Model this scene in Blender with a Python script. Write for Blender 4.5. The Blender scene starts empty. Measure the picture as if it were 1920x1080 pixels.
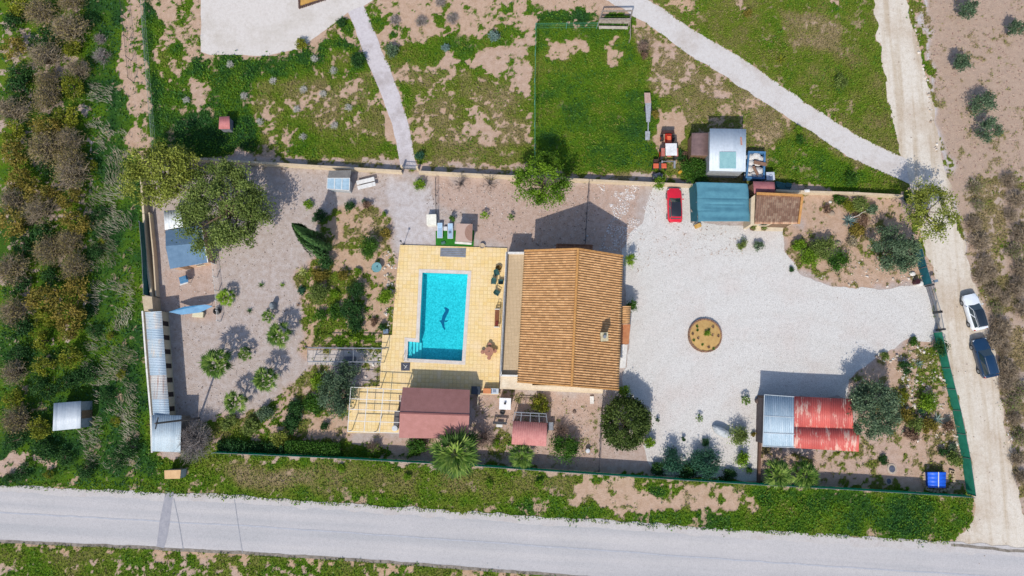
import bpy, bmesh, math, random
import numpy as np
from mathutils import Vector, Matrix
R = math.radians
# ---------------------------------------------------------------- camera, light
SC = bpy.context.scene
FPX, HCAM, TH = 1240.0, 78.2, R(7.35)
cam_d = bpy.data.cameras.new('camera'); cam = bpy.data.objects.new('camera', cam_d)
SC.collection.objects.link(cam); SC.camera = cam
cam_d.sensor_width = 36; cam_d.lens = 36*FPX/1920; cam_d.clip_end = 6000; cam_d.clip_start = 1
cam.location = (0, 0, HCAM); cam.rotation_euler = (TH, 0, 0)
SUN_EL, SHADOW_AZ = R(47), R(17.5)          # shadows fall 17.5 deg right of up
sd = Vector((math.sin(SHADOW_AZ)*math.cos(SUN_EL), math.cos(SHADOW_AZ)*math.cos(SUN_EL), -math.sin(SUN_EL)))
sun_d = bpy.data.lights.new('sun', 'SUN'); sun_d.energy = 3.5; sun_d.angle = R(0.6); sun_d.color = (1.0, .935, .83)
sun = bpy.data.objects.new('sun', sun_d); SC.collection.objects.link(sun)
sun.rotation_euler = sd.to_track_quat('-Z', 'Y').to_euler(); sun.location = (-20, -60, 70)
wd = bpy.data.worlds.new('World'); SC.world = wd; wd.use_nodes = True
wn = wd.node_tree.nodes; wl = wd.node_tree.links
sky = wn.new('ShaderNodeTexSky'); sky.sky_type = 'NISHITA'; sky.sun_disc = False
sky.sun_elevation = SUN_EL; sky.sun_rotation = math.pi + SHADOW_AZ
bg = wn['Background']; bg.inputs[1].default_value = 0.15; wl.new(sky.outputs[0], bg.inputs[0])
SC.view_settings.view_transform = 'Standard'; SC.view_settings.look = 'None'
SC.view_settings.exposure = 0.29; SC.view_settings.gamma = 1
random.seed(7); rng = np.random.default_rng(7)
C = SC.collection

def W(px, py, h=0.0):
    dx, dy = (px-960)/FPX, (540-py)/FPX
    y = dy*math.cos(TH)+math.sin(TH); z = dy*math.sin(TH)-math.cos(TH)
    t = (HCAM-h)/(-z)
    return Vector((dx*t, y*t, h))
def PX(x, y, z=0.0):       # numpy: world -> photo pixel
    vx = x; vy = y*math.cos(TH)+(z-HCAM)*math.sin(TH); vz = -y*math.sin(TH)+(z-HCAM)*math.cos(TH)
    return 960+FPX*vx/(-vz), 540-FPX*vy/(-vz)
def WL(pts, h=0.0): return [W(p[0], p[1], h) for p in pts]

# ---------------------------------------------------------------- noise
_lat = {}
def vn(x, y, s, seed):
    if seed not in _lat: _lat[seed] = np.random.default_rng(1000+seed).random((256, 256))
    L = _lat[seed]; u = np.asarray(x)/s+500; v = np.asarray(y)/s+500
    i = np.floor(u).astype(int); j = np.floor(v).astype(int); a = u-i; b = v-j
    a = a*a*(3-2*a); b = b*b*(3-2*b)
    i0, i1, j0, j1 = i % 256, (i+1) % 256, j % 256, (j+1) % 256
    return (L[i0, j0]*(1-a)+L[i1, j0]*a)*(1-b)+(L[i0, j1]*(1-a)+L[i1, j1]*a)*b
def uni(x, y, ss, seed):
    n = sum(w*(vn(x, y, s, seed+k)-.5) for k, (s, w) in enumerate(ss))
    sg = math.sqrt(sum(w*w for s, w in ss))*0.22
    return 1/(1+np.exp(-1.7*n/sg))
def pip(x, y, poly):
    ins = np.zeros(np.shape(x), bool); n = len(poly)
    for k in range(n):
        x1, y1 = poly[k][0], poly[k][1]; x2, y2 = poly[(k+1) % n][0], poly[(k+1) % n][1]
        if y1 == y2: continue
        c = ((y1 > y) != (y2 > y)) & (x < (x2-x1)*(y-y1)/(y2-y1)+x1)
        ins ^= c
    return ins

# ---------------------------------------------------------------- materials
def lin(c): return tuple(((v/255.)/12.92 if v <= 10 else ((v/255.+.055)/1.055)**2.4) for v in c)
def A(c, k=1.4): return tuple(v/k for v in lin(c))     # seen sunlit sRGB -> albedo
_m = {}
def nt(name):
    m = bpy.data.materials.new(name); m.use_nodes = True; n = m.node_tree.nodes
    return m, n, m.node_tree.links, n['Principled BSDF']
def ramp(n, l, src, stops, interp='LINEAR'):
    r = n.new('ShaderNodeValToRGB'); r.color_ramp.interpolation = interp
    el = r.color_ramp.elements
    while len(el) < len(stops): el.new(0.5)
    for e, (p, c) in zip(el, stops): e.position = p; e.color = (*c, 1)
    if src: l.new(src, r.inputs[0])
    return r
def noise(n, l, vec, scale, detail=4, rough=.6):
    t = n.new('ShaderNodeTexNoise'); t.inputs['Scale'].default_value = scale; t.inputs['Detail'].default_value = detail
    t.inputs['Roughness'].default_value = rough; l.new(vec, t.inputs['Vector']); return t
def mixc(n, l, f, a, b, bt='MIX'):
    m = n.new('ShaderNodeMix'); m.data_type = 'RGBA'; m.blend_type = bt
    if isinstance(f, (int, float)): m.inputs[0].default_value = f
    else: l.new(f, m.inputs[0])
    for s, k in ((a, 6), (b, 7)):
        if isinstance(s, tuple): m.inputs[k].default_value = (*s, 1)
        else: l.new(s, m.inputs[k])
    return m.outputs[2]
def bump(n, l, b, h, st, dist=.05):
    bp = n.new('ShaderNodeBump'); bp.inputs['Strength'].default_value = st; bp.inputs['Distance'].default_value = dist
    l.new(h, bp.inputs['Height']); l.new(bp.outputs[0], b.inputs['Normal'])
def mat(name, c, c2=None, scale=3., rough=.75, metal=0., bm=0., spec=.3, fine=None):
    """plain painted / weathered surface: two tones mixed by noise, plus a finer speckle"""
    if name in _m: return _m[name]
    m, n, l, b = nt(name); tc = n.new('ShaderNodeTexCoord').outputs['Object']
    if c2 is None: c2 = tuple(v*.78 for v in c)
    t1 = noise(n, l, tc, scale, 5, .65); t2 = noise(n, l, tc, fine or scale*9, 3, .7)
    r = ramp(n, l, t1.outputs[0], [(.36, c), (.66, c2)])
    r2 = ramp(n, l, t2.outputs[0], [(.3, (.8, .8, .8)), (.7, (1.12, 1.12, 1.12))])
    l.new(mixc(n, l, 1.0, r.outputs[0], r2.outputs[0], 'MULTIPLY'), b.inputs['Base Color'])
    b.inputs['Roughness'].default_value = rough; b.inputs['Metallic'].default_value = metal
    b.inputs['Specular IOR Level'].default_value = spec
    if bm: bump(n, l, b, t2.outputs[0], bm)
    _m[name] = m; return m
def leafmat(name, cs, trans=.18):
    if name in _m: return _m[name]
    m, n, l, b = nt(name)
    at = n.new('ShaderNodeAttribute'); at.attribute_name = 'tint'
    r = ramp(n, l, at.outputs['Fac'], [(i/(len(cs)-1), c) for i, c in enumerate(cs)])
    l.new(r.outputs[0], b.inputs['Base Color']); b.inputs['Roughness'].default_value = .6
    b.inputs['Specular IOR Level'].default_value = .18
    tr = n.new('ShaderNodeBsdfTranslucent'); l.new(r.outputs[0], tr.inputs[0])
    mx = n.new('ShaderNodeMixShader'); mx.inputs[0].default_value = trans
    l.new(b.outputs[0], mx.inputs[1]); l.new(tr.outputs[0], mx.inputs[2])
    l.new(mx.outputs[0], n['Material Output'].inputs[0]); _m[name] = m; return m
def tintmat(name, cs, rough=.85, scale=14., amt=.25):
    if name in _m: return _m[name]
    m, n, l, b = nt(name)
    at = n.new('ShaderNodeAttribute'); at.attribute_name = 'tint'
    r = ramp(n, l, at.outputs['Fac'], [(i/(len(cs)-1), c) for i, c in enumerate(cs)])
    t = noise(n, l, n.new('ShaderNodeTexCoord').outputs['Object'], scale, 4)
    r2 = ramp(n, l, t.outputs[0], [(.3, (1-amt,)*3), (.7, (1+amt,)*3)])
    l.new(mixc(n, l, 1., r.outputs[0], r2.outputs[0], 'MULTIPLY'), b.inputs['Base Color'])
    b.inputs['Roughness'].default_value = rough; _m[name] = m; return m

# ---------------------------------------------------------------- mesh building
def org(o):
    p = Vector((0, 0, 0))
    while o is not None: p = p+o.location; o = o.parent
    return p
def mesh_np(name, v, f, m, parent=None, tint=None, dom='POINT', smooth=False):
    """v (N,3), f (M,k) arrays -> one mesh object; world coordinates minus the parent's place"""
    v = np.asarray(v, np.float32).reshape(-1, 3)
    if parent is not None: v = v-np.array(org(parent), np.float32)
    f = np.asarray(f, np.int32); k = f.shape[1]
    me = bpy.data.meshes.new(name); me.vertices.add(len(v)); me.vertices.foreach_set('co', v.ravel())
    me.loops.add(f.size); me.loops.foreach_set('vertex_index', f.ravel())
    me.polygons.add(len(f)); me.polygons.foreach_set('loop_start', np.arange(0, f.size, k, dtype=np.int32))
    me.polygons.foreach_set('loop_total', np.full(len(f), k, np.int32))
    if smooth: me.polygons.foreach_set('use_smooth', np.ones(len(f), bool))
    me.update(calc_edges=True)
    if tint is not None:
        a = me.attributes.new('tint', 'FLOAT', dom); a.data.foreach_set('value', np.asarray(tint, np.float32).ravel())
    me.materials.append(m)
    o = bpy.data.objects.new(name, me); C.objects.link(o)
    if parent is not None: o.parent = parent
    return o
class MB:
    def __init__(s): s.v = []; s.f = []
    def add(s, vs, fs):
        o = len(s.v); s.v += [tuple(p) for p in vs]; s.f += [tuple(i+o for i in q) for q in fs]; return s
    def box(s, c, d, rz=0., taper=0.):
        x, y, z = d[0]/2, d[1]/2, d[2]/2; cs, sn = math.cos(rz), math.sin(rz); vs = []
        for k in (-1, 1):
            q = 1-taper if k > 0 else 1
            for (i, j) in ((-1, -1), (1, -1), (1, 1), (-1, 1)):
                a, b = i*x*q, j*y*q; vs.append((c[0]+a*cs-b*sn, c[1]+a*sn+b*cs, c[2]+k*z))
        return s.add(vs, [(3, 2, 1, 0), (4, 5, 6, 7), (0, 1, 5, 4), (1, 2, 6, 5), (2, 3, 7, 6), (3, 0, 4, 7)])
    def prism(s, poly, z0, z1):
        n = len(poly); a = sum(poly[i][0]*poly[(i+1) % n][1]-poly[(i+1) % n][0]*poly[i][1] for i in range(n))
        if a < 0: poly = poly[::-1]
        vs = [(p[0], p[1], z0) for p in poly]+[(p[0], p[1], z1) for p in poly]
        return s.add(vs, [tuple(range(n-1, -1, -1)), tuple(range(n, 2*n))]+[(i, (i+1) % n, n+(i+1) % n, n+i) for i in range(n)])
    def slab(s, q, t):      # thick quad: q = 4 top corners, thickness t downwards
        vs = [tuple(p) for p in q]+[(p[0], p[1], p[2]-t) for p in q]
        return s.add(vs, [(0, 1, 2, 3), (7, 6, 5, 4), (0, 4, 5, 1), (1, 5, 6, 2), (2, 6, 7, 3), (3, 7, 4, 0)])
    def bar(s, a, b, w, h=None):    # square bar between points
        a = Vector(a); b = Vector(b); d = (b-a); 
        if d.length < 1e-5: return s
        d.normalize(); u = d.cross(Vector((0, 0, 1)));
        if u.length < 1e-3: u = Vector((1, 0, 0))
        u.normalize(); v = u.cross(d); u = u*w/2; v = v*(h or w)/2
        vs = [p+i*u+j*v for p in (a, b) for (i, j) in ((-1, -1), (1, -1), (1, 1), (-1, 1))]
        return s.add(vs, [(3, 2, 1, 0), (4, 5, 6, 7), (0, 1, 5, 4), (1, 2, 6, 5), (2, 3, 7, 6), (3, 0, 4, 7)])
    def cyl(s, a, b, r0, r1=None, n=10):
        a = Vector(a); b = Vector(b); r1 = r0 if r1 is None else r1; d = (b-a).normalized()
        u = d.cross(Vector((0, 0, 1))); 
        if u.length < 1e-3: u = Vector((1, 0, 0))
        u.normalize(); v = u.cross(d); vs = []
        for p, r in ((a, r0), (b, r1)):
            for i in range(n):
                t = 2*math.pi*i/n; vs.append(p+u*r*math.cos(t)+v*r*math.sin(t))
        return s.add(vs, [tuple(range(n))[::-1], tuple(range(n, 2*n))]+[(i, (i+1) % n, n+(i+1) % n, n+i) for i in range(n)])
    def lathe(s, c, prof, n=20, sx=1., sy=1.):
        vs = []; m = len(prof)
        for r, z in prof:
            for i in range(n):
                t = 2*math.pi*i/n; vs.append((c[0]+r*math.cos(t)*sx, c[1]+r*math.sin(t)*sy, c[2]+z))
        fs = [(k*n+i, k*n+(i+1) % n, (k+1)*n+(i+1) % n, (k+1)*n+i) for k in range(m-1) for i in range(n)]
        return s.add(vs, fs+[tuple(range(n))[::-1], tuple(range((m-1)*n, m*n))])
    def build(s, name, m, parent=None, local=False, smooth=False, bevel=0.):
        me = bpy.data.meshes.new(name)
        o0 = Vector((0, 0, 0)) if (local or parent is None) else org(parent)
        me.from_pydata([(p[0]-o0[0], p[1]-o0[1], p[2]-o0[2]) for p in s.v], [], s.f); me.materials.append(m)
        if smooth: me.polygons.foreach_set('use_smooth', np.ones(len(me.polygons), bool))
        me.update(); o = bpy.data.objects.new(name, me); C.objects.link(o)
        if parent is not None: o.parent = parent
        if bevel:
            b = o.modifiers.new('bevel', 'BEVEL'); b.width = bevel; b.segments = 2; b.limit_method = 'ANGLE'
        return o
def tag(o, label=None, cat=None, group=None, kind=None):
    if label: o['label'] = label
    if cat: o['category'] = cat
    if group: o['group'] = group
    if kind: o['kind'] = kind
    return o
def T(name, label, cat, loc, group=None, rz=0.):
    o = bpy.data.objects.new(name, None); C.objects.link(o); o.location = loc; o.rotation_euler = (0, 0, rz)
    o.empty_display_size = .3
    return tag(o, label, cat, group)
def dup(root, loc, rz=0., sc=1., label=None, group=None, lean=(0, 0)):
    r = root.copy(); C.objects.link(r); r.location = loc; r.rotation_euler = (lean[0], lean[1], rz); r.scale = (sc,)*3 if not isinstance(sc, tuple) else sc
    if label: r['label'] = label
    if group: r['group'] = group
    for ch in list(root.children):
        c = ch.copy(); C.objects.link(c); c.parent = r
        for g in list(ch.children):
            d = g.copy(); C.objects.link(d); d.parent = c
    return r
def angle(a, b): return math.atan2(b[1]-a[1], b[0]-a[0])

# ---------------------------------------------------------------- ground attribute map
XS = np.concatenate([[-3000, -900, -300, -140, -95], np.arange(-72, 72.01, .17), [95, 140, 300, 900, 3000]])
YS = np.concatenate([[-3000, -900, -300, -130, -70], np.arange(-40, 56.01, .17), [80, 140, 300, 900, 3000]])
GX, GY = np.meshgrid(XS, YS, indexing='ij')
cx, cy = np.clip(GX, -80, 80), np.clip(GY, -45, 60)
gpx, gpy = PX(cx, cy)
wx = gpx+26*(vn(cx, cy, 2.2, 1)-.5)+10*(vn(cx, cy, .7, 2)-.5); wy = gpy+26*(vn(cx, cy, 2.2, 3)-.5)+10*(vn(cx, cy, .7, 4)-.5)
VEG = np.full(GX.shape, .7); TONE = np.full(GX.shape, .45); SOIL = np.full(GX.shape, .0)
# (polygon px, veg cover, tone 0 dry..1 deep, soil 0 tan .33 pink sand .66 gravel 1 brown field)
ZONES = [
 ([(-300,-200),(235,-200),(228,120),(240,260),(268,300),(276,560),(290,900),(320,915),(-300,905)], .93, .74, .1),
 ([(-300,850),(60,850),(110,862),(60,880),(-300,890)], .25, .6, .3),
 ([(226,-200),(262,-200),(268,100),(284,275),(240,262),(228,120)], .16, .5, .15),
 ([(264,-200),(1240,-200),(1240,20),(1010,300),(1003,328),(285,300),(268,100)], .16, .45, .12),
 ([(266,-200),(300,-200),(296,40),(292,100),(310,160),(330,200),(288,292),(276,200)], .93, .85, .1),
 ([(320,85),(345,82),(355,120),(330,118)], .9, .8, .1), ([(305,105),(318,105),(330,160),(322,170)], .9, .6, .1),
 ([(368,98),(500,112),(560,88),(600,80),(650,78),(690,92),(688,150),(640,150),(560,150),(480,200),(480,300),(285,300),(285,165),(340,150),(370,140)], .9, .72, .1),
 ([(285,215),(480,215),(560,240),(560,292),(285,292)], .97, .92, .1),
 ([(365,150),(400,165),(390,190),(360,215)], .15, .4, .2),
 ([(480,150),(600,142),(690,135),(715,200),(750,300),(480,285)], .74, .3, .15),
 ([(560,235),(750,262),(752,300),(540,296)], .93, .45, .1),
 ([(600,100),(660,95),(660,130),(600,140)], .85, .3, .1),
 ([(716,80),(800,84),(870,60),(950,48),(985,62),(955,92),(880,106),(872,140),(838,112),(735,135)], .97, .5, .1),
 ([(738,130),(840,135),(1002,120),(1002,312),(780,302),(760,200)], .7, .22, .15),
 ([(880,100),(960,82),(1002,70),(1002,190),(940,150),(885,120)], .1, .4, .2),
 ([(820,100),(862,105),(870,125),(830,130)], .1, .3, .2),
 ([(770,270),(1002,270),(1002,312),(780,304)], .93, .35, .1),
 ([(860,215),(920,210),(930,260),(870,265)], .2, .3, .2),
 ([(1010,20),(1190,18),(1190,48),(1004,48)], .7, .75, .1),
 ([(1003,44),(1190,48),(1232,115),(1240,340),(1003,332)], .99, .57, .1),
 ([(1190,50),(1300,95),(1700,350),(1700,372),(1240,345),(1225,150)], .86, .18, .12),
 ([(1190,40),(1260,80),(1360,150),(1370,200),(1290,190),(1225,150)], .66, .06, .25),
 ([(1400,200),(1500,255),(1690,345),(1700,366),(1440,366),(1440,250)], .97, .55, .1),
 ([(1400,180),(1440,205),(1470,230),(1440,290),(1400,240)], .8, .05, .1),
 ([(1236,205),(1275,210),(1280,250),(1262,300),(1225,290)], .05, .2, .1),
 ([(1240,-200),(1640,-200),(1650,100),(1692,295),(1640,275),(1500,190),(1380,100),(1300,50)], .95, .36, .12),
 ([(1450,20),(1560,30),(1590,110),(1480,90)], .9, .1, .3),
 ([(1370,-60),(1395,-60),(1400,12),(1370,8)], .1, .3, .2), ([(1535,-10),(1580,-10),(1570,12),(1540,15)], .2, .3, .2),
 ([(1692,-200),(2300,-200),(2300,1200),(1960,1200),(1860,760),(1800,430),(1760,250)], .04, .1, 1.),
 ([(1700,-200),(1712,-200),(1750,200),(1790,330),(1778,330),(1742,200)], .5, .3, .8),
 ([(1812,330),(1990,330),(1990,1000),(1935,1000),(1905,900),(1870,700),(1830,500)], .55, .02, .95),
 ([(1872,330),(1890,330),(1905,480),(1925,600),(1905,600),(1885,480)], .1, .02, 1.),
 ([(-300,-200),(165,-200),(170,640),(-300,660)], .8, .62, .95),
 # inside the walls
 ([(268,300),(480,300),(760,316),(1240,342),(1700,362),(1748,530),(1760,620),(1832,932),(1200,892),(400,852),(300,850),(272,560)], .0, .4, .62),
 ([(800,335),(1210,345),(1200,400),(1180,480),(960,480),(960,462),(890,455),(885,400),(800,400)], .0, .3, .36),
 ([(735,340),(815,345),(815,462),(755,462),(730,400)], .0, .3, .76),
 ([(300,505),(405,495),(415,600),(300,590)], .0, .3, .4),
 ([(880,735),(1128,742),(1126,890),(700,862),(700,815),(880,820)], .04, .4, .33),
 ([(1125,800),(1235,845),(1240,890),(1124,885)], .0, .4, .45),
 ([(925,800),(975,800),(975,850),(930,850)], .4, .3, .3),
 ([(592,402),(640,386),(700,388),(738,440),(745,640),(716,700),(655,712),(606,700),(562,640),(560,520),(600,470)], .42, .3, .05),
 ([(562,500),(620,480),(640,520),(700,540),(690,640),(575,640),(560,580)], .62, .42, .05),
 ([(583,620),(716,622),(716,650),(583,650)], .8, .5, .1),
 ([(640,655),(716,685),(716,735),(655,725),(600,690)], .12, .3, .55),
 ([(600,690),(655,720),(652,850),(400,852),(345,830),(380,790),(460,780),(520,752),(580,705)], .62, .35, .2),
 ([(585,780),(655,790),(652,825),(560,830)], .15, .3, .1),
 ([(430,822),(640,826),(800,850),(790,862),(400,850)], .85, .6, .2),
 ([(1506,362),(1692,366),(1748,532),(1660,540),(1560,536),(1502,512),(1470,468),(1468,428),(1500,425)], .16, .2, .12),
 ([(1580,710),(1640,668),(1712,640),(1757,640),(1832,932),(1425,905),(1425,846),(1610,846),(1610,760)], .3, .2, .18),
 ([(1610,800),(1680,800),(1700,900),(1425,905),(1425,850),(1600,850)], .18, .15, .28),
 ([(1425,846),(1530,846),(1530,880),(1425,880)], .5, .2, .2),
 # verge towards the road
 ([(300,852),(420,852),(1200,894),(1832,938),(1822,985),(1780,1024),(1200,990),(-300,910),(-300,905),(290,900)], .88, .55, .15),
 ([(430,862),(1080,895),(1090,925),(960,938),(700,930),(430,908)], .93, .24, .15),
 ([(1080,903),(1100,898),(1250,908),(1392,918),(1385,958),(1300,968),(1175,962),(1120,938),(1072,950)], .06, .2, .12),
 ([(1395,940),(1500,945),(1532,955),(1520,970),(1410,965)], .08, .2, .12),
 ([(1400,920),(1815,945),(1800,1010),(1450,985)], .97, .7, .15),
 ([(-300,1000),(2300,1200),(2300,1400),(-300,1400)], .9, .36, .2),
 ([(-300,1045),(500,1052),(700,1075),(700,1400),(-300,1400)], .75, .5, .3),
]
ZONES += [([(430,284),(600,292),(760,302),(760,318),(600,308),(430,302)], .35, .0, .5), ([(783,301),(960,316),(1120,322),(1232,326),(1232,342),(960,330),(783,320)], .45, .05, .5)]
ZONES += [([(x-w,y-h),(x+w,y-h*.6),(x+w*.8,y+h),(x-w*.8,y+h*.8)], .12, .3, .1) for x, y, w, h in [(a_, b_, c_*1.35+1, d_*1.35+1) for a_, b_, c_, d_ in
  ((1036,86,9,8),(1058,88,9,7),(1083,82,8,7),(1050,104,16,4),(1098,90,4,8),(1136,92,7,9),(1152,108,10,9),(1165,98,7,6),(1147,80,6,3),(1090,101,12,3),(1025,101,8,3))]]
# loose green clumps on the bare ground north of the wall
ZONES += [([(x-w,y-h),(x+w*.7,y-h),(x+w,y+h*.7),(x-w*.7,y+h)], .98, t, .1) for x, y, w, h, t in
  ((711,40,11,12,.55),(740,55,7,9,.75),(812,38,13,12,.55),(829,102,9,12,.5),(750,8,8,8,.7),(825,12,9,9,.6),(945,12,9,10,.5),(720,75,7,7,.55),(838,58,8,6,.55),(760,200,12,40,.6),(783,165,10,12,.45),(655,45,9,14,.8),(310,5,6,7,.6),(308,22,7,6,.6),(348,5,7,6,.8),(300,50,12,12,.6),(302,80,8,14,.6),(995,8,16,14,.6),(1075,6,7,6,.7),(1100,30,16,10,.7),(1036,28,26,12,.75),(1236,930,14,13,.8),(1265,928,9,7,.7),(1330,938,10,7,.7),(1354,942,9,6,.7),(1415,928,10,8,.8),(1210,910,8,4,.5),(1160,922,12,6,.4),(1560,12,14,9,.7),(908,230,18,7,.6),(888,140,8,14,.55))]
ENV = np.zeros(GX.shape, bool)
for poly, v, t, s in ZONES:
    m_ = pip(wx, wy, poly); VEG[m_] = v; TONE[m_] = t; SOIL[m_] = s
def blur(a, k):
    for _ in range(k):
        a = a.copy(); a[1:-1, :] = (a[:-2, :]+2*a[1:-1, :]+a[2:, :])/4; a[:, 1:-1] = (a[:, :-2]+2*a[:, 1:-1]+a[:, 2:])/4
    return a
VEG = blur(VEG, 2); TONE = blur(TONE, 10)+.26*(vn(cx, cy, 1.7, 21)-.5)+.22*(vn(cx, cy, 5.5, 22)-.5); SOIL = blur(SOIL, 5)
NN = uni(cx, cy, ((2.2, .75), (.95, .9), (.42, 1.), (.2, .8)), 10)
MASK = np.clip((VEG-NN)/.34+.5, 0, 1)*(VEG > .015)
# hide-and-seek: no vegetation inside paved outlines (filled in below)
PAVED = []
# ---------------------------------------------------------------- outlines of the laid surfaces (photo pixels)
DRIVE = [(1168,470),(1182,440),(1205,420),(1212,385),(1228,347),(1300,342),(1306,415),(1410,425),(1467,428),(1471,470),(1500,512),(1530,527),(1562,537),(1650,541),(1738,532),(1760,620),(1742,640),(1722,640),(1708,632),(1690,645),(1660,662),(1620,690),(1590,712),(1590,745),(1432,745),(1424,745),(1423,905),(1330,895),(1230,889),(1216,870),(1210,838),(1224,800),(1216,760),(1165,738),(1180,640)]
TRACK = [(1580,-260),(1637,0),(1648,80),(1664,170),(1682,270),(1700,330),(1725,430),(1748,500),(1757,600),(1790,720),(1815,830),(1832,930),(1822,975),(1800,1000),(1788,1022),(1800,1080),(2100,1080),(1950,1010),(1920,960),(1900,880),(1880,760),(1862,640),(1830,540),(1800,430),(1780,340),(1762,270),(1745,180),(1725,90),(1700,0),(1660,-260)]
PATHNE = [(1000,-120),(1135,0),(1200,35),(1290,100),(1400,170),(1500,235),(1600,300),(1680,333),(1704,345),(1700,300),(1680,290),(1600,250),(1500,185),(1400,115),(1300,55),(1215,0),(1100,-120)]
FOOTP = [(652,22),(668,60),(683,105),(712,170),(735,230),(748,290),(752,316),(782,316),(778,300),(768,240),(750,180),(728,120),(716,95),(708,72),(694,42),(682,12)]
PAD = [(377,-200),(377,97),(395,103),(500,105),(560,92),(602,62),(652,24),(682,12),(700,0),(740,-200)]
ROAD = [(-900,860),(0,912),(110,917),(350,929),(480,935),(700,951),(960,968),(1240,987),(1440,999),(1790,1020),(1920,1030),(2800,1090),(2800,1190),(1920,1130),(1440,1104),(1100,1083),(960,1072),(720,1053),(480,1038),(240,1025),(0,1015),(-900,960)]
DECK = [(750,459),(951,465),(943,560),(936,706),(936,740),(748,740),(748,812),(652,812),(658,726),(712,724),(717,628),(735,628),(741,545)]
POOL = [(792,511),(877,514),(866,677),(764,672),(765,640),(786,642)]
def dense(poly, step, amp, s=1.4, seed=31):
    w = WL(poly) if not isinstance(poly[0], Vector) else poly; out = []
    for i in range(len(w)):
        a, b = w[i], w[(i+1) % len(w)]; n = max(1, int((b-a).length/step))
        for k in range(n):
            p = a.lerp(b, k/n)
            if amp:
                p = p+Vector((float(vn(p.x, p.y, s, seed)-.5)*2*amp+float(vn(p.x, p.y, .45, seed+1)-.5)*amp, float(vn(p.x, p.y, s, seed+2)-.5)*2*amp+float(vn(p.x, p.y, .45, seed+3)-.5)*amp, 0))
            out.append(p)
    return out
def tri_sheet(name, poly, z, m, holes=()):
    from mathutils.geometry import tessellate_polygon
    loops = [[Vector((p[0], p[1], 0)) for p in poly]]+[[Vector((p[0], p[1], 0)) for p in h] for h in holes]
    allp = [p for lp in loops for p in lp]; fs = tessellate_polygon(loops)
    me = bpy.data.meshes.new(name); fs2 = []
    for f in fs:
        a, b, c = (allp[i] for i in f); fs2.append(f if (b-a).cross(c-a).z > 0 else (f[0], f[2], f[1]))
    me.from_pydata([(p.x, p.y, z) for p in allp], [], fs2); me.materials.append(m)
    o = bpy.data.objects.new(name, me); C.objects.link(o); return o
LAID = {k: dense(p, .35, a, seed=31+7*i) for i, (k, p, a) in enumerate((('drive', DRIVE, .22), ('track', TRACK, .3), ('pathne', PATHNE, .16), ('footp', FOOTP, .07), ('pad', PAD, .08), ('road', ROAD, .1)))}
for k, poly in list(LAID.items())+[('deck', WL(DECK))]:
    b = pip(GX, GY, [(p[0], p[1]) for p in poly]); MASK[b] = 0
out_ = (np.abs(GX) > 85) | (GY > 70) | (GY < -60); MASK[out_] = .55; TONE[out_] = .2
# weeds creeping at the edges of the white drive
def sample(A_, x, y):
    i = np.clip(np.searchsorted(XS, x), 1, len(XS)-1); j = np.clip(np.searchsorted(YS, y), 1, len(YS)-1); return A_[i, j]

# ground sheet ------------------------------------------------------------------
m, n, l, b = nt('soil_and_grass')
at = n.new('ShaderNodeAttribute'); at.attribute_name = 'zone'
sp = n.new('ShaderNodeSeparateColor'); l.new(at.outputs['Color'], sp.inputs[0])
tc = n.new('ShaderNodeTexCoord').outputs['Object']
big = noise(n, l, tc, .25, 4); mid = noise(n, l, tc, 1.6, 5, .65); fine = noise(n, l, tc, 9., 4, .75); grit = noise(n, l, tc, 26., 2, .8)
ad = n.new('ShaderNodeMath'); ad.operation = 'MULTIPLY_ADD'; ad.inputs[1].default_value = .22; l.new(mid.outputs[0], ad.inputs[0])
sb = n.new('ShaderNodeMath'); sb.operation = 'SUBTRACT'; sb.inputs[1].default_value = .11; l.new(sp.outputs[2], sb.inputs[0]); l.new(sb.outputs[0], ad.inputs[2])
soil = ramp(n, l, ad.outputs[0], [(0, A((212,180,152))), (.33, A((208,182,168))), (.62, A((203,190,184))), (.78, A((216,210,211))), (1, A((198,174,156)))])
spk = ramp(n, l, fine.outputs[0], [(.25, (.62, .6, .58)), (.48, (.96, .96, .96)), (.75, (1.16, 1.15, 1.14))])
spg = ramp(n, l, grit.outputs[0], [(.3, (.74, .72, .7)), (.55, (1.02, 1.02, 1.02)), (.8, (1.2, 1.2, 1.2))])
blot = ramp(n, l, mid.outputs[0], [(.3, (.84, .8, .76)), (.6, (1.04, 1.04, 1.04))])
s1 = mixc(n, l, 1., soil.outputs[0], spk.outputs[0], 'MULTIPLY'); s1 = mixc(n, l, .8, s1, spg.outputs[0], 'MULTIPLY'); s1 = mixc(n, l, 1., s1, blot.outputs[0], 'MULTIPLY')
ad2 = n.new('ShaderNodeMath'); ad2.operation = 'MULTIPLY_ADD'; ad2.inputs[1].default_value = .7; l.new(big.outputs[0], ad2.inputs[0])
sb2 = n.new('ShaderNodeMath'); sb2.operation = 'SUBTRACT'; sb2.inputs[1].default_value = .35; l.new(sp.outputs[1], sb2.inputs[0]); l.new(sb2.outputs[0], ad2.inputs[2])
grs = ramp(n, l, ad2.outputs[0], [(0, (.26, .2, .12)), (.18, (.18, .16, .06)), (.36, (.115, .15, .02)), (.55, (.07, .14, .007)), (.8, (.022, .07, .012)), (1, (.014, .045, .014))])
gsp = ramp(n, l, fine.outputs[0], [(.28, (.3, .3, .3)), (.5, (.95, .95, .95)), (.72, (1.7, 1.6, 1.3))])
g1 = mixc(n, l, 1., grs.outputs[0], gsp.outputs[0], 'MULTIPLY')
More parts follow.
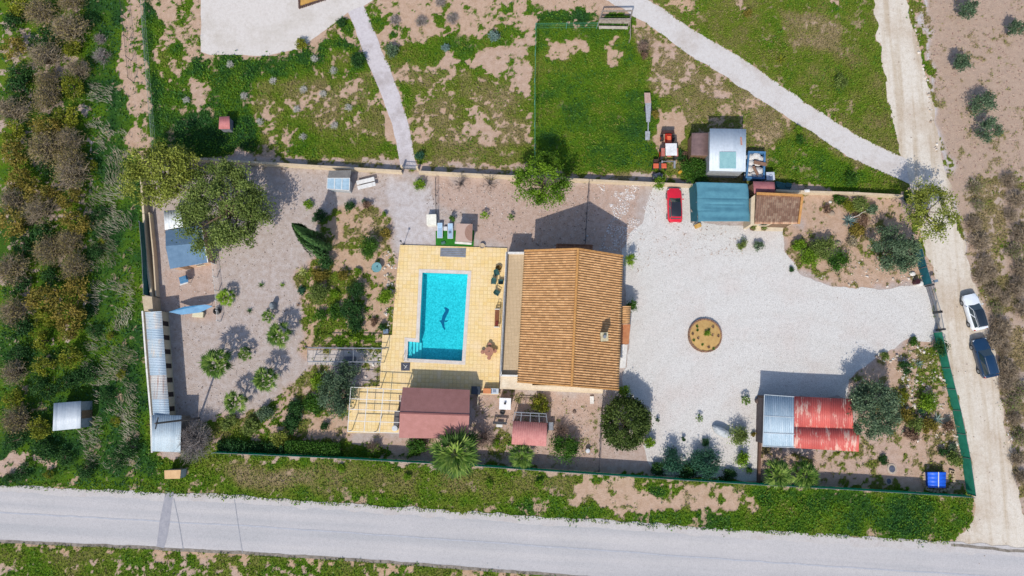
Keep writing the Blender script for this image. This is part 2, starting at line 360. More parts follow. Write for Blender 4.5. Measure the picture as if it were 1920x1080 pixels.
# ragged edge
mm = n.new('ShaderNodeMath'); mm.operation = 'MULTIPLY_ADD'; mm.inputs[1].default_value = .9; l.new(fine.outputs[0], mm.inputs[0])
ms = n.new('ShaderNodeMath'); ms.operation = 'SUBTRACT'; ms.inputs[1].default_value = .45; l.new(sp.outputs[0], ms.inputs[0]); l.new(ms.outputs[0], mm.inputs[2])
mk = ramp(n, l, mm.outputs[0], [(.38, (0, 0, 0)), (.6, (1, 1, 1))])
dry = mixc(n, l, 1., (.27, .215, .13), gsp.outputs[0], 'MULTIPLY')
dk2 = ramp(n, l, mm.outputs[0], [(.06, (0, 0, 0)), (.42, (.62, .62, .62))])
l.new(mixc(n, l, mk.outputs[0], mixc(n, l, dk2.outputs[0], s1, dry), g1), b.inputs['Base Color']); b.inputs['Roughness'].default_value = .95; b.inputs['Specular IOR Level'].default_value = .1
bump(n, l, b, fine.outputs[0], .8, .08)
nx, ny = GX.shape
ii = (np.arange(nx-1)[:, None]*ny+np.arange(ny-1)[None, :]).ravel()
F = np.stack([ii, ii+ny, ii+ny+1, ii+1], 1)
pw = WL(POOL); hole = pip(GX, GY, [(p.x, p.y) for p in pw]).ravel()
F = F[~hole[F].any(1)]
GZ = .10*(vn(cx, cy, 3.1, 50)-.5)*MASK+.05*(vn(cx, cy, .5, 51)-.3)*MASK
ground = mesh_np('ground', np.stack([GX.ravel(), GY.ravel(), np.maximum(GZ.ravel(), -.05)-.004], 1), F, m, smooth=True)
ca = ground.data.attributes.new('zone', 'FLOAT_COLOR', 'POINT')
ca.data.foreach_set('color', np.stack([MASK.ravel(), TONE.ravel(), SOIL.ravel(), np.ones(MASK.size)], 1).astype(np.float32).ravel())
tag(ground, kind='structure')

def gravel_mat(name, base, dark, patch, s_patch=.22, pr=(.5, .72), grit_s=13., gamt=.2):
    m, n, l, b = nt(name); tc = n.new('ShaderNodeTexCoord').outputs['Object']
    a = noise(n, l, tc, s_patch, 5, .6); f = noise(n, l, tc, grit_s, 3, .8); g2 = noise(n, l, tc, 2.2, 4, .7)
    c = ramp(n, l, a.outputs[0], [(pr[0], base), (pr[1], patch)])
    c2 = mixc(n, l, 1., c.outputs[0], ramp(n, l, f.outputs[0], [(.28, (1-gamt*1.6,)*3), (.5, (1, 1, 1)), (.75, (1+gamt*.7,)*3)]).outputs[0], 'MULTIPLY')
    c3 = mixc(n, l, 1., c2, ramp(n, l, g2.outputs[0], [(.3, dark), (.55, (1, 1, 1))]).outputs[0], 'MULTIPLY')
    l.new(c3, b.inputs['Base Color']); b.inputs['Roughness'].default_value = .92; b.inputs['Specular IOR Level'].default_value = .15
    bump(n, l, b, f.outputs[0], .35, .03); return m
gyd = gravel_mat('white_gravel', A((226,223,219)), (.9, .89, .885), A((221,211,205)), .16, (.48, .75), 12., .42)
n, l = gyd.node_tree.nodes, gyd.node_tree.links; b = n['Principled BSDF']; src = b.inputs['Base Color'].links[0].from_socket
tcg = n.new('ShaderNodeTexCoord').outputs['Object']; mpg = n.new('ShaderNodeMapping'); ctr = W(1480, 900); mpg.inputs['Location'].default_value = (-ctr.x, -ctr.y, 0); l.new(tcg, mpg.inputs['Vector'])
wv = n.new('ShaderNodeTexWave'); wv.wave_type = 'RINGS'; wv.rings_direction = 'Z'; wv.inputs['Scale'].default_value = .115; wv.inputs['Distortion'].default_value = 2.2; wv.inputs['Detail'].default_value = 3; wv.inputs['Detail Scale'].default_value = .5; l.new(mpg.outputs[0], wv.inputs['Vector'])
l.new(mixc(n, l, 1., src, ramp(n, l, wv.outputs['Fac'], [(.0, (.982, .978, .972)), (.3, (1, 1, 1)), (1, (1.01, 1.01, 1.01))]).outputs[0], 'MULTIPLY'), b.inputs['Base Color'])
tag(tri_sheet('gravel_yard', LAID['drive'], .012, gyd), kind='structure')
tag(tri_sheet('gravel_path', LAID['pathne'], .016, gravel_mat('path_gravel', A((222,217,214)), (.9, .88, .86), A((205,195,188)), .3)), kind='structure')
tag(tri_sheet('footpath', LAID['footp'], .02, gravel_mat('foot_gravel', A((218,211,213)), (.86, .84, .84), A((190,180,178)), .4)), kind='structure')
tag(tri_sheet('gravel_square', LAID['pad'], .012, gravel_mat('pad_gravel', A((226,219,213)), (.9, .88, .86), A((196,186,172)), .12)), kind='structure')
# dirt track: ruts as worn tone along its run
mt = gravel_mat('track_dirt', A((228,219,206)), (.86, .83, .79), A((206,189,170)), .18, (.45, .7), 8., .16)
n, l = mt.node_tree.nodes, mt.node_tree.links; b = n['Principled BSDF']; src = b.inputs['Base Color'].links[0].from_socket
wv = n.new('ShaderNodeTexNoise'); mp = n.new('ShaderNodeMapping'); mp.inputs['Scale'].default_value = (.9, .06, 1); mp.inputs['Rotation'].default_value = (0, 0, R(-13))
l.new(n.new('ShaderNodeTexCoord').outputs['Object'], mp.inputs['Vector']); l.new(mp.outputs[0], wv.inputs['Vector']); wv.inputs['Scale'].default_value = 1.1; wv.inputs['Detail'].default_value = 3
l.new(mixc(n, l, 1., src, ramp(n, l, wv.outputs[0], [(.34, (.84, .78, .7)), (.52, (1.03, 1.03, 1.03))]).outputs[0], 'MULTIPLY'), b.inputs['Base Color'])
tag(tri_sheet('dirt_track', LAID['track'], .006, mt), kind='structure')
# asphalt road with pale dusty shoulder
mr = gravel_mat('asphalt', A((199,196,196)), (.95, .95, .95), A((206,202,202)), .1, (.4, .7), 14., .2)
n, l = mr.node_tree.nodes, mr.node_tree.links; b = n['Principled BSDF']; src = b.inputs['Base Color'].links[0].from_socket
ra = angle(W(0, 960), W(1700, 1070))
wv = n.new('ShaderNodeTexNoise'); mp = n.new('ShaderNodeMapping'); mp.inputs['Rotation'].default_value = (0, 0, -ra); mp2 = n.new('ShaderNodeMapping'); mp2.inputs['Scale'].default_value = (.02, .75, 1)
l.new(n.new('ShaderNodeTexCoord').outputs['Object'], mp.inputs['Vector']); l.new(mp.outputs[0], mp2.inputs['Vector']); l.new(mp2.outputs[0], wv.inputs['Vector']); wv.inputs['Scale'].default_value = 1.; wv.inputs['Detail'].default_value = 4
l.new(mixc(n, l, 1., src, ramp(n, l, wv.outputs[0], [(.34, (.88, .9, .92)), (.5, (.98, .98, .99)), (.66, (1.06, 1.05, 1.04))]).outputs[0], 'MULTIPLY'), b.inputs['Base Color'])
road = tag(tri_sheet('road', LAID['road'], .03, mr), kind='structure')
sh = dense([(-900,858),(0,909),(480,932),(960,964),(1440,996),(1790,1016),(1960,1028),(1960,1046),(1790,1036),(1440,1012),(960,980),(480,946),(0,922),(-900,873)], .35, .16, seed=80)
tag(tri_sheet('road_shoulder', sh, .036, gravel_mat('shoulder_dust', A((208,203,201)), (.93, .91, .91), A((200,192,188)), .4)), kind='structure')
def strip(pts, w, z, name, m, amp=.03, seed=90):
    ws = WL(pts); L_, R_ = [], []
    for i, p in enumerate(ws):
        d = (ws[min(i+1, len(ws)-1)]-ws[max(i-1, 0)]).normalized(); q = Vector((-d.y, d.x, 0)); ww = w[i] if isinstance(w, (list, tuple)) else w
        L_.append(p+q*ww/2); R_.append(p-q*ww/2)
    return tag(tri_sheet(name, dense(L_+R_[::-1], .5, amp, seed=seed), z, m), kind='structure')
dk = mat('wire_shadow', A((150,152,160)), A((168,170,178)), 2)  # dark tone for the wire shadows painted on the road
strip([(318,922),(312,960),(306,1000),(301,1026)], [.9, 1.1, 1.15, 1.], .042, 'asphalt_patch', mat('patch_tar', A((160,160,168)), A((178,176,182)), 1.5, fine=18), .06)
strip([(326,934),(335,975),(344,1030)], .09, .047, 'seam_or_wire_shadow', dk, .0); strip([(440,936),(447,985),(455,1036)], .08, .042, 'seam_or_wire_shadow', dk, .0)  # both thin strips are painted shadows of overhead wires, which are not built
strip([(-900,905),(0,961),(480,987),(960,1020),(1440,1054),(1920,1085),(2700,1140)], .16, .041, 'seam_or_wire_shadow', mat('lane_joint', A((182,184,192)), A((196,197,204)), 1.5), .05)
strip([(-900,958),(0,1015),(240,1025),(480,1038),(720,1053),(960,1072),(1100,1083),(1920,1132)], .35, .041, 'road_edge', mat('edge_dirt', A((120,112,100)), A((165,155,145)), 2, fine=12), .06)
strip([(1783,1022),(1850,1027),(1890,1032),(1925,1034)], .3, .045, 'road_edge', mat('edge_dirt', A((120,112,100))), .06)

# ---------------------------------------------------------------- pool deck, pool, water
def tile_mat(name, c1, c2, c3, mort, size, rot, mw=.03, off=0., sq=1.):
    m, n, l, b = nt(name); tc = n.new('ShaderNodeTexCoord').outputs['Object']
    mp = n.new('ShaderNodeMapping'); mp.inputs['Rotation'].default_value = (0, 0, -rot); l.new(tc, mp.inputs['Vector'])
    br = n.new('ShaderNodeTexBrick'); br.offset = off; br.inputs['Scale'].default_value = 1
    br.inputs['Brick Width'].default_value = size; br.inputs['Row Height'].default_value = size*sq; br.inputs['Mortar Size'].default_value = mw; br.inputs['Mortar Smooth'].default_value = .3
    br.inputs['Color1'].default_value = (*c1, 1); br.inputs['Color2'].default_value = (*c2, 1); br.inputs['Mortar'].default_value = (*mort, 1)
    l.new(mp.outputs[0], br.inputs['Vector'])
    a = noise(n, l, tc, .55, 4, .7); f = noise(n, l, tc, 7, 3)
    c = mixc(n, l, ramp(n, l, a.outputs[0], [(.42, (0, 0, 0)), (.68, (.75, .75, .75))]).outputs[0], br.outputs[0], mixc(n, l, .65, br.outputs[0], c3))
    l.new(mixc(n, l, 1., c, ramp(n, l, f.outputs[0], [(.3, (.86, .86, .86)), (.7, (1.08, 1.08, 1.08))]).outputs[0], 'MULTIPLY'), b.inputs['Base Color'])
    b.inputs['Roughness'].default_value = .7; return m
DZ = .16
deckm = tile_mat('deck_tiles', A((252,226,168)), A((248,214,142)), A((253,226,190)), A((222,188,128)), .46, angle(W(750,459), W(951,465)), .028)
dw = WL(DECK, DZ)
def grow(poly, d):
    n_ = len(poly); a = sum(poly[i].x*poly[(i+1) % n_].y-poly[(i+1) % n_].x*poly[i].y for i in range(n_)); s_ = 1 if a > 0 else -1; out = []
    for i in range(n_):
        p0, p1, p2 = poly[i-1], poly[i], poly[(i+1) % n_]; e1 = (p1-p0).normalized(); e2 = (p2-p1).normalized()
        n1 = Vector((e1.y, -e1.x, 0))*s_; n2 = Vector((e2.y, -e2.x, 0))*s_; bs = (n1+n2); bs = bs/max(.3, bs.dot(n1)); out.append(p1+bs*d)
    return out
pc = WL(POOL, DZ); cop_o = grow(pc, .42)
dk_ = tri_sheet('pool_deck', dw, DZ, deckm, [cop_o]); tag(dk_, kind='structure')
sk = MB(); 
for i in range(len(dw)):
    a_, b_ = dw[i], dw[(i+1) % len(dw)]; sk.add([(a_.x, a_.y, DZ), (b_.x, b_.y, DZ), (b_.x, b_.y, -.1), (a_.x, a_.y, -.1)], [(0, 1, 2, 3)])
tag(sk.build('deck_edge', mat('deck_riser', A((190,160,110)))), kind='structure')
pool = T('swimming_pool', 'rectangular turquoise swimming pool with white coping and corner steps in the yellow tiled deck', 'swimming pool', (pc[0].x, pc[0].y, 0))
cp = MB(); n_ = len(pc)
for i in range(n_):
    j = (i+1) % n_; cp.slab([Vector((q.x, q.y, DZ+.03)) for q in (cop_o[i], cop_o[j], pc[j], pc[i])], .2)
cp.build('coping', mat('coping_stone', A((236,228,220)), A((220,208,196)), 2), pool)
bs = MB(); zb = -1.35
ring = [(p.x, p.y) for p in pc]
for i in range(n_):
    j = (i+1) % n_; bs.add([(*ring[i], DZ-.02), (*ring[j], DZ-.02), (*ring[j], zb), (*ring[i], zb)], [(0, 1, 2, 3)])
m, n, l, b = nt('pool_mosaic'); tc = n.new('ShaderNodeTexCoord').outputs['Object']
f = noise(n, l, tc, 5.5, 3, .8)
l.new(ramp(n, l, f.outputs[0], [(.36, (.08, .47, .52)), (.5, (.17, .63, .67)), (.64, (.32, .8, .82))]).outputs[0], b.inputs['Base Color']); b.inputs['Roughness'].default_value = .5
bas = bs.build('basin', m, pool)
tri = tri_sheet('basin_floor', [Vector((q[0]-pool.location.x, q[1]-pool.location.y, 0)) for q in ring], zb, m); tri.parent = pool
# entry steps in the little bay at the lower left
s0, s1, s2, s3 = W(764,672,0), W(765,640,0), W(790,642,0), W(789,675,0)
st = MB()
for k, t in enumerate((.28, .5, .72, .94)):
    zt = -.22-.27*k; t0 = (0, .28, .5, .72)[k]
    a_, b_ = s1.lerp(s2, t0), s1.lerp(s2, t); c_, d_ = s0.lerp(s3, t), s0.lerp(s3, t0)
    st.prism([(q.x, q.y) for q in (a_, b_, c_, d_)], zb+.01, zt)
st.build('step', mat('step_plaster', (.62, .8, .8), (.5, .72, .75), 3), pool)
# leaping dolphin laid in dark mosaic on the floor
dz = 1.4; D_ = [(838,577),(842,580),(841,585),(838,590),(835,597),(833,604),(833,612),(835,617),(833,619),(830,614),(828,608),(826,604),(823,601),(828,600),(829,593),(832,587),(835,583),(834,579),(831,577),(835,576)]
fin = [(834,601),(841,600),(838,603),(834,604)]
dm = mat('dark_mosaic', (.02, .12, .25), (.03, .16, .3), 5)
def shift(pts, z): return [Vector((q.x-pool.location.x, q.y-pool.location.y, 0)) for q in WL(pts, z)]
t1 = tri_sheet('dolphin_mosaic', shift(D_, -1.2), zb+.012, dm); t1.parent = pool
t2 = tri_sheet('dolphin_fin', shift(fin, -1.2), zb+.012, dm); t2.parent = pool
m, n, l, b = nt('water'); n.remove(b)
tr = n.new('ShaderNodeBsdfTransparent'); tr.inputs[0].default_value = (.33, .9, .96, 1)
gl = n.new('ShaderNodeBsdfGlossy'); gl.inputs['Roughness'].default_value = .06; fr = n.new('ShaderNodeFresnel'); fr.inputs[0].default_value = 1.33
mx = n.new('ShaderNodeMixShader'); l.new(fr.outputs[0], mx.inputs[0]); l.new(tr.outputs[0], mx.inputs[1]); l.new(gl.outputs[0], mx.inputs[2]); l.new(mx.outputs[0], n['Material Output'].inputs[0])
w_ = noise(n, l, n.new('ShaderNodeTexCoord').outputs['Object'], 3.5, 3); bp = n.new('ShaderNodeBump'); bp.inputs['Strength'].default_value = .35; bp.inputs['Distance'].default_value = .05
l.new(w_.outputs[0], bp.inputs['Height']); l.new(bp.outputs[0], gl.inputs['Normal']); l.new(bp.outputs[0], fr.inputs['Normal'])
tag(tri_sheet('water', grow(pc, -.004), .06, m), kind='structure')
# ---------------------------------------------------------------- plants
def rvec(n, r=None):
    r = r or rng; v = r.normal(size=(n, 3)); return v/np.linalg.norm(v, axis=1, keepdims=True)
def diamonds(c, s, up=.6, asp=.5, droop=None):
    """leaf-sized four-cornered faces around points c"""
    n = len(c); nm = rvec(n)+np.array([0, 0, up]); nm /= np.linalg.norm(nm, axis=1, keepdims=True)
    u = np.cross(nm, rvec(n)); u /= np.linalg.norm(u, axis=1, keepdims=True)+1e-9; v = np.cross(nm, u)
    s = (s*(.6+.8*rng.random(n)))[:, None]
    V = np.stack([c-u*s*.5, c+v*s*asp*.5, c+u*s*.5, c-v*s*asp*.5], 1).reshape(-1, 3)
    return V, np.arange(4*n).reshape(n, 4)
def leafobj(name, c, s, m, parent, tint, up=.6, asp=.5):
    V, Fc = diamonds(np.asarray(c), s, up, asp); return mesh_np(name, V, Fc, m, parent, np.clip(tint, 0, 1), 'FACE')
def limb_mb(mb, p0, p1, r0, r1, k=4, wob=.12):
    p0 = Vector(p0); p1 = Vector(p1); L_ = (p1-p0).length; pr = p0; rr = r0
    for i in range(1, k+1):
        t = i/k; q = p0.lerp(p1, t)
        if i < k: q = q+Vector((random.uniform(-1, 1), random.uniform(-1, 1), random.uniform(-.4, .6)))*wob*L_
        r = r0+(r1-r0)*t; mb.cyl(pr, q, rr, r, 6); pr = q; rr = r
BARK = mat('bark', (.12, .085, .06), (.2, .15, .11), 6, .95, bm=.4)
def tree(name, label, cat, loc, rad, h, m, n=4000, leaf=.28, nclump=40, cr=.32, base=.35, gap=.0, up=.6, trunk=.16, limbs=7, seed=0, group=None, asp=.5, lump=.5, crown='crown', rz=0., shell=.5, tb=0., off=(0, 0)):
    """broadleaf tree or bush: clumped leaf cloud on a forked trunk. rad=(rx,ry), h = top height, base = where the crown starts (share of h)"""
    t = T(name, label, cat, loc, group, rz); r = np.random.default_rng(seed+11)
    rz_ = h*(1-base)/2; cz = h*base+rz_
    d = r.normal(size=(nclump, 3)); d[:, 2] = d[:, 2]*.8+.25; d /= np.linalg.norm(d, axis=1, keepdims=True)
    q = (shell+(1-shell)*r.random(nclump)**.6)[:, None]; q *= (1-lump*.35*r.random((nclump, 1)))
    cc = d*q*np.array([rad[0]*(1-cr*.5), rad[1]*(1-cr*.5), rz_*.85])+np.array([off[0], off[1], cz])
    which = r.integers(0, nclump, n); cs = cr*(.6+.8*r.random(nclump))[which][:, None]
    P = cc[which]+r.normal(size=(n, 3))*cs*np.array([rad[0], rad[1], max(rz_, .4*rad[0])])*.45
    P[:, 2] = np.maximum(P[:, 2], .04)
    tint = .5+tb+(r.random(nclump)[which]-.5)*.55+(r.random(n)-.5)*.45
    cr_ = leafobj(crown, P+np.array(loc), leaf, m, t, tint, up, asp)
    tm = MB(); top = Vector((off[0]*.5, off[1]*.5, cz*.9)); limb_mb(tm, (0, 0, -.05), top, trunk, trunk*.55, 4, .04)
    for k in range(limbs):
        e = cc[r.integers(0, nclump)]; s_ = top*(.45+.4*random.random()); limb_mb(tm, s_, Vector(e)*.96, trunk*.45, trunk*.12, 3, .08)
    tm.build('trunk', BARK, t, local=True); return t
def bare(name, label, cat, loc, rad, h, m, n=160, w=.025, group=None, seed=0, fan=.5, part='twigs', leafm=None, nl=0, leaf=.12):
    """leafless bush: a spray of forked thin twigs"""
    t = T(name, label, cat, loc, group); r = np.random.default_rng(seed+5); V = []; Fc = []; tn = []; tips = []
    def stick(a, b, w0, w1, tv):
        d = b-a; s = np.cross(d, r.normal(size=3)); s /= np.linalg.norm(s)+1e-9; s2 = np.cross(d, s); s2 /= np.linalg.norm(s2)+1e-9; o = len(V)
        V.extend([a+s*w0, a-s*w0, b-s*w1, b+s*w1, a+s2*w0, a-s2*w0, b-s2*w1, b+s2*w1]); Fc.extend([(o, o+1, o+2, o+3), (o+4, o+5, o+6, o+7)]); tn.extend([tv, tv])
    for i in range(n):
        az = r.random()*6.283; q = r.random()**.6; e = np.array([math.cos(az)*rad[0]*q, math.sin(az)*rad[1]*q, h*(1-.55*q*q)*(.75+.25*r.random())])
        a = np.array([0, 0, 0.])+r.normal(size=3)*.05*rad[0]; mid = a*.4+e*.6*np.array([fan+.4, fan+.4, 1.1]); tv = r.random()
        mid += r.normal(size=3)*.06*rad[0]
        stick(a, mid, w, w*.7, tv); stick(mid, e, w*.7, w*.3, tv)
        for k in range(3):
            f = .2+.7*r.random(); s = mid+(e-mid)*f; g = s+r.normal(size=3)*.2*rad[0]; g[2] = max(.05, g[2]); stick(s, g, w*.5, w*.2, tv); tips.append(g)
    mesh_np(part, np.array(V)+np.array(loc), np.array(Fc), m, t, tn, 'FACE')
    if nl:
        tp = np.array(tips)[r.integers(0, len(tips), nl)]+r.normal(size=(nl, 3))*.12*rad[0]; tp[:, 2] = np.maximum(.05, tp[:, 2])
        leafobj('foliage', tp+np.array(loc), leaf, leafm, t, .5+.5*(r.random(nl)-.5))
    return t
def blade(V, Fc, tn, base, d, L_, w, droop, tv, k=3, fold=0.):
    """tapering leaf blade along direction d, curving down"""
    d = np.array(d)/np.linalg.norm(d); s = np.cross(d, [0, 0, 1.]); s /= np.linalg.norm(s)+1e-9; o = len(V); p = np.array(base, float)
    for i in range(k+1):
        t = i/k; ww = w*(1-t**2)*(.6+.4*min(1, 3*t)) if i < k else w*.05
        V.extend([p+s*ww/2, p-s*ww/2]); dd = d+np.array([0, 0, -droop*t*1.6]); dd /= np.linalg.norm(dd); p = p+dd*L_/k
    for i in range(k): Fc.append((o+2*i, o+2*i+1, o+2*i+3, o+2*i+2)); tn.append(tv)
def rosette(name, label, cat, loc, rad, m, n=26, w=.1, droop=.5, el=(15, 75), group=None, seed=0, part='leaves'):
    t = T(name, label, cat, loc, group); r = np.random.default_rng(seed); V, Fc, tn = [], [], []
    for i in range(n):
        az = 2.4*i+r.random()*.5; e = R(el[0]+(el[1]-el[0])*(i/n)); d = (math.cos(az)*math.cos(e), math.sin(az)*math.cos(e), math.sin(e))
        blade(V, Fc, tn, (0, 0, .08), d, rad*(1.25 if e > .8 else 1.05)*(.8+.35*r.random()), w, droop, r.random())
    mesh_np(part, np.array(V)+np.array(loc), Fc, m, t, tn, 'FACE'); return t
def palm(name, label, loc, rad, h, m, n=34, seed=0, group=None, trunk=.2, fan=11, mb=None):
    n = int(n*.75) if n > 40 else n; rad = rad*1.0
    """fan palm: each frond a stalk with a spread of pointed leaflets"""
    t = T(name, label, 'palm', loc, group); r = np.random.default_rng(seed+3); V, Fc, tn = [], [], []
    for i in range(n):
        az = 2.399*i+r.random()*.4; q = i/n; el = R(78-95*q+r.normal()*6); L_ = rad*(.3+.34*q+.1*r.random()); tv = .25+.5*r.random()+.25*(1-q)
        d = np.array([math.cos(az)*math.cos(el), math.sin(az)*math.cos(el), math.sin(el)]); p0 = np.array([0, 0, h]); p1 = p0+d*L_
        blade(V, Fc, tn, p0, d, L_, .05, 0, tv, 2); s = np.cross(d, [0, 0, 1.]); s /= np.linalg.norm(s)+1e-9; u = np.cross(s, d)
        fan = min(fan, 11)
        for k in range(fan):
            a = R(-80+160*k/(fan-1)); dd = d*math.cos(a)+s*math.sin(a)*.95+u*(-.18+.1*r.normal())
            blade(V, Fc, tn, p1, dd, rad*.5*(1-.3*abs(a)/1.5)*(.75+.45*r.random()), rad*.085, .25+.25*q, np.clip(tv-.08+.2*r.normal(), 0, 1), 2)
    mesh_np('fronds', np.array(V)+np.array(loc), Fc, m, t, tn, 'FACE')
    tm = MB(); prof = [(trunk*1.25, -.05)]+[(trunk*(1.1 if k % 2 else .92)*(1-.15*k/12), h*k/12) for k in range(1, 13)]; tm.lathe((0, 0, 0), prof, 12); tm.build('trunk', BARK, t, local=True); return t
G_ = dict(
 mid=leafmat('leaf_green', [(.014, .045, .007), (.04, .115, .012), (.1, .2, .02)]),
 deep=leafmat('leaf_deep', [(.01, .035, .01), (.024, .078, .018), (.06, .14, .03)]),
 blue=leafmat('leaf_bluegreen', [(.012, .045, .028), (.025, .09, .05), (.06, .15, .08)]),
 lime=leafmat('leaf_lime', [(.05, .11, .008), (.13, .24, .012), (.26, .38, .03)]),
 olive=leafmat('leaf_olive', [(.045, .085, .045), (.095, .15, .08), (.2, .27, .16)]),
 yell=leafmat('leaf_yellowgreen', [(.09, .12, .016), (.2, .235, .035), (.37, .39, .08)]),
 willow=leafmat('leaf_willow', [(.06, .09, .018), (.135, .19, .04), (.25, .31, .085)]),
 brown=leafmat('leaf_brown', [(.09, .05, .035), (.19, .115, .075), (.3, .2, .14)]),
 rust=leafmat('leaf_rust', [(.075, .085, .012), (.19, .155, .025), (.36, .26, .06)]),
 must=leafmat('leaf_mustard', [(.06, .09, .01), (.15, .17, .014), (.33, .33, .03)]),
 palm=leafmat('leaf_palm', [(.012, .035, .004), (.05, .115, .01), (.22, .3, .06)], .1),
 round=leafmat('leaf_round', [(.015, .035, .008), (.05, .085, .015), (.14, .19, .045)]),
 agave=leafmat('leaf_agave', [(.07, .13, .12), (.14, .22, .2), (.26, .33, .28)], .05),
 yucca=leafmat('leaf_yucca', [(.16, .2, .04), (.35, .38, .1), (.5, .5, .22)], .05),
 straw=leafmat('leaf_straw', [(.16, .13, .08), (.3, .25, .16), (.46, .4, .28)], .1),
 twig=tintmat('twig_grey', [(.12, .1, .09), (.27, .23, .21), (.42, .38, .36)]),
 btwig=tintmat('twig_brown', [(.1, .06, .045), (.22, .15, .115), (.33, .25, .2)]),
)
def at(px, py, h=0., z=0.): v = W(px, py, h*.5+z); return (v.x, v.y, z)
def rp(px, py, r): return r/(FPX/ (math.cos(TH)*HCAM-(0)))*1.0   # pixels -> metres, near enough at any place
_s = [100]
def ns(): _s[0] += 1; return _s[0]
def bush(px, py, r, h, m, label, name='bush', cat='bush', n=None, leaf=.2, group=None, ry=None, **k):
    a = r*.0632; b_ = (ry or r)*.0632; n = n or int(max(130, 90*a*b_/(leaf*leaf)*.55))
    return tree(name, label, cat, at(px, py, h), (a, b_), h, G_[m], n, leaf, k.pop('nclump', 14), k.pop('cr', .45), base=k.pop('base', .12), trunk=k.pop('trunk', .05), limbs=k.pop('limbs', 4), seed=ns(), group=group, crown='foliage', **k)

# --- big trees
tree('tree', 'broad yellow-green tree over the north-west wall corner, left of the darker tree', 'tree', at(316, 330, 6), (5.5, 4.7), 6.2, G_['yell'], 13500, .27, 95, .17, base=.3, seed=1, trunk=.28, limbs=16, lump=.9, off=(-.3, .1))
tree('tree', 'largest olive-green tree, leaning over the blue-grey shed in the north-west yard', 'tree', at(427, 394, 6.5), (6.1, 6.4), 6.8, G_['willow'], 27000, .25, 150, .14, base=.25, seed=2, trunk=.32, limbs=20, lump=.7)
tree('tree', 'bright green tree beside the north wall, right of the footpath gate', 'tree', at(1018, 346, 5), (3.9, 4.0), 6.2, G_['lime'], 7600, .25, 75, .19, base=.22, seed=3, trunk=.2, limbs=14, lump=.8, tb=-.22)
tree('round_tree', 'dense round dark-green tree at the south-east corner of the house', 'tree', at(1172, 792, 4), (2.9, 3.1), 4.4, G_['round'], 19000, .22, 190, .19, base=.02, seed=4, trunk=.18, lump=.0, shell=.78, tb=.0)
tree('olive_tree', 'grey-green olive tree overhanging the right end of the red-roofed carport', 'tree', at(1627, 766, 4.6), (3.3, 3.5), 5.6, G_['olive'], 14500, .22, 85, .2, base=.2, seed=5, trunk=.2, lump=.4)
tree('olive_tree', 'wide grey-green olive tree beside the blue-grey fence at the east gate', 'tree', at(1676, 470, 3), (3.5, 2.8), 3.8, G_['olive'], 8000, .23, 48, .24, base=.15, seed=6, trunk=.16, lump=.5, tb=-.08)
tree('tree', 'sparse yellow-green tree arching over the dirt track by the north-east wall corner', 'tree', at(1733, 398, 5.5), (3.6, 4.3), 6.0, G_['yell'], 5800, .24, 75, .17, base=.4, seed=7, trunk=.16, limbs=18, lump=1., tb=-.05)
tree('olive_tree', 'grey-green olive tree left of the white pergola beside the pool cabin', 'tree', at(632, 738, 3.5), (2.4, 3.4), 4.0, G_['olive'], 8000, .22, 44, .25, base=.15, seed=8, trunk=.15, tb=-.12)
tree('tree', 'small dark grey-green tree directly below the footbridge railings', 'tree', at(655, 690, 2.5), (1.5, 1.4), 2.8, G_['olive'], 1700, .2, 20, .3, base=.2, seed=9, trunk=.1, tb=-.3)
# cypress leaning to the upper left
def cypress():
    loc = W(607, 470); t = T('cypress', 'tall dark-green cypress leaning to the upper left in the garden bed west of the pool', 'tree', loc)
    top = W(550, 421, 7.4)-loc; r = np.random.default_rng(77); n = 9000; z = r.random(n)**.75; az = r.random(n)*6.283
    prof = 1.5*np.clip((1-z)**.62, 0, 1)*np.clip(z*7+.45, 0, 1); rr = prof*(.75+.28*np.sin(az*5+z*9)+.12*r.normal(size=n))
    P = np.stack([top.x*z+rr*np.cos(az), top.y*z+rr*np.sin(az), .15+z*7.3], 1)
    ax = np.array([top.x, top.y, 7.4]); ax /= np.linalg.norm(ax); u = ax+rvec(n)*.35; nm = np.stack([np.cos(az), np.sin(az), np.full(n, .3)], 1)
    v = np.cross(nm, u); v /= np.linalg.norm(v, axis=1, keepdims=True); s = .3*(.6+.8*r.random(n))[:, None]
    V = np.stack([P-u*s*.6, P+v*s*.3, P+u*s*.6, P-v*s*.3], 1).reshape(-1, 3)+np.array(loc)
    mesh_np('crown', V, np.arange(4*n).reshape(n, 4), leafmat('leaf_cypress', [(.02, .055, .018), (.05, .12, .035), (.11, .21, .06)]), t, np.clip(.5+.25*np.sin(az*5+z*9)+.25*r.normal(size=n), 0, 1), 'FACE')
    tm = MB(); tm.cyl((0, 0, -.05), (top.x*.95, top.y*.95, 7.0), .16, .03, 8); tm.build('trunk', BARK, t, local=True)
cypress()
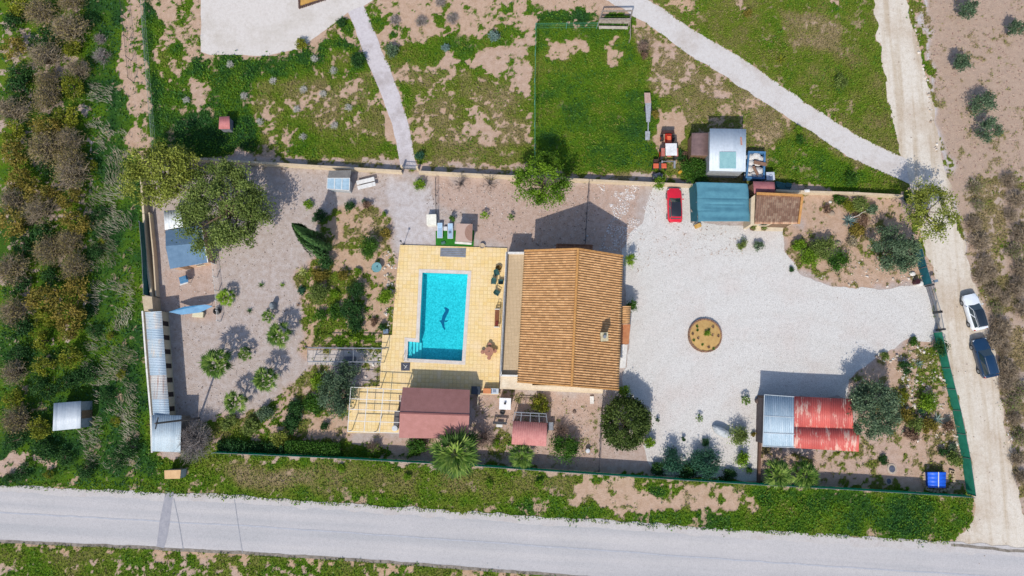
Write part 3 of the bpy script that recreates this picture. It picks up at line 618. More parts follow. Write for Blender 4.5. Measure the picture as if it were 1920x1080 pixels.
# --- palms
PG = 'fan palms of the west yard'
palm('fan_palm', 'largest fan palm, standing between the pool cabin and the south fence', at(856, 846, 3.4), 3.0, 3.1, G_['palm'], 46, 1, trunk=.3, fan=15)
palm('fan_palm', 'small fan palm just below the pink-roofed aviary', at(978, 854, 2), 1.6, 1.7, G_['palm'], 26, 2, trunk=.15)
palm('fan_palm', 'left one of the two fan palms below the red and grey carport', at(1452, 887, 2.4), 1.75, 2.1, G_['palm'], 30, 3, trunk=.2)
palm('fan_palm', 'right one of the two fan palms below the red and grey carport', at(1503, 888, 2.4), 1.75, 2.0, G_['palm'], 30, 4, trunk=.2)
palm('fan_palm', 'tallest fan palm of the west yard, right of the striped kennels', at(415, 681, 3), 1.9, 2.8, G_['palm'], 30, 5, group=PG, trunk=.16)
palm('fan_palm', 'fan palm in the west yard just left of the fenced footbridge', at(528, 628, 2.2), 1.6, 1.9, G_['palm'], 26, 6, group=PG, trunk=.14)
palm('fan_palm', 'fan palm in the west yard below left of the footbridge entrance', at(502, 711, 2.4), 1.6, 2.1, G_['palm'], 26, 7, group=PG, trunk=.14)
palm('fan_palm', 'southernmost fan palm of the west yard, at the edge of the planted bank', at(447, 753, 2.2), 1.5, 2.0, G_['palm'], 24, 8, group=PG, trunk=.14)
palm('fan_palm', 'low bushy fan palm in front of the blue tarp below the blue-grey shed', at(425, 558, 1.4), 1.15, 1.0, G_['lime'], 24, 9, group=PG, trunk=.12)
palm('fan_palm', 'little fan palm just up and right of the tallest palm of the west yard', at(462, 664, 1.2), .95, 1.0, G_['palm'], 20, 10, group=PG, trunk=.1)
palm('fan_palm', 'little fan palm beside the pale upright stone in the west yard', at(504, 593, 1.1), .9, .8, G_['palm'], 16, 11, group=PG, trunk=.1)
palm('fan_palm', 'lonely little palm on white gravel, right of the big round tree', at(1311, 784, .8), .5, .5, G_['palm'], 12, 12, trunk=.08)
palm('fan_palm', 'small palm on white gravel left of the grey carport roof', at(1397, 750, .9), .65, .7, G_['palm'], 16, 13, trunk=.08)
palm('fan_palm', 'small palm behind the beige hot tub cover, to its right', at(908, 405, .9), .6, .7, G_['lime'], 14, 14, trunk=.06)
palm('fan_palm', 'tiny palm between the hot tub and the bright green wall tree', at(958, 408, .9), .5, .6, G_['palm'], 12, 15, trunk=.06)
# --- bushes: (x, y, radius px, height m, leaf kind, label, ...)
B = [
 (579,383,9,.7,'lime','small round clipped lime-green bush alone in the gravel above the cypress'),
 (786,347,11,1.2,'lime','bright green bush just inside the footpath gate'),
 (787,293,9,1.0,'blue','dark green bush outside the gate, right of the footpath'),
 (848,410,6,1.2,'mid','slim green shrub between the two sun loungers and the hot tub'),
 (600,404,13,1.3,'deep','dark bush beside the cypress shadow in the garden bed'),
 (590,412,6,.7,'olive','small pale green bush at the bed edge, touching the dark bush by the cypress'),
 (656,388,10,.9,'deep','dark bush at the top edge of the garden bed where the cypress shadow crosses'),
 (689,384,9,.9,'brown','brownish dry bush at the top edge of the west garden bed'),
 (721,402,5,.7,'lime','small lime bush at the top right edge of the west garden bed'),
 (695,463,20,2.2,'mid','large round green bush left of the deck corner in the garden bed'),
 (723,437,12,1.0,'rust','round brownish-green cushion bush above right of the large round bush'),
 (722,560,16,1.3,'lime','round bright green bush against the left edge of the pool deck'),
 (612,492,15,1.4,'deep','dark bush just below the foot of the cypress'),
 (601,512,17,.8,'rust','low spreading olive-brown bush below the cypress'),
 (643,515,11,1.0,'rust','domed clipped olive-brown bush in the middle of the garden bed'),
 (671,509,8,.6,'lime','small lime bush between the domed bush and the turquoise table'),
 (667,544,17,1.6,'deep','dark green bush in the centre of the garden bed'),
 (598,548,20,1.4,'willow','dull olive bush on the left side of the garden bed'),
 (566,545,9,.6,'blue','low blue-green plant at the left border of the garden bed'),
 (626,552,11,.6,'lime','low bright green plant left of the dark central bush'),
 (660,582,23,1.9,'deep','biggest dark green bush in the lower garden bed'),
 (630,586,15,1.2,'mid','green bush left of the biggest dark bush of the garden bed'),
 (668,610,14,1.2,'deep','dark rounded bush right above the footbridge railings'),
 (600,590,11,.8,'mid','leafy green bush in the lower left of the garden bed'),
 (700,603,9,.6,'brown','rusty low plant near the lower right of the garden bed'),
 (717,612,8,1.0,'deep','dark pot plant by the deck step left of the pool'),
 (664,629,14,.5,'lime','low lime plant inside the footbridge shadow'),
 (596,715,16,1.3,'lime','lime-green bush left of the olive tree by the white pergola'),
 (590,760,20,1.0,'mid','long green bush left of the pergola olive tree, on the planted bank'),
 (555,765,16,1.1,'deep','dark bush on the planted bank, middle'),
 (495,775,16,1.1,'olive','grey-green bush on the planted bank, right of the southernmost yard palm'),
 (545,793,19,1.2,'deep','dark bush on the lower planted bank'),
 (470,800,16,1.0,'willow','olive bush low on the planted bank near the bare grey tree'),
 (430,795,16,1.0,'willow','loose olive bush right of the bare grey tree'),
 (610,800,9,.7,'deep','small dark bush left of the pergola foot'),
 (525,822,16,1.6,'yell','yellowish bush just above the left part of the south fence'),
 (701,845,12,1.0,'lime','lime bush against the south fence below the pergola'),
 (780,836,19,1.5,'mid','bright green bush under the lower left corner of the pool cabin'),
 (1180,488,11,2.2,'lime','upright bright bush at the north-east corner of the house',),
 (1183,572,11,2.0,'mid','green bush against the east wall of the house, above the small tiled porch'),
 (1170,732,11,2.2,'lime','rounded bright bush at the south-east corner of the house'),
 (1014,758,17,1.6,'must','yellow-green citrus bush above the aviary frame'),
 (1061,838,25,2.0,'mid','loose green bush with brown twigs between the aviary and the round tree'),
 (930,832,8,.7,'lime','small bright bush left of the aviary, above the fence'),
 (1218,829,11,1.2,'lime','bright bush at the lower right foot of the round tree'),
 (1260,862,22,2.2,'blue','left blue-green bush of the pair above the south fence'),
 (1322,868,29,2.3,'blue','right and larger blue-green bush of the pair above the south fence'),
 (1232,880,14,1.0,'deep','dark low bush hugging the south fence, left of the blue-green pair'),
 (1290,886,18,.9,'deep','dark low bush hugging the south fence under the blue-green pair'),
 (1366,893,14,.7,'deep','dark low bush hugging the south fence right of the blue-green pair'),
 (1323,829,8,.7,'deep','small round dark bush between the blue-green pair and the boulder'),
 (1383,817,17,1.8,'willow','round olive bush touching the grey boulder'),
 (1391,862,14,1.2,'lime','bright leafy bush near the wooden edging left of the palms'),
 (1404,883,7,.8,'mid','small bush at the foot of the wooden edging by the fence'),
 (1413,815,5,.5,'rust','tiny rusty plant against the wooden edging'),
 (1281,823,4,.8,'deep','tiny dark sapling left of the small round dark bush'),
 (1233,788,3.5,.7,'deep','tiny sapling right of the big round tree'),
 (1391,459,10,.9,'willow','left of two small bushes in the gravel below the teal canopy'),
 (1422,461,10,1.0,'olive','right of two small bushes in the gravel below the tiled garage'),
 (1484,505,5,.4,'deep','tiny dark tuft alone on the white gravel by the curved bed'),
 (1497,460,14,1.3,'lime','upper of two lime bushes in the curved east bed'),
 (1519,482,18,1.5,'lime','lower and larger of two lime bushes in the curved east bed'),
 (1546,468,24,2.2,'willow','dull olive bush right of the two lime bushes'),
 (1573,493,21,1.7,'mid','saturated green bush at the right of the curved bed cluster'),
 (1572,374,12,1.0,'mid','green bush below the north wall, right of the garage'),
 (1588,388,14,1.1,'must','yellow-green cactus-like bush in the upper east bed'),
 (1612,383,16,1.3,'willow','dark olive bush in the upper east bed below the wall'),
 (1634,392,12,1.1,'olive','grey bush right end of the upper east bed cluster'),
 (1612,412,15,.7,'brown','reddish-brown dry bush beside the white branch in the east bed'),
 (1607,433,16,.8,'rust','olive-brown bush at the foot of the east bed cluster'),
 (1598,452,12,.7,'straw','pale dry bush below the east bed cluster'),
 (1550,393,9,.8,'brown','small brown bush beside the white stones of the east bed'),
 (1701,376,8,.9,'deep','dark bush in the north-east wall corner'),
 (1762,650,15,1.6,'deep','spiky dark bush leaning over the teal fence below the gate'),
 (1713,641,9,.7,'mid','small green bush at the top of the south-east rockery'),
 (1658,668,9,.7,'willow','small bush where the white gravel meets the rockery'),
 (1696,690,12,1.4,'deep','dark green bush in the middle of the rockery'),
 (1690,742,15,1.0,'must','mustard-green bush right of the carport olive tree'),
 (1738,753,17,1.5,'lime','bright green bush near the teal fence in the rockery'),
 (1727,772,7,.8,'blue','small dark blue-green plant below the bright rockery bush'),
 (1699,778,14,1.2,'rust','orange-green bush low in the rockery'),
 (1715,795,15,1.2,'willow','brownish-green bush low in the rockery, middle of three'),
 (1743,800,16,1.2,'rust','domed dull bush low in the rockery, right of the middle one'),
 (1708,815,14,.8,'brown','brown dry bush at the bottom of the rockery group'),
 (1777,797,12,1.1,'brown','dark brown bush against the teal fence in the rockery'),
 (1768,848,8,.8,'deep','small dark bush above the blue cover hut'),
 (1788,860,15,1.0,'willow','spiky grey-olive bush above right of the blue cover hut'),
 (1785,842,9,.7,'olive','pale small bush against the lower teal fence'),
 (1656,862,9,.5,'deep','low tuft above the round drain cover'),
 (683,378,5,.5,'olive','tiny tuft beside the brownish bush at the bed top'),
 (565,83,13,1.0,'must','yellow-green spiky bush at the edge of the gravel square'),
 (640,43,9,1.0,'deep','dark bush in the angle between gravel square and footpath'),
 (672,112,15,1.0,'deep','dark green bush touching the left side of the footpath'),
 (735,95,13,1.2,'olive','grey-green bush touching the right side of the footpath'),
 (926,67,11,.9,'agave','pale silvery bush in the green strip left of the wired paddock'),
 (835,90,8,.6,'agave','small silvery-grey bush in the green strip right of the footpath'),
 (702,505,6,.5,'olive','tiny tuft beside the turquoise garden table'),
 (1402,24,9,.8,'rust','orange-leaved shrub on the upper lawn beside the gravel path'),
 (1577,153,14,1.0,'willow','round brownish-green shrub in the middle of the triangular lawn'),
 (1497,243,8,.7,'lime','yellow-green shrub just below the gravel path'),
 (1594,335,13,1.3,'mid','spreading green shrub in the tall grass behind the north-east wall'),
 (1500,262,10,.5,'mid','low shrub in the grass between the path and the steel skip'),
 (1207,105,8,1.4,'brown','dry brown shrub at the right edge of the wired paddock'),
 (1302,322,27,1.8,'mid','climbing green bush left of the teal canopy, behind the red car'),
 (1318,352,16,1.6,'deep','dark leafy branch hanging over the wall beside the teal canopy'),
 (1236,345,12,1.3,'lime','bright green bush over the wall above the red car'),
 (1330,303,13,1.3,'mid','green bush below the brown annex of the steel workshop'),
 (1275,292,12,.6,'deep','dark low bush right of the tractor trailer'),
 (1228,215,8,.5,'rust','rusty weeds beside the long narrow trailer'),
 (1440,330,10,1.0,'deep','dark shrub right of the steel skip'),
 (765,895,8,.5,'lime','small lime plant on the grass verge below the largest palm, left'),
 (917,908,8,.6,'lime','small lime plant on the verge below the largest palm, right'),
 (1012,908,9,.7,'lime','lime plant on the verge below the aviary'),
 (640,878,8,.5,'lime','faint lime plant on the verge below the clipped hedge'),
 (1325,625,6,.9,'lime','green plant growing in the centre of the round stone flower bed'),
]
for b_ in B:
    px, py, r_, h_, mm_, lb = b_[:6]
    bush(px, py, r_*1.06, h_, mm_, lb, leaf=.1+.006*min(r_, 14), lump=.35)
def rose(px, py, r_, m, label, n=26, w=.1, name='agave', cat='plant', droop=.5, el=(15, 75), z=0.): return rosette(name, label, cat, at(px, py, .3, z), r_*.0632, G_[m], n, w, droop, el, seed=ns())
rose(569,510,11,'yucca','pale yellow spiky agave at the left border of the garden bed',22,.13)
rose(1590,415,15,'agave','blue-grey agave in the upper east bed',34,.16)
rose(1463,112,12,'must','yellow-leaved spiky plant on the lawn just above the gravel path',20,.16,'spiky_plant')
rose(1757,786,14,'agave','grey-green spiky plant lying near the teal fence in the rockery',26,.09,'agave','plant',.2,(5,50))
rose(1722,682,9,'agave','small grey agave in the upper rockery',20,.1)
rose(706,536,5,'lime','tiny lime rosette below the turquoise garden table',12,.08,'spiky_plant')
rose(529,535,6,'lime','small lime spiky plant in the west yard gravel, below the cypress',14,.09,'spiky_plant')
rose(490,535,8,'mid','small green spiky plant in the west yard, left of the lime one',16,.08,'spiky_plant')
rose(468,583,7,'deep','small dark plant in the west yard gravel below the little bushy palm',14,.09,'spiky_plant')
rose(559,572,5,'brown','small dark dry plant at the edge of the west yard gravel near the garden bed',12,.07,'spiky_plant')
# --- leafless trees and bushes
bare('bare_tree', 'grey leafless tree below the small grey shed at the south-west corner', 'tree', at(366, 828, 2.5), (2.3, 2.6), 3.4, G_['twig'], 420, .022, seed=1)
for px, py, r_, lb in ((864,342,1.7,'left leafless young tree along the inside of the north wall'), (918,342,1.5,'right leafless young tree along the inside of the north wall')):
    bare('bare_tree', lb, 'tree', at(px, py, 1.6), (r_, r_), 2.2, tintmat('twig_dark', [(.05, .045, .045), (.1, .09, .09)]), 30, .018, seed=ns())
for px, py, r_, h_, lb, mm_ in (
  (190,104,1.3,1.2,'dome of grey leafless twigs in the weeds left of the northern footpath','twig'),
  (187,72,.9,.8,'small grey twiggy bush above the grey dome','twig'),
  (1206,88,.9,1.6,'dark leafless shrub between the paddock and the gravel path','btwig'),
  (789,40,.9,1.0,'grey leafless bush on the bare ground left of the silvery strip','twig'), (848,34,.9,.9,'grey leafless bush right of the first one above the green strip','twig'),
  (740,38,.8,.8,'grey leafless bush near the top of the footpath','twig'), (826,4,.8,.8,'grey leafless bush cut by the top edge of the photo','twig'),
  (906,822,1.6,1.5,'brown leafless bush right of the pool cabin','btwig'), (1052,808,1.2,1.6,'brown leafless shrub above the loose green bush','btwig'),
  (1272,790,.01,.02,'',''), (700,838,.9,1.4,'thin leafless shrub in front of the pergola, near the fence','btwig')):
    if lb: bare('bare_bush', lb, 'bush', at(px, py, h_), (r_, r_), h_, G_[mm_], 130, .02, seed=ns())
for k_, (px, py) in enumerate(sorted(((590,110),(626,132),(569,168),(605,176),(556,205),(653,202),(487,228),(568,256),(627,235),(512,152),(350,188),(458,180),(431,121)))):
    bare('dry_thistle', 'small pale dry thistle, '+'first second third fourth fifth sixth seventh eighth ninth tenth eleventh twelfth thirteenth'.split()[k_]+' from the left in the north-west meadow', 'bush', at(px, py, .4), (.55, .55), .5, tintmat('thistle', [(.38, .37, .33), (.62, .61, .57)]), 70, .02, group='pale dry thistles in the north-west meadow', seed=ns())
for px, py, r_, lb in ((1808,22,23,'topmost olive tree of the ploughed field'), (1899,57,18,'olive tree of the ploughed field cut by the right edge'), (1797,122,23,'second olive tree down along the track in the ploughed field'),
    (1836,197,30,'largest olive tree of the ploughed field'), (1848,246,28,'lowest olive tree of the ploughed field, touching the largest one')):
    tree('olive_tree', lb, 'tree', at(px, py, 2), (r_*.066, r_*.062), 2.7, G_['olive'], int(r_*80), .2, 26, .28, base=.15, seed=ns(), trunk=.12, lump=.9, tb=-.12, group='olive trees in the ploughed field')
# --- overgrown orchard along the left edge
pro = []
for k in range(4): pro.append(('brown', bare('orchard_shrub', 'x', 'shrub', (0, 0, 0), (1.75, 1.75), 2.5, tintmat('orchard_twig', [(.14, .11, .065), (.28, .225, .15), (.42, .345, .25)]), 190, .026, seed=k+40, leafm=leafmat('leaf_mauve', [(.09, .1, .018), (.21, .165, .06), (.36, .28, .14)]), nl=(350, 900, 1400, 1800)[k], leaf=.16)))
for k in range(3): pro.append(('rust', tree('orchard_shrub', 'x', 'shrub', (0, 0, 0), (1.6, 1.6), 2.4, G_['rust'], 1500, .2, 22, .33, base=.1, seed=k+60, trunk=.1, crown='foliage')))
for k in range(3): pro.append(('must', tree('orchard_shrub', 'x', 'shrub', (0, 0, 0), (1.3, 1.3), 2.0, G_['must'], 1300, .18, 18, .35, base=.05, seed=k+70, trunk=.1, crown='foliage')))
for k in range(3): pro.append(('green', tree('orchard_shrub', 'x', 'shrub', (0, 0, 0), (1.5, 1.5), 1.5, G_['deep'], 1300, .19, 16, .4, base=.03, seed=k+80, trunk=.1, crown='foliage', tb=.1)))
ORD = 'first second third fourth fifth sixth seventh eighth ninth tenth eleventh twelfth thirteenth fourteenth fifteenth sixteenth seventeenth eighteenth nineteenth twentieth twenty-first twenty-second twenty-third twenty-fourth twenty-fifth'.split()
KD = {'brown': 'brown-twigged', 'rust': 'ochre-brown leafy', 'must': 'mustard-yellow', 'green': 'deep green'}; cnt = [0, 0, 0, 0]
LB = {'brown': 'brown-twigged shrub of the overgrown orchard along the left edge', 'rust': 'ochre and brown leafy shrub of the overgrown orchard along the left edge',
      'must': 'mustard-yellow shrub of the overgrown orchard along the left edge', 'green': 'deep green shrub of the overgrown orchard along the left edge'}
rr = random.Random(5); col0 = [28, 84, 138]
for j in range(22):
    for i, c0 in enumerate(col0):
        py = 8+j*41+(20 if i % 2 else 0)+rr.uniform(-8, 8); px = c0+rr.uniform(-9, 9)
        if py > 850 or (85 < px < 185 and 735 < py < 830): continue
        u = rr.random()
        kind = ('brown' if u < .42 else 'rust' if u < .74 else 'must' if u < .86 else 'green') if py < 640 else ('green' if u < .45 else 'brown' if u < .8 else 'must')
        src = rr.choice([p for k_, p in pro if k_ == kind]); v = W(px, py, 1.1); s_ = rr.uniform(.95, 1.3)
        dup(src, (v.x, v.y, 0), rr.uniform(0, 6.28), (s_*rr.uniform(.85, 1.2), s_*rr.uniform(.85, 1.2), s_), KD[kind]+' shrub, '+ORD[cnt[i]]+' from the top in the '+('leftmost', 'middle', 'right')[i]+' orchard column', 'shrubs of the overgrown orchard'); cnt[i] += 1
for px, py, kind, s_ in sorted(((168,38,'green',.8),(172,310,'must',.55),(188,450,'must',.4),(185,400,'green',.8),(178,470,'green',.8),(160,590,'green',.7),(205,630,'must',.45),(175,620,'green',.7),(225,700,'must',.5),(165,700,'green',.9),(200,745,'green',.7),(60,800,'green',.8),(120,860,'green',.8),(40,885,'green',.8),(160,880,'green',.9),(220,865,'green',.9),(245,840,'green',.9),(215,790,'must',.5),(10,900,'green',.6),(88,890,'must',.5),(120,720,'green',.9),(70,720,'green',.9),(140,770,'green',.9)), key=lambda q_: q_[1]):
    src = rr.choice([p for k_, p in pro if k_ == kind]); v = W(px, py, .8)
    dup(src, (v.x, v.y, 0), rr.uniform(0, 6.28), s_, KD[kind]+' shrub, '+ORD[cnt[3]]+' from the top among those straggling beside the orchard columns', 'shrubs of the overgrown orchard'); cnt[3] += 1
# --- dead bushes of the strip right of the track
pd = [bare('dead_bush', 'x', 'bush', (0, 0, 0), (1.3, 1.3), 1.3, tintmat('dead_twig', [(.14, .105, .07), (.29, .225, .16), (.44, .36, .27)]), 170, .026, seed=k+140, leafm=leafmat('leaf_dead', [(.13, .1, .055), (.25, .19, .115), (.38, .3, .19)]), nl=260, leaf=.14) for k in range(3)]
pd2 = [bare('dead_bush', 'x', 'bush', (0, 0, 0), (1.2, 1.2), 1.2, tintmat('dead_twig', []) if 0 else _m['dead_twig'], 110, .024, seed=k+150, leafm=G_['willow'], nl=420, leaf=.14) for k in range(2)]
dc = {}
for px, py, g in sorted(((1828,352,1),(1834,385,1),(1826,420,0),(1838,455,0),(1846,492,0),(1840,520,0),(1862,545,0),(1868,580,1),(1872,610,0),(1864,640,0),(1884,655,0),(1880,690,0),(1888,722,0),(1898,752,1),(1903,785,0),(1912,820,1),(1908,860,0),(1916,895,0),(1892,340,0),(1906,375,0),(1897,405,0),(1912,440,0),(1902,472,1),(1914,505,0),(1908,540,0),(1917,580,0),(1858,512,0),(1895,700,0),(1913,730,1),(1884,560,0),(1880,620,0)), key=lambda q_: q_[1]):
    src = rr.choice(pd2 if g else pd); v = W(px, py, .5)
    sd_k = 'right' if px > 1890 else 'left'; dc[sd_k] = dc.get(sd_k, 0)+1
    dup(src, (v.x, v.y, 0), rr.uniform(0, 6.28), rr.uniform(.75, 1.15), ('greenish' if g else 'brown')+' dead bush, '+ORD[dc[sd_k]-1]+' from the top in the '+sd_k+' line of the weedy strip', 'dead bushes in the weedy strip right of the track')
for o_ in [p for _, p in pro]+pd+pd2:
    for ch in list(o_.children): bpy.data.objects.remove(ch)
    bpy.data.objects.remove(o_)

# ---------------------------------------------------------------- ground cover too fine to count
def scatter(n, keep, x0=-300, x1=2200, y0=-120, y1=1200):
    a, b_ = W(0, 1100), W(1960, -20); c_ = W(-10, -20)
    x = rng.uniform(c_.x-2, b_.x+1, n); y = rng.uniform(a.y, b_.y, n); px, py = PX(x, y)
    k = keep(x, y, px, py); return x[k], y[k], px[k], py[k]
def cover(name, label, n, keep, size, mats_tint, up=.9, asp=.45, zz=.12, cat='ground cover'):
    x, y, px, py = scatter(n, keep); z = sample(GZ, x, y)+rng.random(len(x))*zz
    V, Fc = diamonds(np.stack([x, y, z], 1), size, up, asp); tone = sample(TONE, x, y)+.55*(vn(x, y, 4, 60)-.5)+.35*(vn(x, y, .9, 61)-.5)+.55*(vn(x, y, .33, 62)-.5)
    V[:, 2] = np.maximum(V[:, 2], .006)
    o = mesh_np(name, V, Fc, mats_tint, None, np.clip(tone+.3*(rng.random(len(x))-.5), 0, 1), 'FACE'); return tag(o, label, cat, kind='stuff')
gm = leafmat('grass_blades', [(.23, .19, .08), (.175, .2, .03), (.12, .21, .01), (.06, .155, .015), (.03, .1, .025)], .15)
rand = lambda x: rng.random(len(x))
cover('grass', 'green and straw-coloured grass of the meadows, lawns and road verges', 620000, lambda x, y, px, py: (sample(MASK, x, y) > .2+.55*rand(x)) & ~((px < 275) & (py < 905)),   .21, gm, zz=.24, cat='grass', up=.35)
cover('undergrowth', 'dense deep green undergrowth between the shrubs at the left edge', 120000, lambda x, y, px, py: (sample(MASK, x, y) > .3) & (px < 275) & ((px > 165) | (py > 640) | (vn(x, y, 1.5, 97) > .62)) & (py < 912), .3, leafmat('undergrowth_leaf', [(.15, .15, .035), (.085, .15, .015), (.04, .115, .02), (.02, .08, .025), (.014, .05, .018)], .15), zz=.7)
cover('dry_grass', 'straw-coloured dry grass at the ragged edges of the green patches', 300000, lambda x, y, px, py: (sample(MASK, x, y) > .02+.2*rand(x)) & (sample(MASK, x, y) < .6) & (rand(x) < .8) & (px > 262), .17, leafmat('straw_blades', [(.34, .27, .16), (.24, .2, .1), (.16, .16, .05), (.1, .13, .03)], .15), zz=.14, cat='grass', up=.5)
# taller leafy weeds in the lush patches
def clump_cover(name, label, n, keep, size, m, h, cat='weeds', per=9, spread=.28):
    x, y, px, py = scatter(n, keep); hh = h*(.4+.6*rng.random(len(x))); k = len(x)
    X = np.repeat(x, per)+rng.normal(size=k*per)*spread; Y = np.repeat(y, per)+rng.normal(size=k*per)*spread; Z = .03+np.abs(rng.normal(size=k*per))*.45*np.repeat(hh, per)
    V, Fc = diamonds(np.stack([X, Y, Z], 1), size, .7, .55); V[:, 2] = np.maximum(V[:, 2], .01)
    tn = np.repeat(np.clip(sample(TONE, x, y)*.7+.15+.35*(rng.random(k)-.5), 0, 1), per)+.2*(rng.random(k*per)-.5)
    return tag(mesh_np(name, V, Fc, m, None, np.clip(tn, 0, 1), 'FACE'), label, cat, kind='stuff')
wm = leafmat('weed_leaf', [(.22, .19, .08), (.18, .24, .02), (.1, .21, .012), (.04, .14, .02), (.02, .085, .025)], .15)
clump_cover('weeds', 'leafy green weeds standing in clumps in the lush patches of meadow and verge', 16000, lambda x, y, px, py: (sample(MASK, x, y) > .8) & (sample(TONE, x, y)+.5*(vn(x, y, 3, 71)-.5) > .45+.3*rand(x)) & (px > 262) & ~((px > 1003) & (px < 1240) & (py < 340) & (rand(x) < .6)), .24, wm, .5)
clump_cover('weeds', 'scattered low weeds in the bare soil of the garden beds and yards', 3200, lambda x, y, px, py: (sample(MASK, x, y) > .25) & pip(px, py, [(268, 300), (1700, 360), (1760, 620), (1832, 932), (300, 850)]), .16, wm, .3, per=7, spread=.17)
# dry reeds: long pale blades leaning one way, left of the western wall
def reeds():
    def keep(x, y, px, py): return (px > 168+14*np.sin(py/70)) & (px < 240+py*.03) & (py > 120) & (py < 880) & (vn(x, y, 2., 90) > .33+.3*vn(x, y, .6, 98)) & ~((px > 215+.0*py) & (py < 250))
    x, y, px, py = scatter(210000, keep); n = len(x); L_ = .3+.45*rng.random(n); az = R(130)+.35*rng.normal(size=n)+1.6*(vn(x, y, 3, 91)-.5)
    d = np.stack([np.cos(az), np.sin(az), .25+.25*rng.random(n)], 1); s = np.stack([-np.sin(az), np.cos(az), np.zeros(n)], 1)*.022
    c = np.stack([x, y, .1+.5*rng.random(n)], 1); V = np.stack([c-s, c+s, c+d*L_[:, None]+s*.3, c+d*L_[:, None]-s*.3], 1).reshape(-1, 3)
    return tag(mesh_np('dry_reeds', V, np.arange(4*n).reshape(n, 4), leafmat('reed_blade', [(.07, .085, .035), (.19, .17, .12), (.3, .27, .2), (.42, .38, .3)], .1), None, np.clip(.5+.9*(vn(x, y, 3., 92)-.5)+.5*(rng.random(n)-.5), 0, 1), 'FACE'), 'dry grey-brown reeds leaning beside the overgrown orchard', 'reeds', kind='stuff')
reeds()
def keep_mix(x, y, px, py): return (vn(x, y, 2.4, 93) > .52) & (px > 175) & (px < 262) & (py < 900)
cover('undergrowth', 'fresh green growth threading through the dry reeds', 16000, keep_mix, .3, _m['undergrowth_leaf'], zz=.9)
# small stones
def stones(name, label, n, keep, s0, s1, m, cat='stones'):
    x, y, px, py = scatter(n, keep); k = len(x); u = rvec(6*0+8).reshape(8, 3)
    base = np.array([(-1, -1, 0), (1, -1, 0), (1, 1, 0), (-1, 1, 0), (-.6, -.6, .8), (.6, -.6, .8), (.6, .6, .8), (-.6, .6, .8)], float)
    fc = np.array([(4, 5, 6, 7), (0, 1, 5, 4), (1, 2, 6, 5), (2, 3, 7, 6), (3, 0, 4, 7)])
    s = (s0+(s1-s0)*rng.random(k)**3)[:, None, None]; a = rng.random(k)*6.28; V = base[None]*(1+.35*rng.normal(size=(k, 8, 3)))*s*.5
    ca, sa = np.cos(a)[:, None], np.sin(a)[:, None]; V = np.stack([V[..., 0]*ca-V[..., 1]*sa*.7, V[..., 0]*sa+V[..., 1]*ca*.7, V[..., 2]], 2)+np.stack([x, y, np.zeros(k)+.005], 1)[:, None]
    Fc = (np.arange(k)[:, None, None]*8+fc[None]).reshape(-1, 4)
    return tag(mesh_np(name, V.reshape(-1, 3), Fc, m, None, np.repeat(rng.random(k), 5), 'FACE'), label, cat, kind='stuff')
sm = tintmat('pale_stone', [A((170,150,130)), A((214,200,186)), A((240,236,230))])
dms = tintmat('pebble', [A((110,95,85)), A((190,172,160)), A((226,216,208))])
bed = lambda px, py, p: pip(px, py, p)
stones('rockery_stones', 'pale rough stones scattered over the south-east rockery', 1500, lambda x, y, px, py: bed(px, py, [(1640,668),(1712,640),(1752,650),(1800,830),(1800,880),(1740,870),(1690,810),(1690,700)]) & (vn(x, y, 1.1, 95) > .55), .12, .5, sm) if 0 else None
def stones_in(name, label, poly, n, s0, s1, m, thr=0., cat='stones'):
    pw_ = WL(poly); xs_ = [p.x for p in pw_]; ys_ = [p.y for p in pw_]
    global scatter
    sv = scatter
    def sc(n_, keep):
        x = rng.uniform(min(xs_), max(xs_), n_); y = rng.uniform(min(ys_), max(ys_), n_); px, py = PX(x, y); k = pip(px, py, poly) & (vn(x, y, .9, 95) > thr); return x[k], y[k], px[k], py[k]
    scatter = sc; r = stones(name, label, n, None, s0, s1, m, cat); scatter = sv; return r
stones_in('rockery_stones', 'pale rough stones scattered over the south-east rockery', [(1640,668),(1712,640),(1752,650),(1800,830),(1800,880),(1740,870),(1690,810),(1690,700)], 1500, .1, .42, sm, .5)
stones_in('bed_stones', 'grey and white stones between the garden bed and the pool deck', [(712,470),(744,470),(736,600),(720,690),(655,725),(650,690),(712,640),(722,560)], 900, .08, .4, sm, .35)
stones_in('east_bed_stones', 'small stones along the lower edge of the curved east bed', [(1500,505),(1560,520),(1600,480),(1740,500),(1746,532),(1660,541),(1560,538),(1510,520)], 500, .06, .3, sm, .4)
stones_in('field_stones', 'line of white stones along the right side of the track', [(1703,0),(1708,0),(1742,160),(1760,290),(1752,290),(1734,160)], 300, .12, .45, sm, .45)
stones_in('track_stones', 'stones scattered on the right verge of the dirt track', [(1800,430),(1815,430),(1845,540),(1880,700),(1905,870),(1895,870),(1860,640)], 500, .06, .35, sm, .4)
stones_in('pebbles', 'small pebbles and clods on the gravel of the west yard', [(290,420),(520,310),(740,320),(740,380),(600,390),(560,500),(560,660),(440,770),(335,800)], 6500, .03, .15, dms)
stones_in('pebbles', 'small pebbles and clods on the pink earth above the house', [(800,340),(1200,350),(1180,470),(960,462),(890,430),(800,400)], 4000, .03, .16, dms)
stones_in('pebbles', 'white gravel straying onto the pink earth left of the red car', [(1120,345),(1225,345),(1212,400),(1190,440),(1170,470),(1120,470),(1150,400)], 5200, .04, .17, tintmat('white_chip', [A((205,198,194)), A((232,226,224)), A((245,243,243))]), .35)
stones_in('pebbles', 'brown clods scattered on the upper left of the white gravel', [(1182,440),(1205,415),(1225,350),(1290,420),(1400,430),(1400,480),(1250,480),(1180,520)], 2600, .04, .16, tintmat('brown_clod', [A((150,128,112)), A((190,168,152)), A((212,196,186))]), .45)
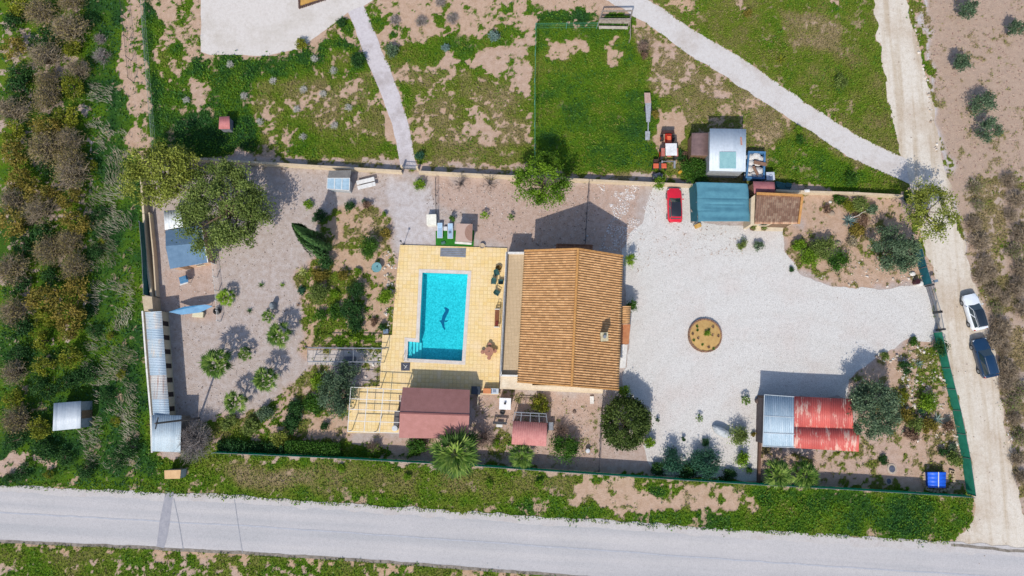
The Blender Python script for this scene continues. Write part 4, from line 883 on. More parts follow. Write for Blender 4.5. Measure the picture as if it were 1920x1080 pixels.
stones_in('pebbles', 'small pebbles and clods on the white gravel of the east yard', DRIVE, 9000, .02, .1, dms)
stones_in('pebbles', 'small clods on the bare earth around the aviary', [(885,740),(1125,745),(1125,885),(900,870)], 1600, .03, .16, dms)
stones_in('pebbles', 'stones and clods lying on the dirt track', TRACK, 3000, .03, .15, dms, .3)
stones_in('clods', 'clods of earth on the ploughed field', [(1715,0),(1920,0),(1920,340),(1790,340)], 3500, .04, .2, tintmat('clod', [A((150,120,108)), A((196,170,155))]))
# ---------------------------------------------------------------- building helpers
def corr(name, q, period, amp, m, parent, thick=.03, samples=6, wave='sin', course=0., seed=0, tint_n=1):
    """ribbed or tiled sheet on the quad q=(A,B,C,D): ribs run from AB to DC, repeated along AB"""
    A_, B_, C_, D_ = [np.array(p, float) for p in q]; r = np.random.default_rng(seed)
    w = np.linalg.norm(B_-A_); L_ = np.linalg.norm(D_-A_); nw = max(2, int(w/period)); nu = nw*samples+1
    nrm = np.cross(B_-A_, D_-A_); nrm /= np.linalg.norm(nrm); nrm = nrm if nrm[2] > 0 else -nrm
    if course: nc = max(1, int(L_/course)); vs_ = np.sort(np.concatenate([np.arange(nc)/nc, (np.arange(nc)+.97)/nc])); lift = np.tile([0., 1.], nc)
    else: nc = 1; vs_ = np.array([0., 1.]); lift = np.zeros(2)
    u = np.linspace(0, 1, nu); ph = u*nw*2*math.pi
    if wave == 'tile': pr = np.where(np.cos(ph) > -.15, np.sqrt(np.clip((np.cos(ph)+.15)/1.15, 0, 1)), -.25)
    elif wave == 'box': pr = np.where(np.cos(ph) > .6, 1., 0.)
    elif wave == 'plank': pr = np.where(np.cos(ph) > .96, -1., 0.)
    else: pr = np.sin(ph)
    U, V_ = np.meshgrid(u, vs_, indexing='ij')
    P = (A_*(1-U[..., None])+B_*U[..., None])*(1-V_[..., None])+(D_*(1-U[..., None])+C_*U[..., None])*V_[..., None]
    off = pr[:, None]*amp+(lift[None, :]*.02 if course else 0)
    P = P+off[..., None]*nrm
    nv = len(vs_); ii = (np.arange(nu-1)[:, None]*nv+np.arange(nv-1)[None, :]).ravel(); Fc = np.stack([ii, ii+nv, ii+nv+1, ii+1], 1)
    if np.cross(B_-A_, D_-A_)[2] < 0: Fc = Fc[:, ::-1]
    cell = r.random((nw+1, max(nc, 1)*2)); iu = np.minimum((np.arange(nu-1)/samples+.5).astype(int), nw); iv = np.arange(nv-1)//(2 if course else 1)
    tn = cell[iu][:, iv].ravel()
    if tint_n > 1: tn = r.random(nw//tint_n+2)[iu//tint_n][:, None].repeat(nv-1, 1).ravel()
    o = mesh_np(name, P.reshape(-1, 3), Fc, m, parent, tn, 'FACE')
    if thick: s_ = o.modifiers.new('thick', 'SOLIDIFY'); s_.thickness = thick; s_.offset = -1
    return o
def V3(p, h): v = W(p[0], p[1], h); return v
def lerp(a, b, t): return a+(b-a)*t
def inset(q, d):
    c = sum(q, Vector())/len(q); return grow([Vector((p.x, p.y, 0)) for p in q], -d)
def xy(q): return [(p.x, p.y) for p in q]
def netmat(name, c, c2):
    m = mat(name, c, c2, 1.2, .85, fine=30); n, l = m.node_tree.nodes, m.node_tree.links; b = n['Principled BSDF']
    tr = n.new('ShaderNodeBsdfTranslucent'); l.new(b.inputs['Base Color'].links[0].from_socket, tr.inputs[0]); mx = n.new('ShaderNodeMixShader'); mx.inputs[0].default_value = .5
    l.new(b.outputs[0], mx.inputs[1]); l.new(tr.outputs[0], mx.inputs[2]); l.new(mx.outputs[0], n['Material Output'].inputs[0]); return m
PL = dict(cream=mat('cream_render', A((232,214,184)), A((220,200,170)), 2, bm=.1), white=mat('white_paint', A((238,236,232), 1.25), A((222,220,216)), 2.5),
 terr=tintmat('roof_tile', [A((188,144,96)), A((203,156,106)), A((220,174,122))], .85, 5, .16), ridge=mat('ridge_tile', A((220,164,98)), A((196,140,80)), 3, fine=9),
 grey=mat('grey_metal', A((176,180,186)), A((150,154,160)), 3, .45, .5), dark=mat('dark_metal', (.04, .04, .045), (.07, .07, .075), 4, .5, .3), wood=mat('weathered_wood', A((150,120,95)), A((120,95,75)), 5),
 glass=mat('window_glass', (.02, .035, .045), (.03, .05, .06), 1, .08, 0, spec=.9), black=mat('black_rubber', (.015, .015, .015), (.03, .03, .03), 6, .8), teal=netmat('teal_netting', (.03, .36, .25), (.02, .26, .19)),
 brick=mat('brick_paving', A((210,145,100)), A((190,120,80)), 4))
def roofcap(mb, a, b, r=.1): mb.cyl(a, b, r, r, 8)
def wall_run(name, label, pts, h, w, m, href=0., cat='wall', cap=None, group=None):
    ws = WL(pts, href); t = T(name, label, cat, (ws[0].x, ws[0].y, 0), group); mb = MB(); cb = MB()
    for a, b_ in zip(ws[:-1], ws[1:]):
        d = (b_-a).normalized(); q = Vector((-d.y, d.x, 0))*w/2; e = d*w*.25
        mb.prism([(p.x, p.y) for p in (a-q, b_-q+e, b_+q+e, a+q)], -.05, h)
        q2 = q*1.25; cb.prism([(p.x, p.y) for p in (a-q2, b_-q2+e, b_+q2+e, a+q2)], h+.002, h+.05)
    mb.build('wall_body', m, t); cb.build('coping', cap or m, t); return t
def fence(name, label, pts, h, m, href, step=2.9, lean=0., post=.035, postm=None, thick=.03, cat='fence', rail=True, z0=.03, solid=True, caps=True):
    ws = WL(pts, href); ws = [Vector((p.x, p.y, 0)) for p in ws]; t = T(name, label, cat, ws[0]); mb = MB(); rb = MB()
    for a, b_ in zip(ws[:-1], ws[1:]):
        L_ = (b_-a).length; k = max(1, round(L_/step)); d = (b_-a).normalized(); q = Vector((-d.y, d.x, 0))*thick/2
        for i in range(k):
            p0, p1 = a.lerp(b_, i/k), a.lerp(b_, (i+1)/k); sag = random.uniform(0, .05)*h; md = p0.lerp(p1, .5)
            if solid:
                for u0, u1, ha, hb in ((p0, md, h, h-sag), (md, p1, h-sag, h)):
                    vs = [(u0-q)+Vector((0, 0, z0)), (u1-q)+Vector((0, 0, z0)), (u1-q)+Vector((0, 0, hb)), (u0-q)+Vector((0, 0, ha)), (u0+q)+Vector((0, 0, z0)), (u1+q)+Vector((0, 0, z0)), (u1+q)+Vector((0, 0, hb)), (u0+q)+Vector((0, 0, ha))]
                    mb.add(vs, [(0, 1, 2, 3), (7, 6, 5, 4), (3, 2, 6, 7), (0, 4, 5, 1)])
            rb.bar(p0+Vector((0, 0, h+.02)), p1+Vector((0, 0, h+.02)), .03)
            pm = MB(); pp = p0-q*2.6; pm.cyl(pp, pp+Vector((0, 0, h+.08)), post, post, 6); pm.build('post', postm or PL['grey'], t)
        pm = MB(); pm.cyl(b_-q*2.6, b_-q*2.6+Vector((0, 0, h+.08)), post, post, 6); pm.build('post', postm or PL['grey'], t)
    if solid: mb.build('netting', m, t)
    else:
        # open wire: a few strands
        for zz in (.3, .6, .85): [rb.bar(a+Vector((0, 0, h*zz)), b_+Vector((0, 0, h*zz)), .018) for a, b_ in zip(ws[:-1], ws[1:])]
    if rail: rb.build('rail', m if not solid else PL['grey'], t)
    return t
def roofed(name, label, cat, px4, hs, roofm, wallm, ins=.2, period=.2, amp=.02, wave='sin', along=0, walls=True, thick=.03, tint_n=1, seed=0, door=None, group=None, wh=-.06):
    """shed with one roof plane; px4 = roof corners NW NE SE SW in the photo at heights hs"""
    q = [V3(p, h) for p, h in zip(px4, hs)]; t = T(name, label, cat, (q[3].x, q[3].y, 0), group)
    qq = q if along == 0 else [q[1], q[2], q[3], q[0]]
    corr('roof', qq, period, amp, roofm, t, thick, wave=wave, tint_n=tint_n, seed=seed)
    if walls:
        iq = inset(q, ins); n_ = 4; mb = MB(); n0 = (q[1]-q[0]).cross(q[3]-q[0]).normalized(); vs = []
        def zat(p): return q[0].z-(n0.x*(p.x-q[0].x)+n0.y*(p.y-q[0].y))/n0.z+wh
        vs = [(p.x, p.y, -.05) for p in iq]+[(p.x, p.y, zat(p)) for p in iq]
        mb.add(vs, [(i, (i+1) % 4, 4+(i+1) % 4, 4+i) for i in range(4)]+[(4, 5, 6, 7)]); mb.build('wall', wallm, t)
        if door is not None:      # door on side k (0 N,1 E,2 S,3 W)
            a, b_ = iq[door], iq[(door+1) % 4]; d = (b_-a).normalized(); c_ = a.lerp(b_, .5); o_ = Vector((-d.y, d.x, 0)); 
            if o_.dot(c_-sum(iq, Vector())/4) < 0: o_ = -o_
            db = MB(); w_ = min(.9, (b_-a).length*.5); c_ = c_+o_*.02; db.box((c_.x, c_.y, .95), (w_, .06, 1.9), angle(a, b_)); dd = db.build('door', PL['wood'], t)
            hb = MB(); hp = c_+d*w_*.35+o_*.05; hb.box((hp.x, hp.y, 1.0), (.12, .04, .04), angle(a, b_)); hb.build('handle', PL['dark'], dd)
    return t, q

# ---------------------------------------------------------------- the house
EH, RH = 5.2, 8.1
nw, sw, ne, se = W(983,470,EH), W(970,716,EH), W(1168,480,EH), W(1160,731,EH)
rn, rs = W(1084,466.5,RH), W(1072,724,RH)
house = T('house', 'large house with a ribbed terracotta tiled gable roof and stone chimney, right of the pool', 'house', (sw.x, sw.y, 0))
rf = corr('roof', (sw, nw, rn, rs), .27, .1, PL['terr'], house, .05, 8, 'tile', .42, 1); rf.name = 'roof'
corr('roof', (se, ne, rn, rs), .27, .1, PL['terr'], house, .05, 8, 'tile', .42, 2)
rc = MB(); 
for a, b_ in ((rs, rn),):
    k = 46
    for i in range(k): p0 = a.lerp(b_, i/k); p1 = a.lerp(b_, (i+1.08)/k); rc.cyl(p0+Vector((0, 0, .05)), p1+Vector((0, 0, .03)), .13, .16, 8)
rc.build('ridge_cap', PL['ridge'], rf)
for a, b_ in ((nw, rn), (ne, rn), (sw, rs), (se, rs)):
    vc = MB(); vc.bar(a+Vector((0, 0, .04)), b_+Vector((0, 0, .04)), .16, .14); vc.build('verge_tile', PL['ridge'], rf)
iq = inset([nw, ne, se, sw], .4); z = EH-.1
wb = MB(); wb.prism(xy(iq), -.05, z)
rn2 = lerp(iq[0], iq[1], .5); rs2 = lerp(iq[3], iq[2], .5); zr = RH-.28
wb.add([(iq[0].x, iq[0].y, z), (iq[1].x, iq[1].y, z), (rn2.x, rn2.y, zr), (iq[3].x, iq[3].y, z), (iq[2].x, iq[2].y, z), (rs2.x, rs2.y, zr)], [(0, 2, 1), (3, 4, 5), (0, 3, 5, 2), (1, 2, 5, 4)])
wb.build('wall', PL['cream'], house)
def win(parent, a, b_, t, z0, w_, h_, out=.03, sill=True, nm='window', gm_=None):
    d = (b_-a).normalized(); c_ = a.lerp(b_, t); ctr = parent_c; o_ = Vector((-d.y, d.x, 0)); o_ = o_ if o_.dot(c_-ctr) > 0 else -o_; an = angle(a, b_)
    f = MB(); p = c_+o_*out; f.box((p.x, p.y, z0+h_/2), (w_, .07, h_), an); fo = f.build(nm, PL['white'] if nm == 'window' else PL['wood'], parent)
    g = MB(); p = c_+o_*(out+.045)
    if nm == 'window':
        for s_ in (-1, 1): pp = p+d*s_*w_*.235; g.box((pp.x, pp.y, z0+h_/2), (w_*.42, .03, h_*.86), an)
        g.build('pane', PL['glass'], fo)
    else: pp = p+d*w_*.36; g.box((pp.x, pp.y, z0+h_*.5), (.05, .05, .14), an); g.build('handle', PL['dark'], fo)
    if sill and nm == 'window': s2 = MB(); s2.box((p.x, p.y, z0-.04), (w_+.2, .16, .06), an); s2.build('sill', PL['cream'], fo)
parent_c = sum(iq, Vector())/4
for a, b_, ts in ((iq[0], iq[3], (.2, .5, .8)), (iq[1], iq[2], (.2, .8)), (iq[3], iq[2], (.25, .7)), (iq[0], iq[1], (.3, .7))):
    for t_ in ts: win(house, a, b_, t_, 3.5, 1.1, 1.1)
win(house, iq[0], iq[3], .36, 2.66, 1.0, 2.1, nm='door'); win(house, iq[1], iq[2], .56, 2.3, 1.0, 2.1, nm='door')
for t_ in (.25, .6, .85): win(house, iq[1], iq[2], t_, .8, 1.0, .9)
# chimney
cpos = W(1132,632,7.4); ch = MB(); ch.box((cpos.x, cpos.y, 7.15), (.62, .75, 1.5), R(3)); ch.box((cpos.x, cpos.y, 7.93), (.8, .95, .1), R(3))
cho = ch.build('chimney', mat('chimney_render', A((226,214,180)), A((190,175,140)), 3), house, bevel=.02)
c2 = MB(); c2.cyl((cpos.x, cpos.y, 7.95), (cpos.x, cpos.y, 8.3), .2, .17, 10); c2.build('chimney_pot', PL['grey'], cho)
# dormer-like tiled canopy on the north gable
a, b_, c_, d_ = W(1044,458,4.6), W(1110,460,4.6), W(1110,478,5.0), W(1044,476,5.0)
cn = MB(); cn.slab([d_, c_, b_, a], .1); cn.bar(a, b_, .14); cn.bar(lerp(a, b_, .5)+Vector((0, 0, .1)), lerp(d_, c_, .5)+Vector((0, 0, .1)), .2); cn.bar(b_, c_, .16); cn.bar(a, d_, .16)
cn.build('canopy', mat('canopy_tile', A((120,80,60)), A((160,110,80)), 5), house)
# terrace on the west and south sides, raised above the yard
ter = MB(); TZ = 2.6; tp = WL([(950,474),(990,474),(990,722),(1131,724),(1130,738),(937,729),(939,704)], TZ); ter.prism(xy(tp), -.05, TZ)
ter.build('terrace', mat('terrace_render', A((236,216,186)), A((222,200,168)), 1.5), house)
tf = tri_sheet('terrace_floor', [p-house.location for p in grow(WL([(951,476),(990,476),(985,704),(940,703)], TZ), -.1)], TZ+.01, tile_mat('terrace_tiles', A((216,192,158)), A((208,184,150)), A((200,176,142)), A((190,165,130)), .4, R(3), .02)); tf.parent = house
tsf = tri_sheet('terrace_floor', [p-house.location for p in grow(WL([(940,707),(1000,707),(1000,722),(1131,724),(1130,737),(938,728)], TZ), -.12)], TZ+.01, mat('pale_paving', A((242,226,200)), A((228,208,180)), .8)); tsf.parent = house
pb = MB(); pw_ = WL([(950,474),(939,704),(986,705)], TZ)
for a, b_ in zip(pw_[:-1], pw_[1:]):
    d = (b_-a).normalized(); q = Vector((-d.y, d.x, 0))*.1; pb.prism(xy([a-q, b_-q, b_+q, a+q]), TZ-.05, TZ+.62)
a, b_ = WL([(950,474),(985,474)], TZ); pb.prism(xy([a, b_, b_+Vector((0, -.2, 0)), a+Vector((0, -.2, 0))]), TZ-.05, TZ+.62)
pb.build('parapet', PL['white'], house)
bl = MB(); a, b_ = WL([(950,476),(939,702)], TZ); d = (b_-a)
for k in range(60): p = a+d*(k+.5)/60; bl.cyl((p.x, p.y, TZ+.62), (p.x, p.y, TZ+1.0), .02, .02, 5)
bl.bar(Vector((a.x, a.y, TZ+1.0)), Vector((b_.x, b_.y, TZ+1.0)), .05); bl.build('railing', PL['dark'], house)
# east porch: small tiled roof, brick landing, white side walls
pq = [V3(p, h) for p, h in (((1166,574),3.3), ((1183,574),3.0), ((1181,607),3.0), ((1164,607),3.3))]
corr('porch_roof', (pq[1], pq[2], pq[3], pq[0]), .25, .06, PL['terr'], house, .05, 8, 'tile', .4, 5)
pr = MB(); pq2 = WL([(1158,574),(1180,574),(1178,607),(1157,607)], 2.9); pr.prism(xy(pq2), -.05, 2.85); pr.build('porch', PL['cream'], house)
la = MB(); lq = WL([(1162,608),(1182,608),(1179,645),(1160,645)], 1.9); la.prism(xy(lq), -.05, 1.9); la.build('landing', PL['brick'], house)
sw_ = MB(); q1 = WL([(1165,646),(1177,646),(1173,690),(1162,690)], 1.0); sw_.prism(xy(q1), -.05, .9)
for k in range(6):
    y0 = 646+k*6; q1 = WL([(1164,y0),(1170,y0),(1169.5,y0+6),(1163.5,y0+6)], 1.2); sw_.prism(xy(q1), .9, 1.9-.16*(k+1))
sw_.build('stairs', PL['white'], house)

# ---------------------------------------------------------------- tiled garage, teal canopy, roofs around it
q = [V3(p, h) for p, h in (((1418,363),2.9), ((1504,367),2.9), ((1497,420),2.5), ((1415,420),2.5))]
gar = T('garage', 'small cream garage with orange-edged brown tiled roof, right of the teal canopy', 'garage', (q[3].x, q[3].y, 0))
rf = corr('roof', (q[3], q[2], q[1], q[0]), .24, .05, tintmat('old_tile', [A((165,124,98)), A((190,148,120)), A((214,178,146))], .9, 8, .2), gar, .05, 8, 'tile', .3, 8)
e = MB(); up = Vector((0, 0, .08)); e.bar(q[0]+up, q[1]+up, .28, .16); e.bar(q[1]+up, q[2]+up, .26, .16); e.build('roof_edging', PL['ridge'], rf)
gw = inset(q, .22); g = MB(); g.add([(p.x, p.y, -.05) for p in gw]+[(p.x, p.y, z_) for p, z_ in zip(gw, (2.82, 2.82, 2.5, 2.5))], [(0, 1, 5, 4), (1, 2, 6, 5), (2, 3, 7, 6), (3, 0, 4, 7), (4, 5, 6, 7)])
wl2 = [W(1409,370,2.5), W(1417,364,2.6), W(1414,421,2.5), W(1407,421,2.4)]; g.prism(xy(wl2), -.05, 2.45); g.build('wall', PL['cream'], gar)
parent_c = sum(gw, Vector())/4
win(gar, gw[3], gw[2], .7, .05, 2.3, 2.0, nm='door'); win(gar, gw[3], gw[2], .25, 1.0, .9, 1.0)
ap = MB(); ap.prism(xy(WL([(1412,425),(1468,427),(1467,434),(1412,433)])), -.03, .05); tag(ap.build('paved_apron', mat('apron', A((236,222,196)), A((220,204,178)), 2)), kind='structure')
# teal shade canopy: sagging cloth on posts
cq = [V3(p, h) for p, h in (((1306,341),2.4), ((1404,344),2.4), ((1408,415),2.3), ((1309,415),2.1))]
cap_ = T('shade_canopy', 'teal cloth canopy with sagging folds between the red car and the tiled garage', 'canopy', (cq[3].x, cq[3].y, 0))
nu, nv = 60, 60; U, V_ = np.meshgrid(np.linspace(0, 1, nu), np.linspace(0, 1, nv), indexing='ij')
c4 = [np.array(p) for p in cq]; P = (c4[0]*(1-U[..., None])+c4[1]*U[..., None])*(1-V_[..., None])+(c4[3]*(1-U[..., None])+c4[2]*U[..., None])*V_[..., None]
dz_ = -.10*np.abs(np.sin(V_*math.pi*4))**2*np.sin(U*math.pi)-.12*np.exp(-((V_-.55)/.02)**2)*np.clip(np.sin((U-.1)*math.pi*1.1), 0, 1)-.08*np.exp(-((V_-.72)/.02)**2)*np.clip(1-U*2, 0, 1)-.05*np.exp(-((V_-.4)/.015)**2)+.04*(vn(U*6, V_*8, 1, 33)-.5)-.25*(np.abs(U-.5)*2)**14
P[..., 2] += dz_; P[..., 0] += .12*(vn(V_*7, U*0, 1, 34)-.5)*(np.abs(U-.5)*2)**6
ii = (np.arange(nu-1)[:, None]*nv+np.arange(nv-1)[None, :]).ravel(); cl = mesh_np('cloth', P.reshape(-1, 3), np.stack([ii, ii+1, ii+nv+1, ii+nv], 1), mat('teal_cloth', A((92,150,168)), A((80,136,156)), 1.5, .85, fine=22), cap_, smooth=True)
s_ = cl.modifiers.new('t', 'SOLIDIFY'); s_.thickness = .02
for p in [cq[0], cq[1], cq[2], cq[3], lerp(cq[0], cq[3], .5), lerp(cq[1], cq[2], .5)]: pm = MB(); pm.cyl((p.x, p.y, -.05), (p.x, p.y, p.z-.2), .04, .04, 8); pm.build('post', PL['grey'], cap_)
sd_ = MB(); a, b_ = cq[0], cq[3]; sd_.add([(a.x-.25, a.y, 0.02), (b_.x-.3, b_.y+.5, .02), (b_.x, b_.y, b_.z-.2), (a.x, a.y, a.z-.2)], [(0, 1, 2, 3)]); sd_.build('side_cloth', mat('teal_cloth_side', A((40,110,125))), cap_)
roofed('tool_shed', 'small shed with two-tone pinkish red roof behind the tiled garage', 'shed', [(1412,340),(1452,341),(1454,363),(1414,363)], (2.5,2.5,2.2,2.2), mat('pink_felt', A((184,120,122)), A((165,100,106)), 2, fine=14), PL['wood'], .12, .9, .006, 'box')
# steel workshop and its brown annex
ws_, q = roofed('workshop', 'largest pale steel workshop with a greenish skylight panel, north of the teal canopy', 'workshop', [(1331,241),(1399,242),(1398,322),(1330,320)], (3.3,3.3,3.0,3.0), tintmat('pale_steel', [A((190,202,214)), A((206,216,226)), A((222,230,238))], .5, 3, .08), mat('steel_wall', A((170,176,182)), A((150,150,150)), 2), .12, .32, .02, 'box', tint_n=3)
sk_ = [V3(p, h) for p, h in (((1349,285),3.2),((1380,285),3.2),((1380,316),3.07),((1349,316),3.07))]; m_ = MB(); m_.slab([p+Vector((0, 0, .03)) for p in reversed(sk_)], .02); m_.build('skylight', mat('fibreglass', A((160,204,206)), A((144,190,194)), 3, .4), ws_)
rp_ = [V3(p, 3.31) for p in ((1388,257),(1391,257),(1392,272),(1389,272))]; m_ = MB(); m_.slab([p+Vector((0, 0, .0)) for p in reversed(rp_)], .02); m_.build('rust_patch', mat('rust', A((186,120,104)), A((205,170,160)), 6), ws_)
dq = W(1365,323,0); m_ = MB(); m_.box((dq.x, dq.y+.05, 1.2), (2.2, .1, 2.2)); m_.build('door', PL['wood'], ws_)
roofed('annex', 'brown slatted annex roof attached to the left of the steel workshop', 'shed', [(1297,249),(1330,248),(1330,292),(1296,291)], (2.3,2.3,2.1,2.1), mat('brown_board', A((136,112,110)), A((118,96,96)), 2), PL['wood'], .1, .62, .02, 'plank', along=1, door=2)
tp_ = MB(); v = W(1318,297,0); tp_.box((v.x, v.y, .35), (1.6, .5, .7), R(3)); tp_.box((v.x-.2, v.y, .75), (1.2, .45, .08)); tag(tp_.build('workbench', PL['wood'], bevel=.02), 'wooden workbench just below the brown annex', 'workbench')
pl_ = MB(); v = W(1367,326,0); pl_.slab([Vector((v.x-1.6, v.y-.3, .3)), Vector((v.x+1.4, v.y-.4, .25)), Vector((v.x+1.2, v.y+.5, .5)), Vector((v.x-.9, v.y+.5, .5))], .05); pl_.box((v.x-.8, v.y, .12), (.3, .5, .24)); pl_.box((v.x+.8, v.y, .1), (.3, .5, .2)); tag(pl_.build('plywood_sheet', mat('ply', A((196,170,140)), A((170,145,118)), 3)), 'pale plywood sheet lying at the foot of the steel workshop', 'board')
# steel skip full of white sacks
sk_ = T('skip', 'blue steel skip full of white sacks, right of the pale steel workshop', 'skip', W(1420,310)); m_ = MB(); o4 = WL([(1403,283),(1436,284),(1434,336),(1398,334)], 1.1); i4 = inset(o4, .22)
for i in range(4): j = (i+1) % 4; m_.slab([Vector((p.x, p.y, 1.1)) for p in (o4[j], o4[i], i4[i], i4[j])], 1.1)
m_.prism(xy(o4), .02, .2); m_.build('tub', mat('blue_steel', A((90,140,185)), A((70,115,160)), 3, .5), sk_)
for k, (x_, y_, r_) in enumerate(((1409,292,.55),(1420,290,.6),(1429,296,.5),(1411,303,.5),(1423,304,.45),(1408,314,.55),(1425,318,.6),(1416,325,.55),(1428,328,.5),(1405,326,.45))):
    b2 = MB(); v = W(x_, y_, 1.2); pr_ = [(r_*math.sin(t)*(1+.12*math.sin(5*t+k)), .5*r_*(1-math.cos(t))) for t in (.1, .5, .9, 1.4, 1.9, 2.4, 2.9)]; b2.lathe((v.x, v.y, .45), pr_, 9, 1., .8); b2.cyl((v.x+.1, v.y, .45+r_*.9), (v.x+.2, v.y+.1, .5+r_*1.1), .08, .02, 6)
    tag(b2.build('sack', mat('white_sack', A((240,240,240)), A((205,198,190)), 3, bm=.4), smooth=False), 'white sack in the blue steel skip, '+('top left corner', 'top middle', 'top right corner', 'left, second row', 'centre of the second row', 'left edge, third row', 'right edge, third row', 'bottom middle', 'bottom right corner', 'bottom left corner')[k], 'sack', 'white sacks in the skip')
m_ = MB(); v = W(1414,308,.8); m_.box((v.x+.6, v.y, 1.15), (1.5, .4, .12), R(-12)); m_.box((v.x, v.y-.9, 1.15), (.3, 1.2, .1), R(25)); tag(m_.build('scrap_board', mat('scrap_brown', A((130,95,80)), A((165,130,105)), 5)), 'brown scrap boards lying on the sacks in the skip', 'board')
m_ = MB(); v = W(1441,333,.5); m_.box((v.x, v.y, .55), (.9, .9, 1.1), R(2)); m_.box((v.x, v.y, 1.13), (1., 1., .06), R(2)); m_.box((v.x, v.y, 1.2), (.3, .3, .12), R(2)); tag(m_.build('water_tank', mat('tank_plastic', A((215,222,235)), A((190,198,215)), 2), bevel=.03), 'whitish square tank with a dark lid right of the pink-roofed shed', 'tank')
m_ = MB(); v = W(1468,349,.6); m_.box((v.x, v.y, .3), (1.9, .9, .6), R(-14)); m_.box((v.x+.7, v.y+.1, .62), (.7, .6, .12), R(-14)); m_.cyl((v.x-.6, v.y, .6), (v.x-.6, v.y, .8), .25, .25, 10); tag(m_.build('tarp_pile', mat('dark_tarp', (.012, .05, .06), (.02, .1, .11), 2, .5), bevel=.06), 'dark teal tarpaulin pile behind the garage, by the wall', 'tarpaulin')
m_ = MB(); v = W(1508,361,.3); m_.box((v.x, v.y, 1.04), (.62, .35, .14), R(4)); m_.box((v.x, v.y, 1.14), (.5, .25, .05), R(4)); tag(m_.build('wall_block', PL['white'], bevel=.02), 'white block lying on the wall right of the garage', 'block')

# ---------------------------------------------------------------- carport, pool cabin, pergola
cq = [((1433,740),3.0), ((1489,744),3.0), ((1490,839),2.8), ((1430,837),2.8)]
cp_ = T('carport', 'carport with a grey left half and weathered red corrugated right half, under the olive tree', 'carport', W(1520,840))
def met(name, cs, streak, sc=(2.2, .35, 1), lo=.5, hi=.66):
    m, n, l, b = nt(name); tc = n.new('ShaderNodeTexCoord').outputs['Object']; at_ = n.new('ShaderNodeAttribute'); at_.attribute_name = 'tint'
    mp = n.new('ShaderNodeMapping'); mp.inputs['Scale'].default_value = sc; l.new(tc, mp.inputs['Vector']); a = noise(n, l, mp.outputs[0], 1., 5, .75)
    r = ramp(n, l, at_.outputs['Fac'], [(0, cs[0]), (1, cs[1])]); f = noise(n, l, tc, 9, 3); c = mixc(n, l, ramp(n, l, a.outputs[0], [(lo, (0, 0, 0)), (hi, (1, 1, 1))]).outputs[0], r.outputs[0], streak)
    l.new(mixc(n, l, 1., c, ramp(n, l, f.outputs[0], [(.3, (.85,)*3), (.7, (1.1,)*3)]).outputs[0], 'MULTIPLY'), b.inputs['Base Color']); b.inputs['Roughness'].default_value = .55; return m
galv = met('galvanised', (A((158,182,200)), A((182,203,218))), A((200,216,228))); redm = met('red_steel', (A((186,80,74)), A((212,98,88))), A((226,184,168)), (1.3, .35, 1), .53, .62)
q = [V3(p, h) for p, h in cq]; corr('grey_roof', q, .2, .025, galv, cp_, .02, tint_n=5, seed=3)
q2 = [V3(p, h) for p, h in (((1489,743),3.02), ((1598,748),3.02), ((1600,804),2.91), ((1489,801),2.92))]; corr('red_roof', q2, .2, .03, redm, cp_, .02, tint_n=5, seed=4)
q3 = [V3(p, h) for p, h in (((1489,800),2.925), ((1612,804.5),2.915), ((1610,847),2.78), ((1488,840),2.8))]; corr('red_roof', q3, .2, .03, redm, cp_, .02, tint_n=5, seed=6)
lb_ = MB()
for a, b_ in ((q[0], q[1]), (lerp(q[0], q[3], .41), lerp(q[1], q[2], .41)), (lerp(q[0], q[3], .74), lerp(q[1], q[2], .74)), (q[3], q[2]), (q[0], q[3])): lb_.bar(a+Vector((0, 0, .04)), b_+Vector((0, 0, .04)), .07, .03)
lb_.build('flashing', mat('flashing', A((214,222,228)), A((190,200,206)), 3, .5), cp_)
for px_, py_ in ((1438,745),(1495,749),(1590,752),(1436,832),(1495,834),(1602,840)): p = W(px_, py_, 2.8); m_ = MB(); m_.cyl((p.x, p.y, -.05), (p.x, p.y, 2.78), .06, .06, 8); m_.build('post', PL['wood'], cp_)
m_ = MB(); wq = WL([(1434,746),(1436,746),(1434,832),(1432,832)], 2.5); m_.prism(xy(wq), -.05, 2.6); m_.build('side_wall', mat('shed_board', A((110,100,100)), A((90,80,80)), 4), cp_)
m_ = MB(); wq = WL([(1436,742),(1594,750),(1594,752),(1436,744)], 2.6); m_.prism(xy(wq), -.05, 2.7); m_.build('back_wall', mat('shed_board', A((110,100,100))), cp_)
cb = T('pool_cabin', 'pool cabin with a large brown and pink felt gable roof below the pool', 'cabin', W(752,822))
a, b_, c_, d_ = V3((755,726),2.5), V3((881,731),2.5), V3((878,823),2.5), V3((748,821),2.5); r0, r1 = V3((749.5,774),3.9), V3((880,778.5),3.9)
felt = mat('roof_felt', A((186,132,126)), A((174,122,115)), 1.4, .95, fine=20); rb = MB(); rb.slab([a, r0, r1, b_], .07); rb.slab([r0, d_, c_, r1], .07); rfo = rb.build('roof', felt, cb)
rb = MB(); rb.bar(r0+Vector((0, 0, .02)), r1+Vector((0, 0, .02)), .16, .04); rb.build('ridge_strip', mat('felt_dark', A((150,96,92))), rfo)
iq = inset([a, b_, c_, d_], .35); wb = MB(); wb.prism(xy(iq), -.05, 2.42); zr = 3.3; m0, m1 = lerp(iq[0], iq[3], .5), lerp(iq[1], iq[2], .5); zr = 3.6
wb.add([(iq[0].x, iq[0].y, 2.42), (iq[3].x, iq[3].y, 2.42), (m0.x, m0.y, zr), (iq[1].x, iq[1].y, 2.42), (iq[2].x, iq[2].y, 2.42), (m1.x, m1.y, zr)], [(0, 2, 1), (3, 4, 5)]); wb.build('wall', mat('brown_boarding', A((150,104,72)), A((125,84,58)), 4), cb)
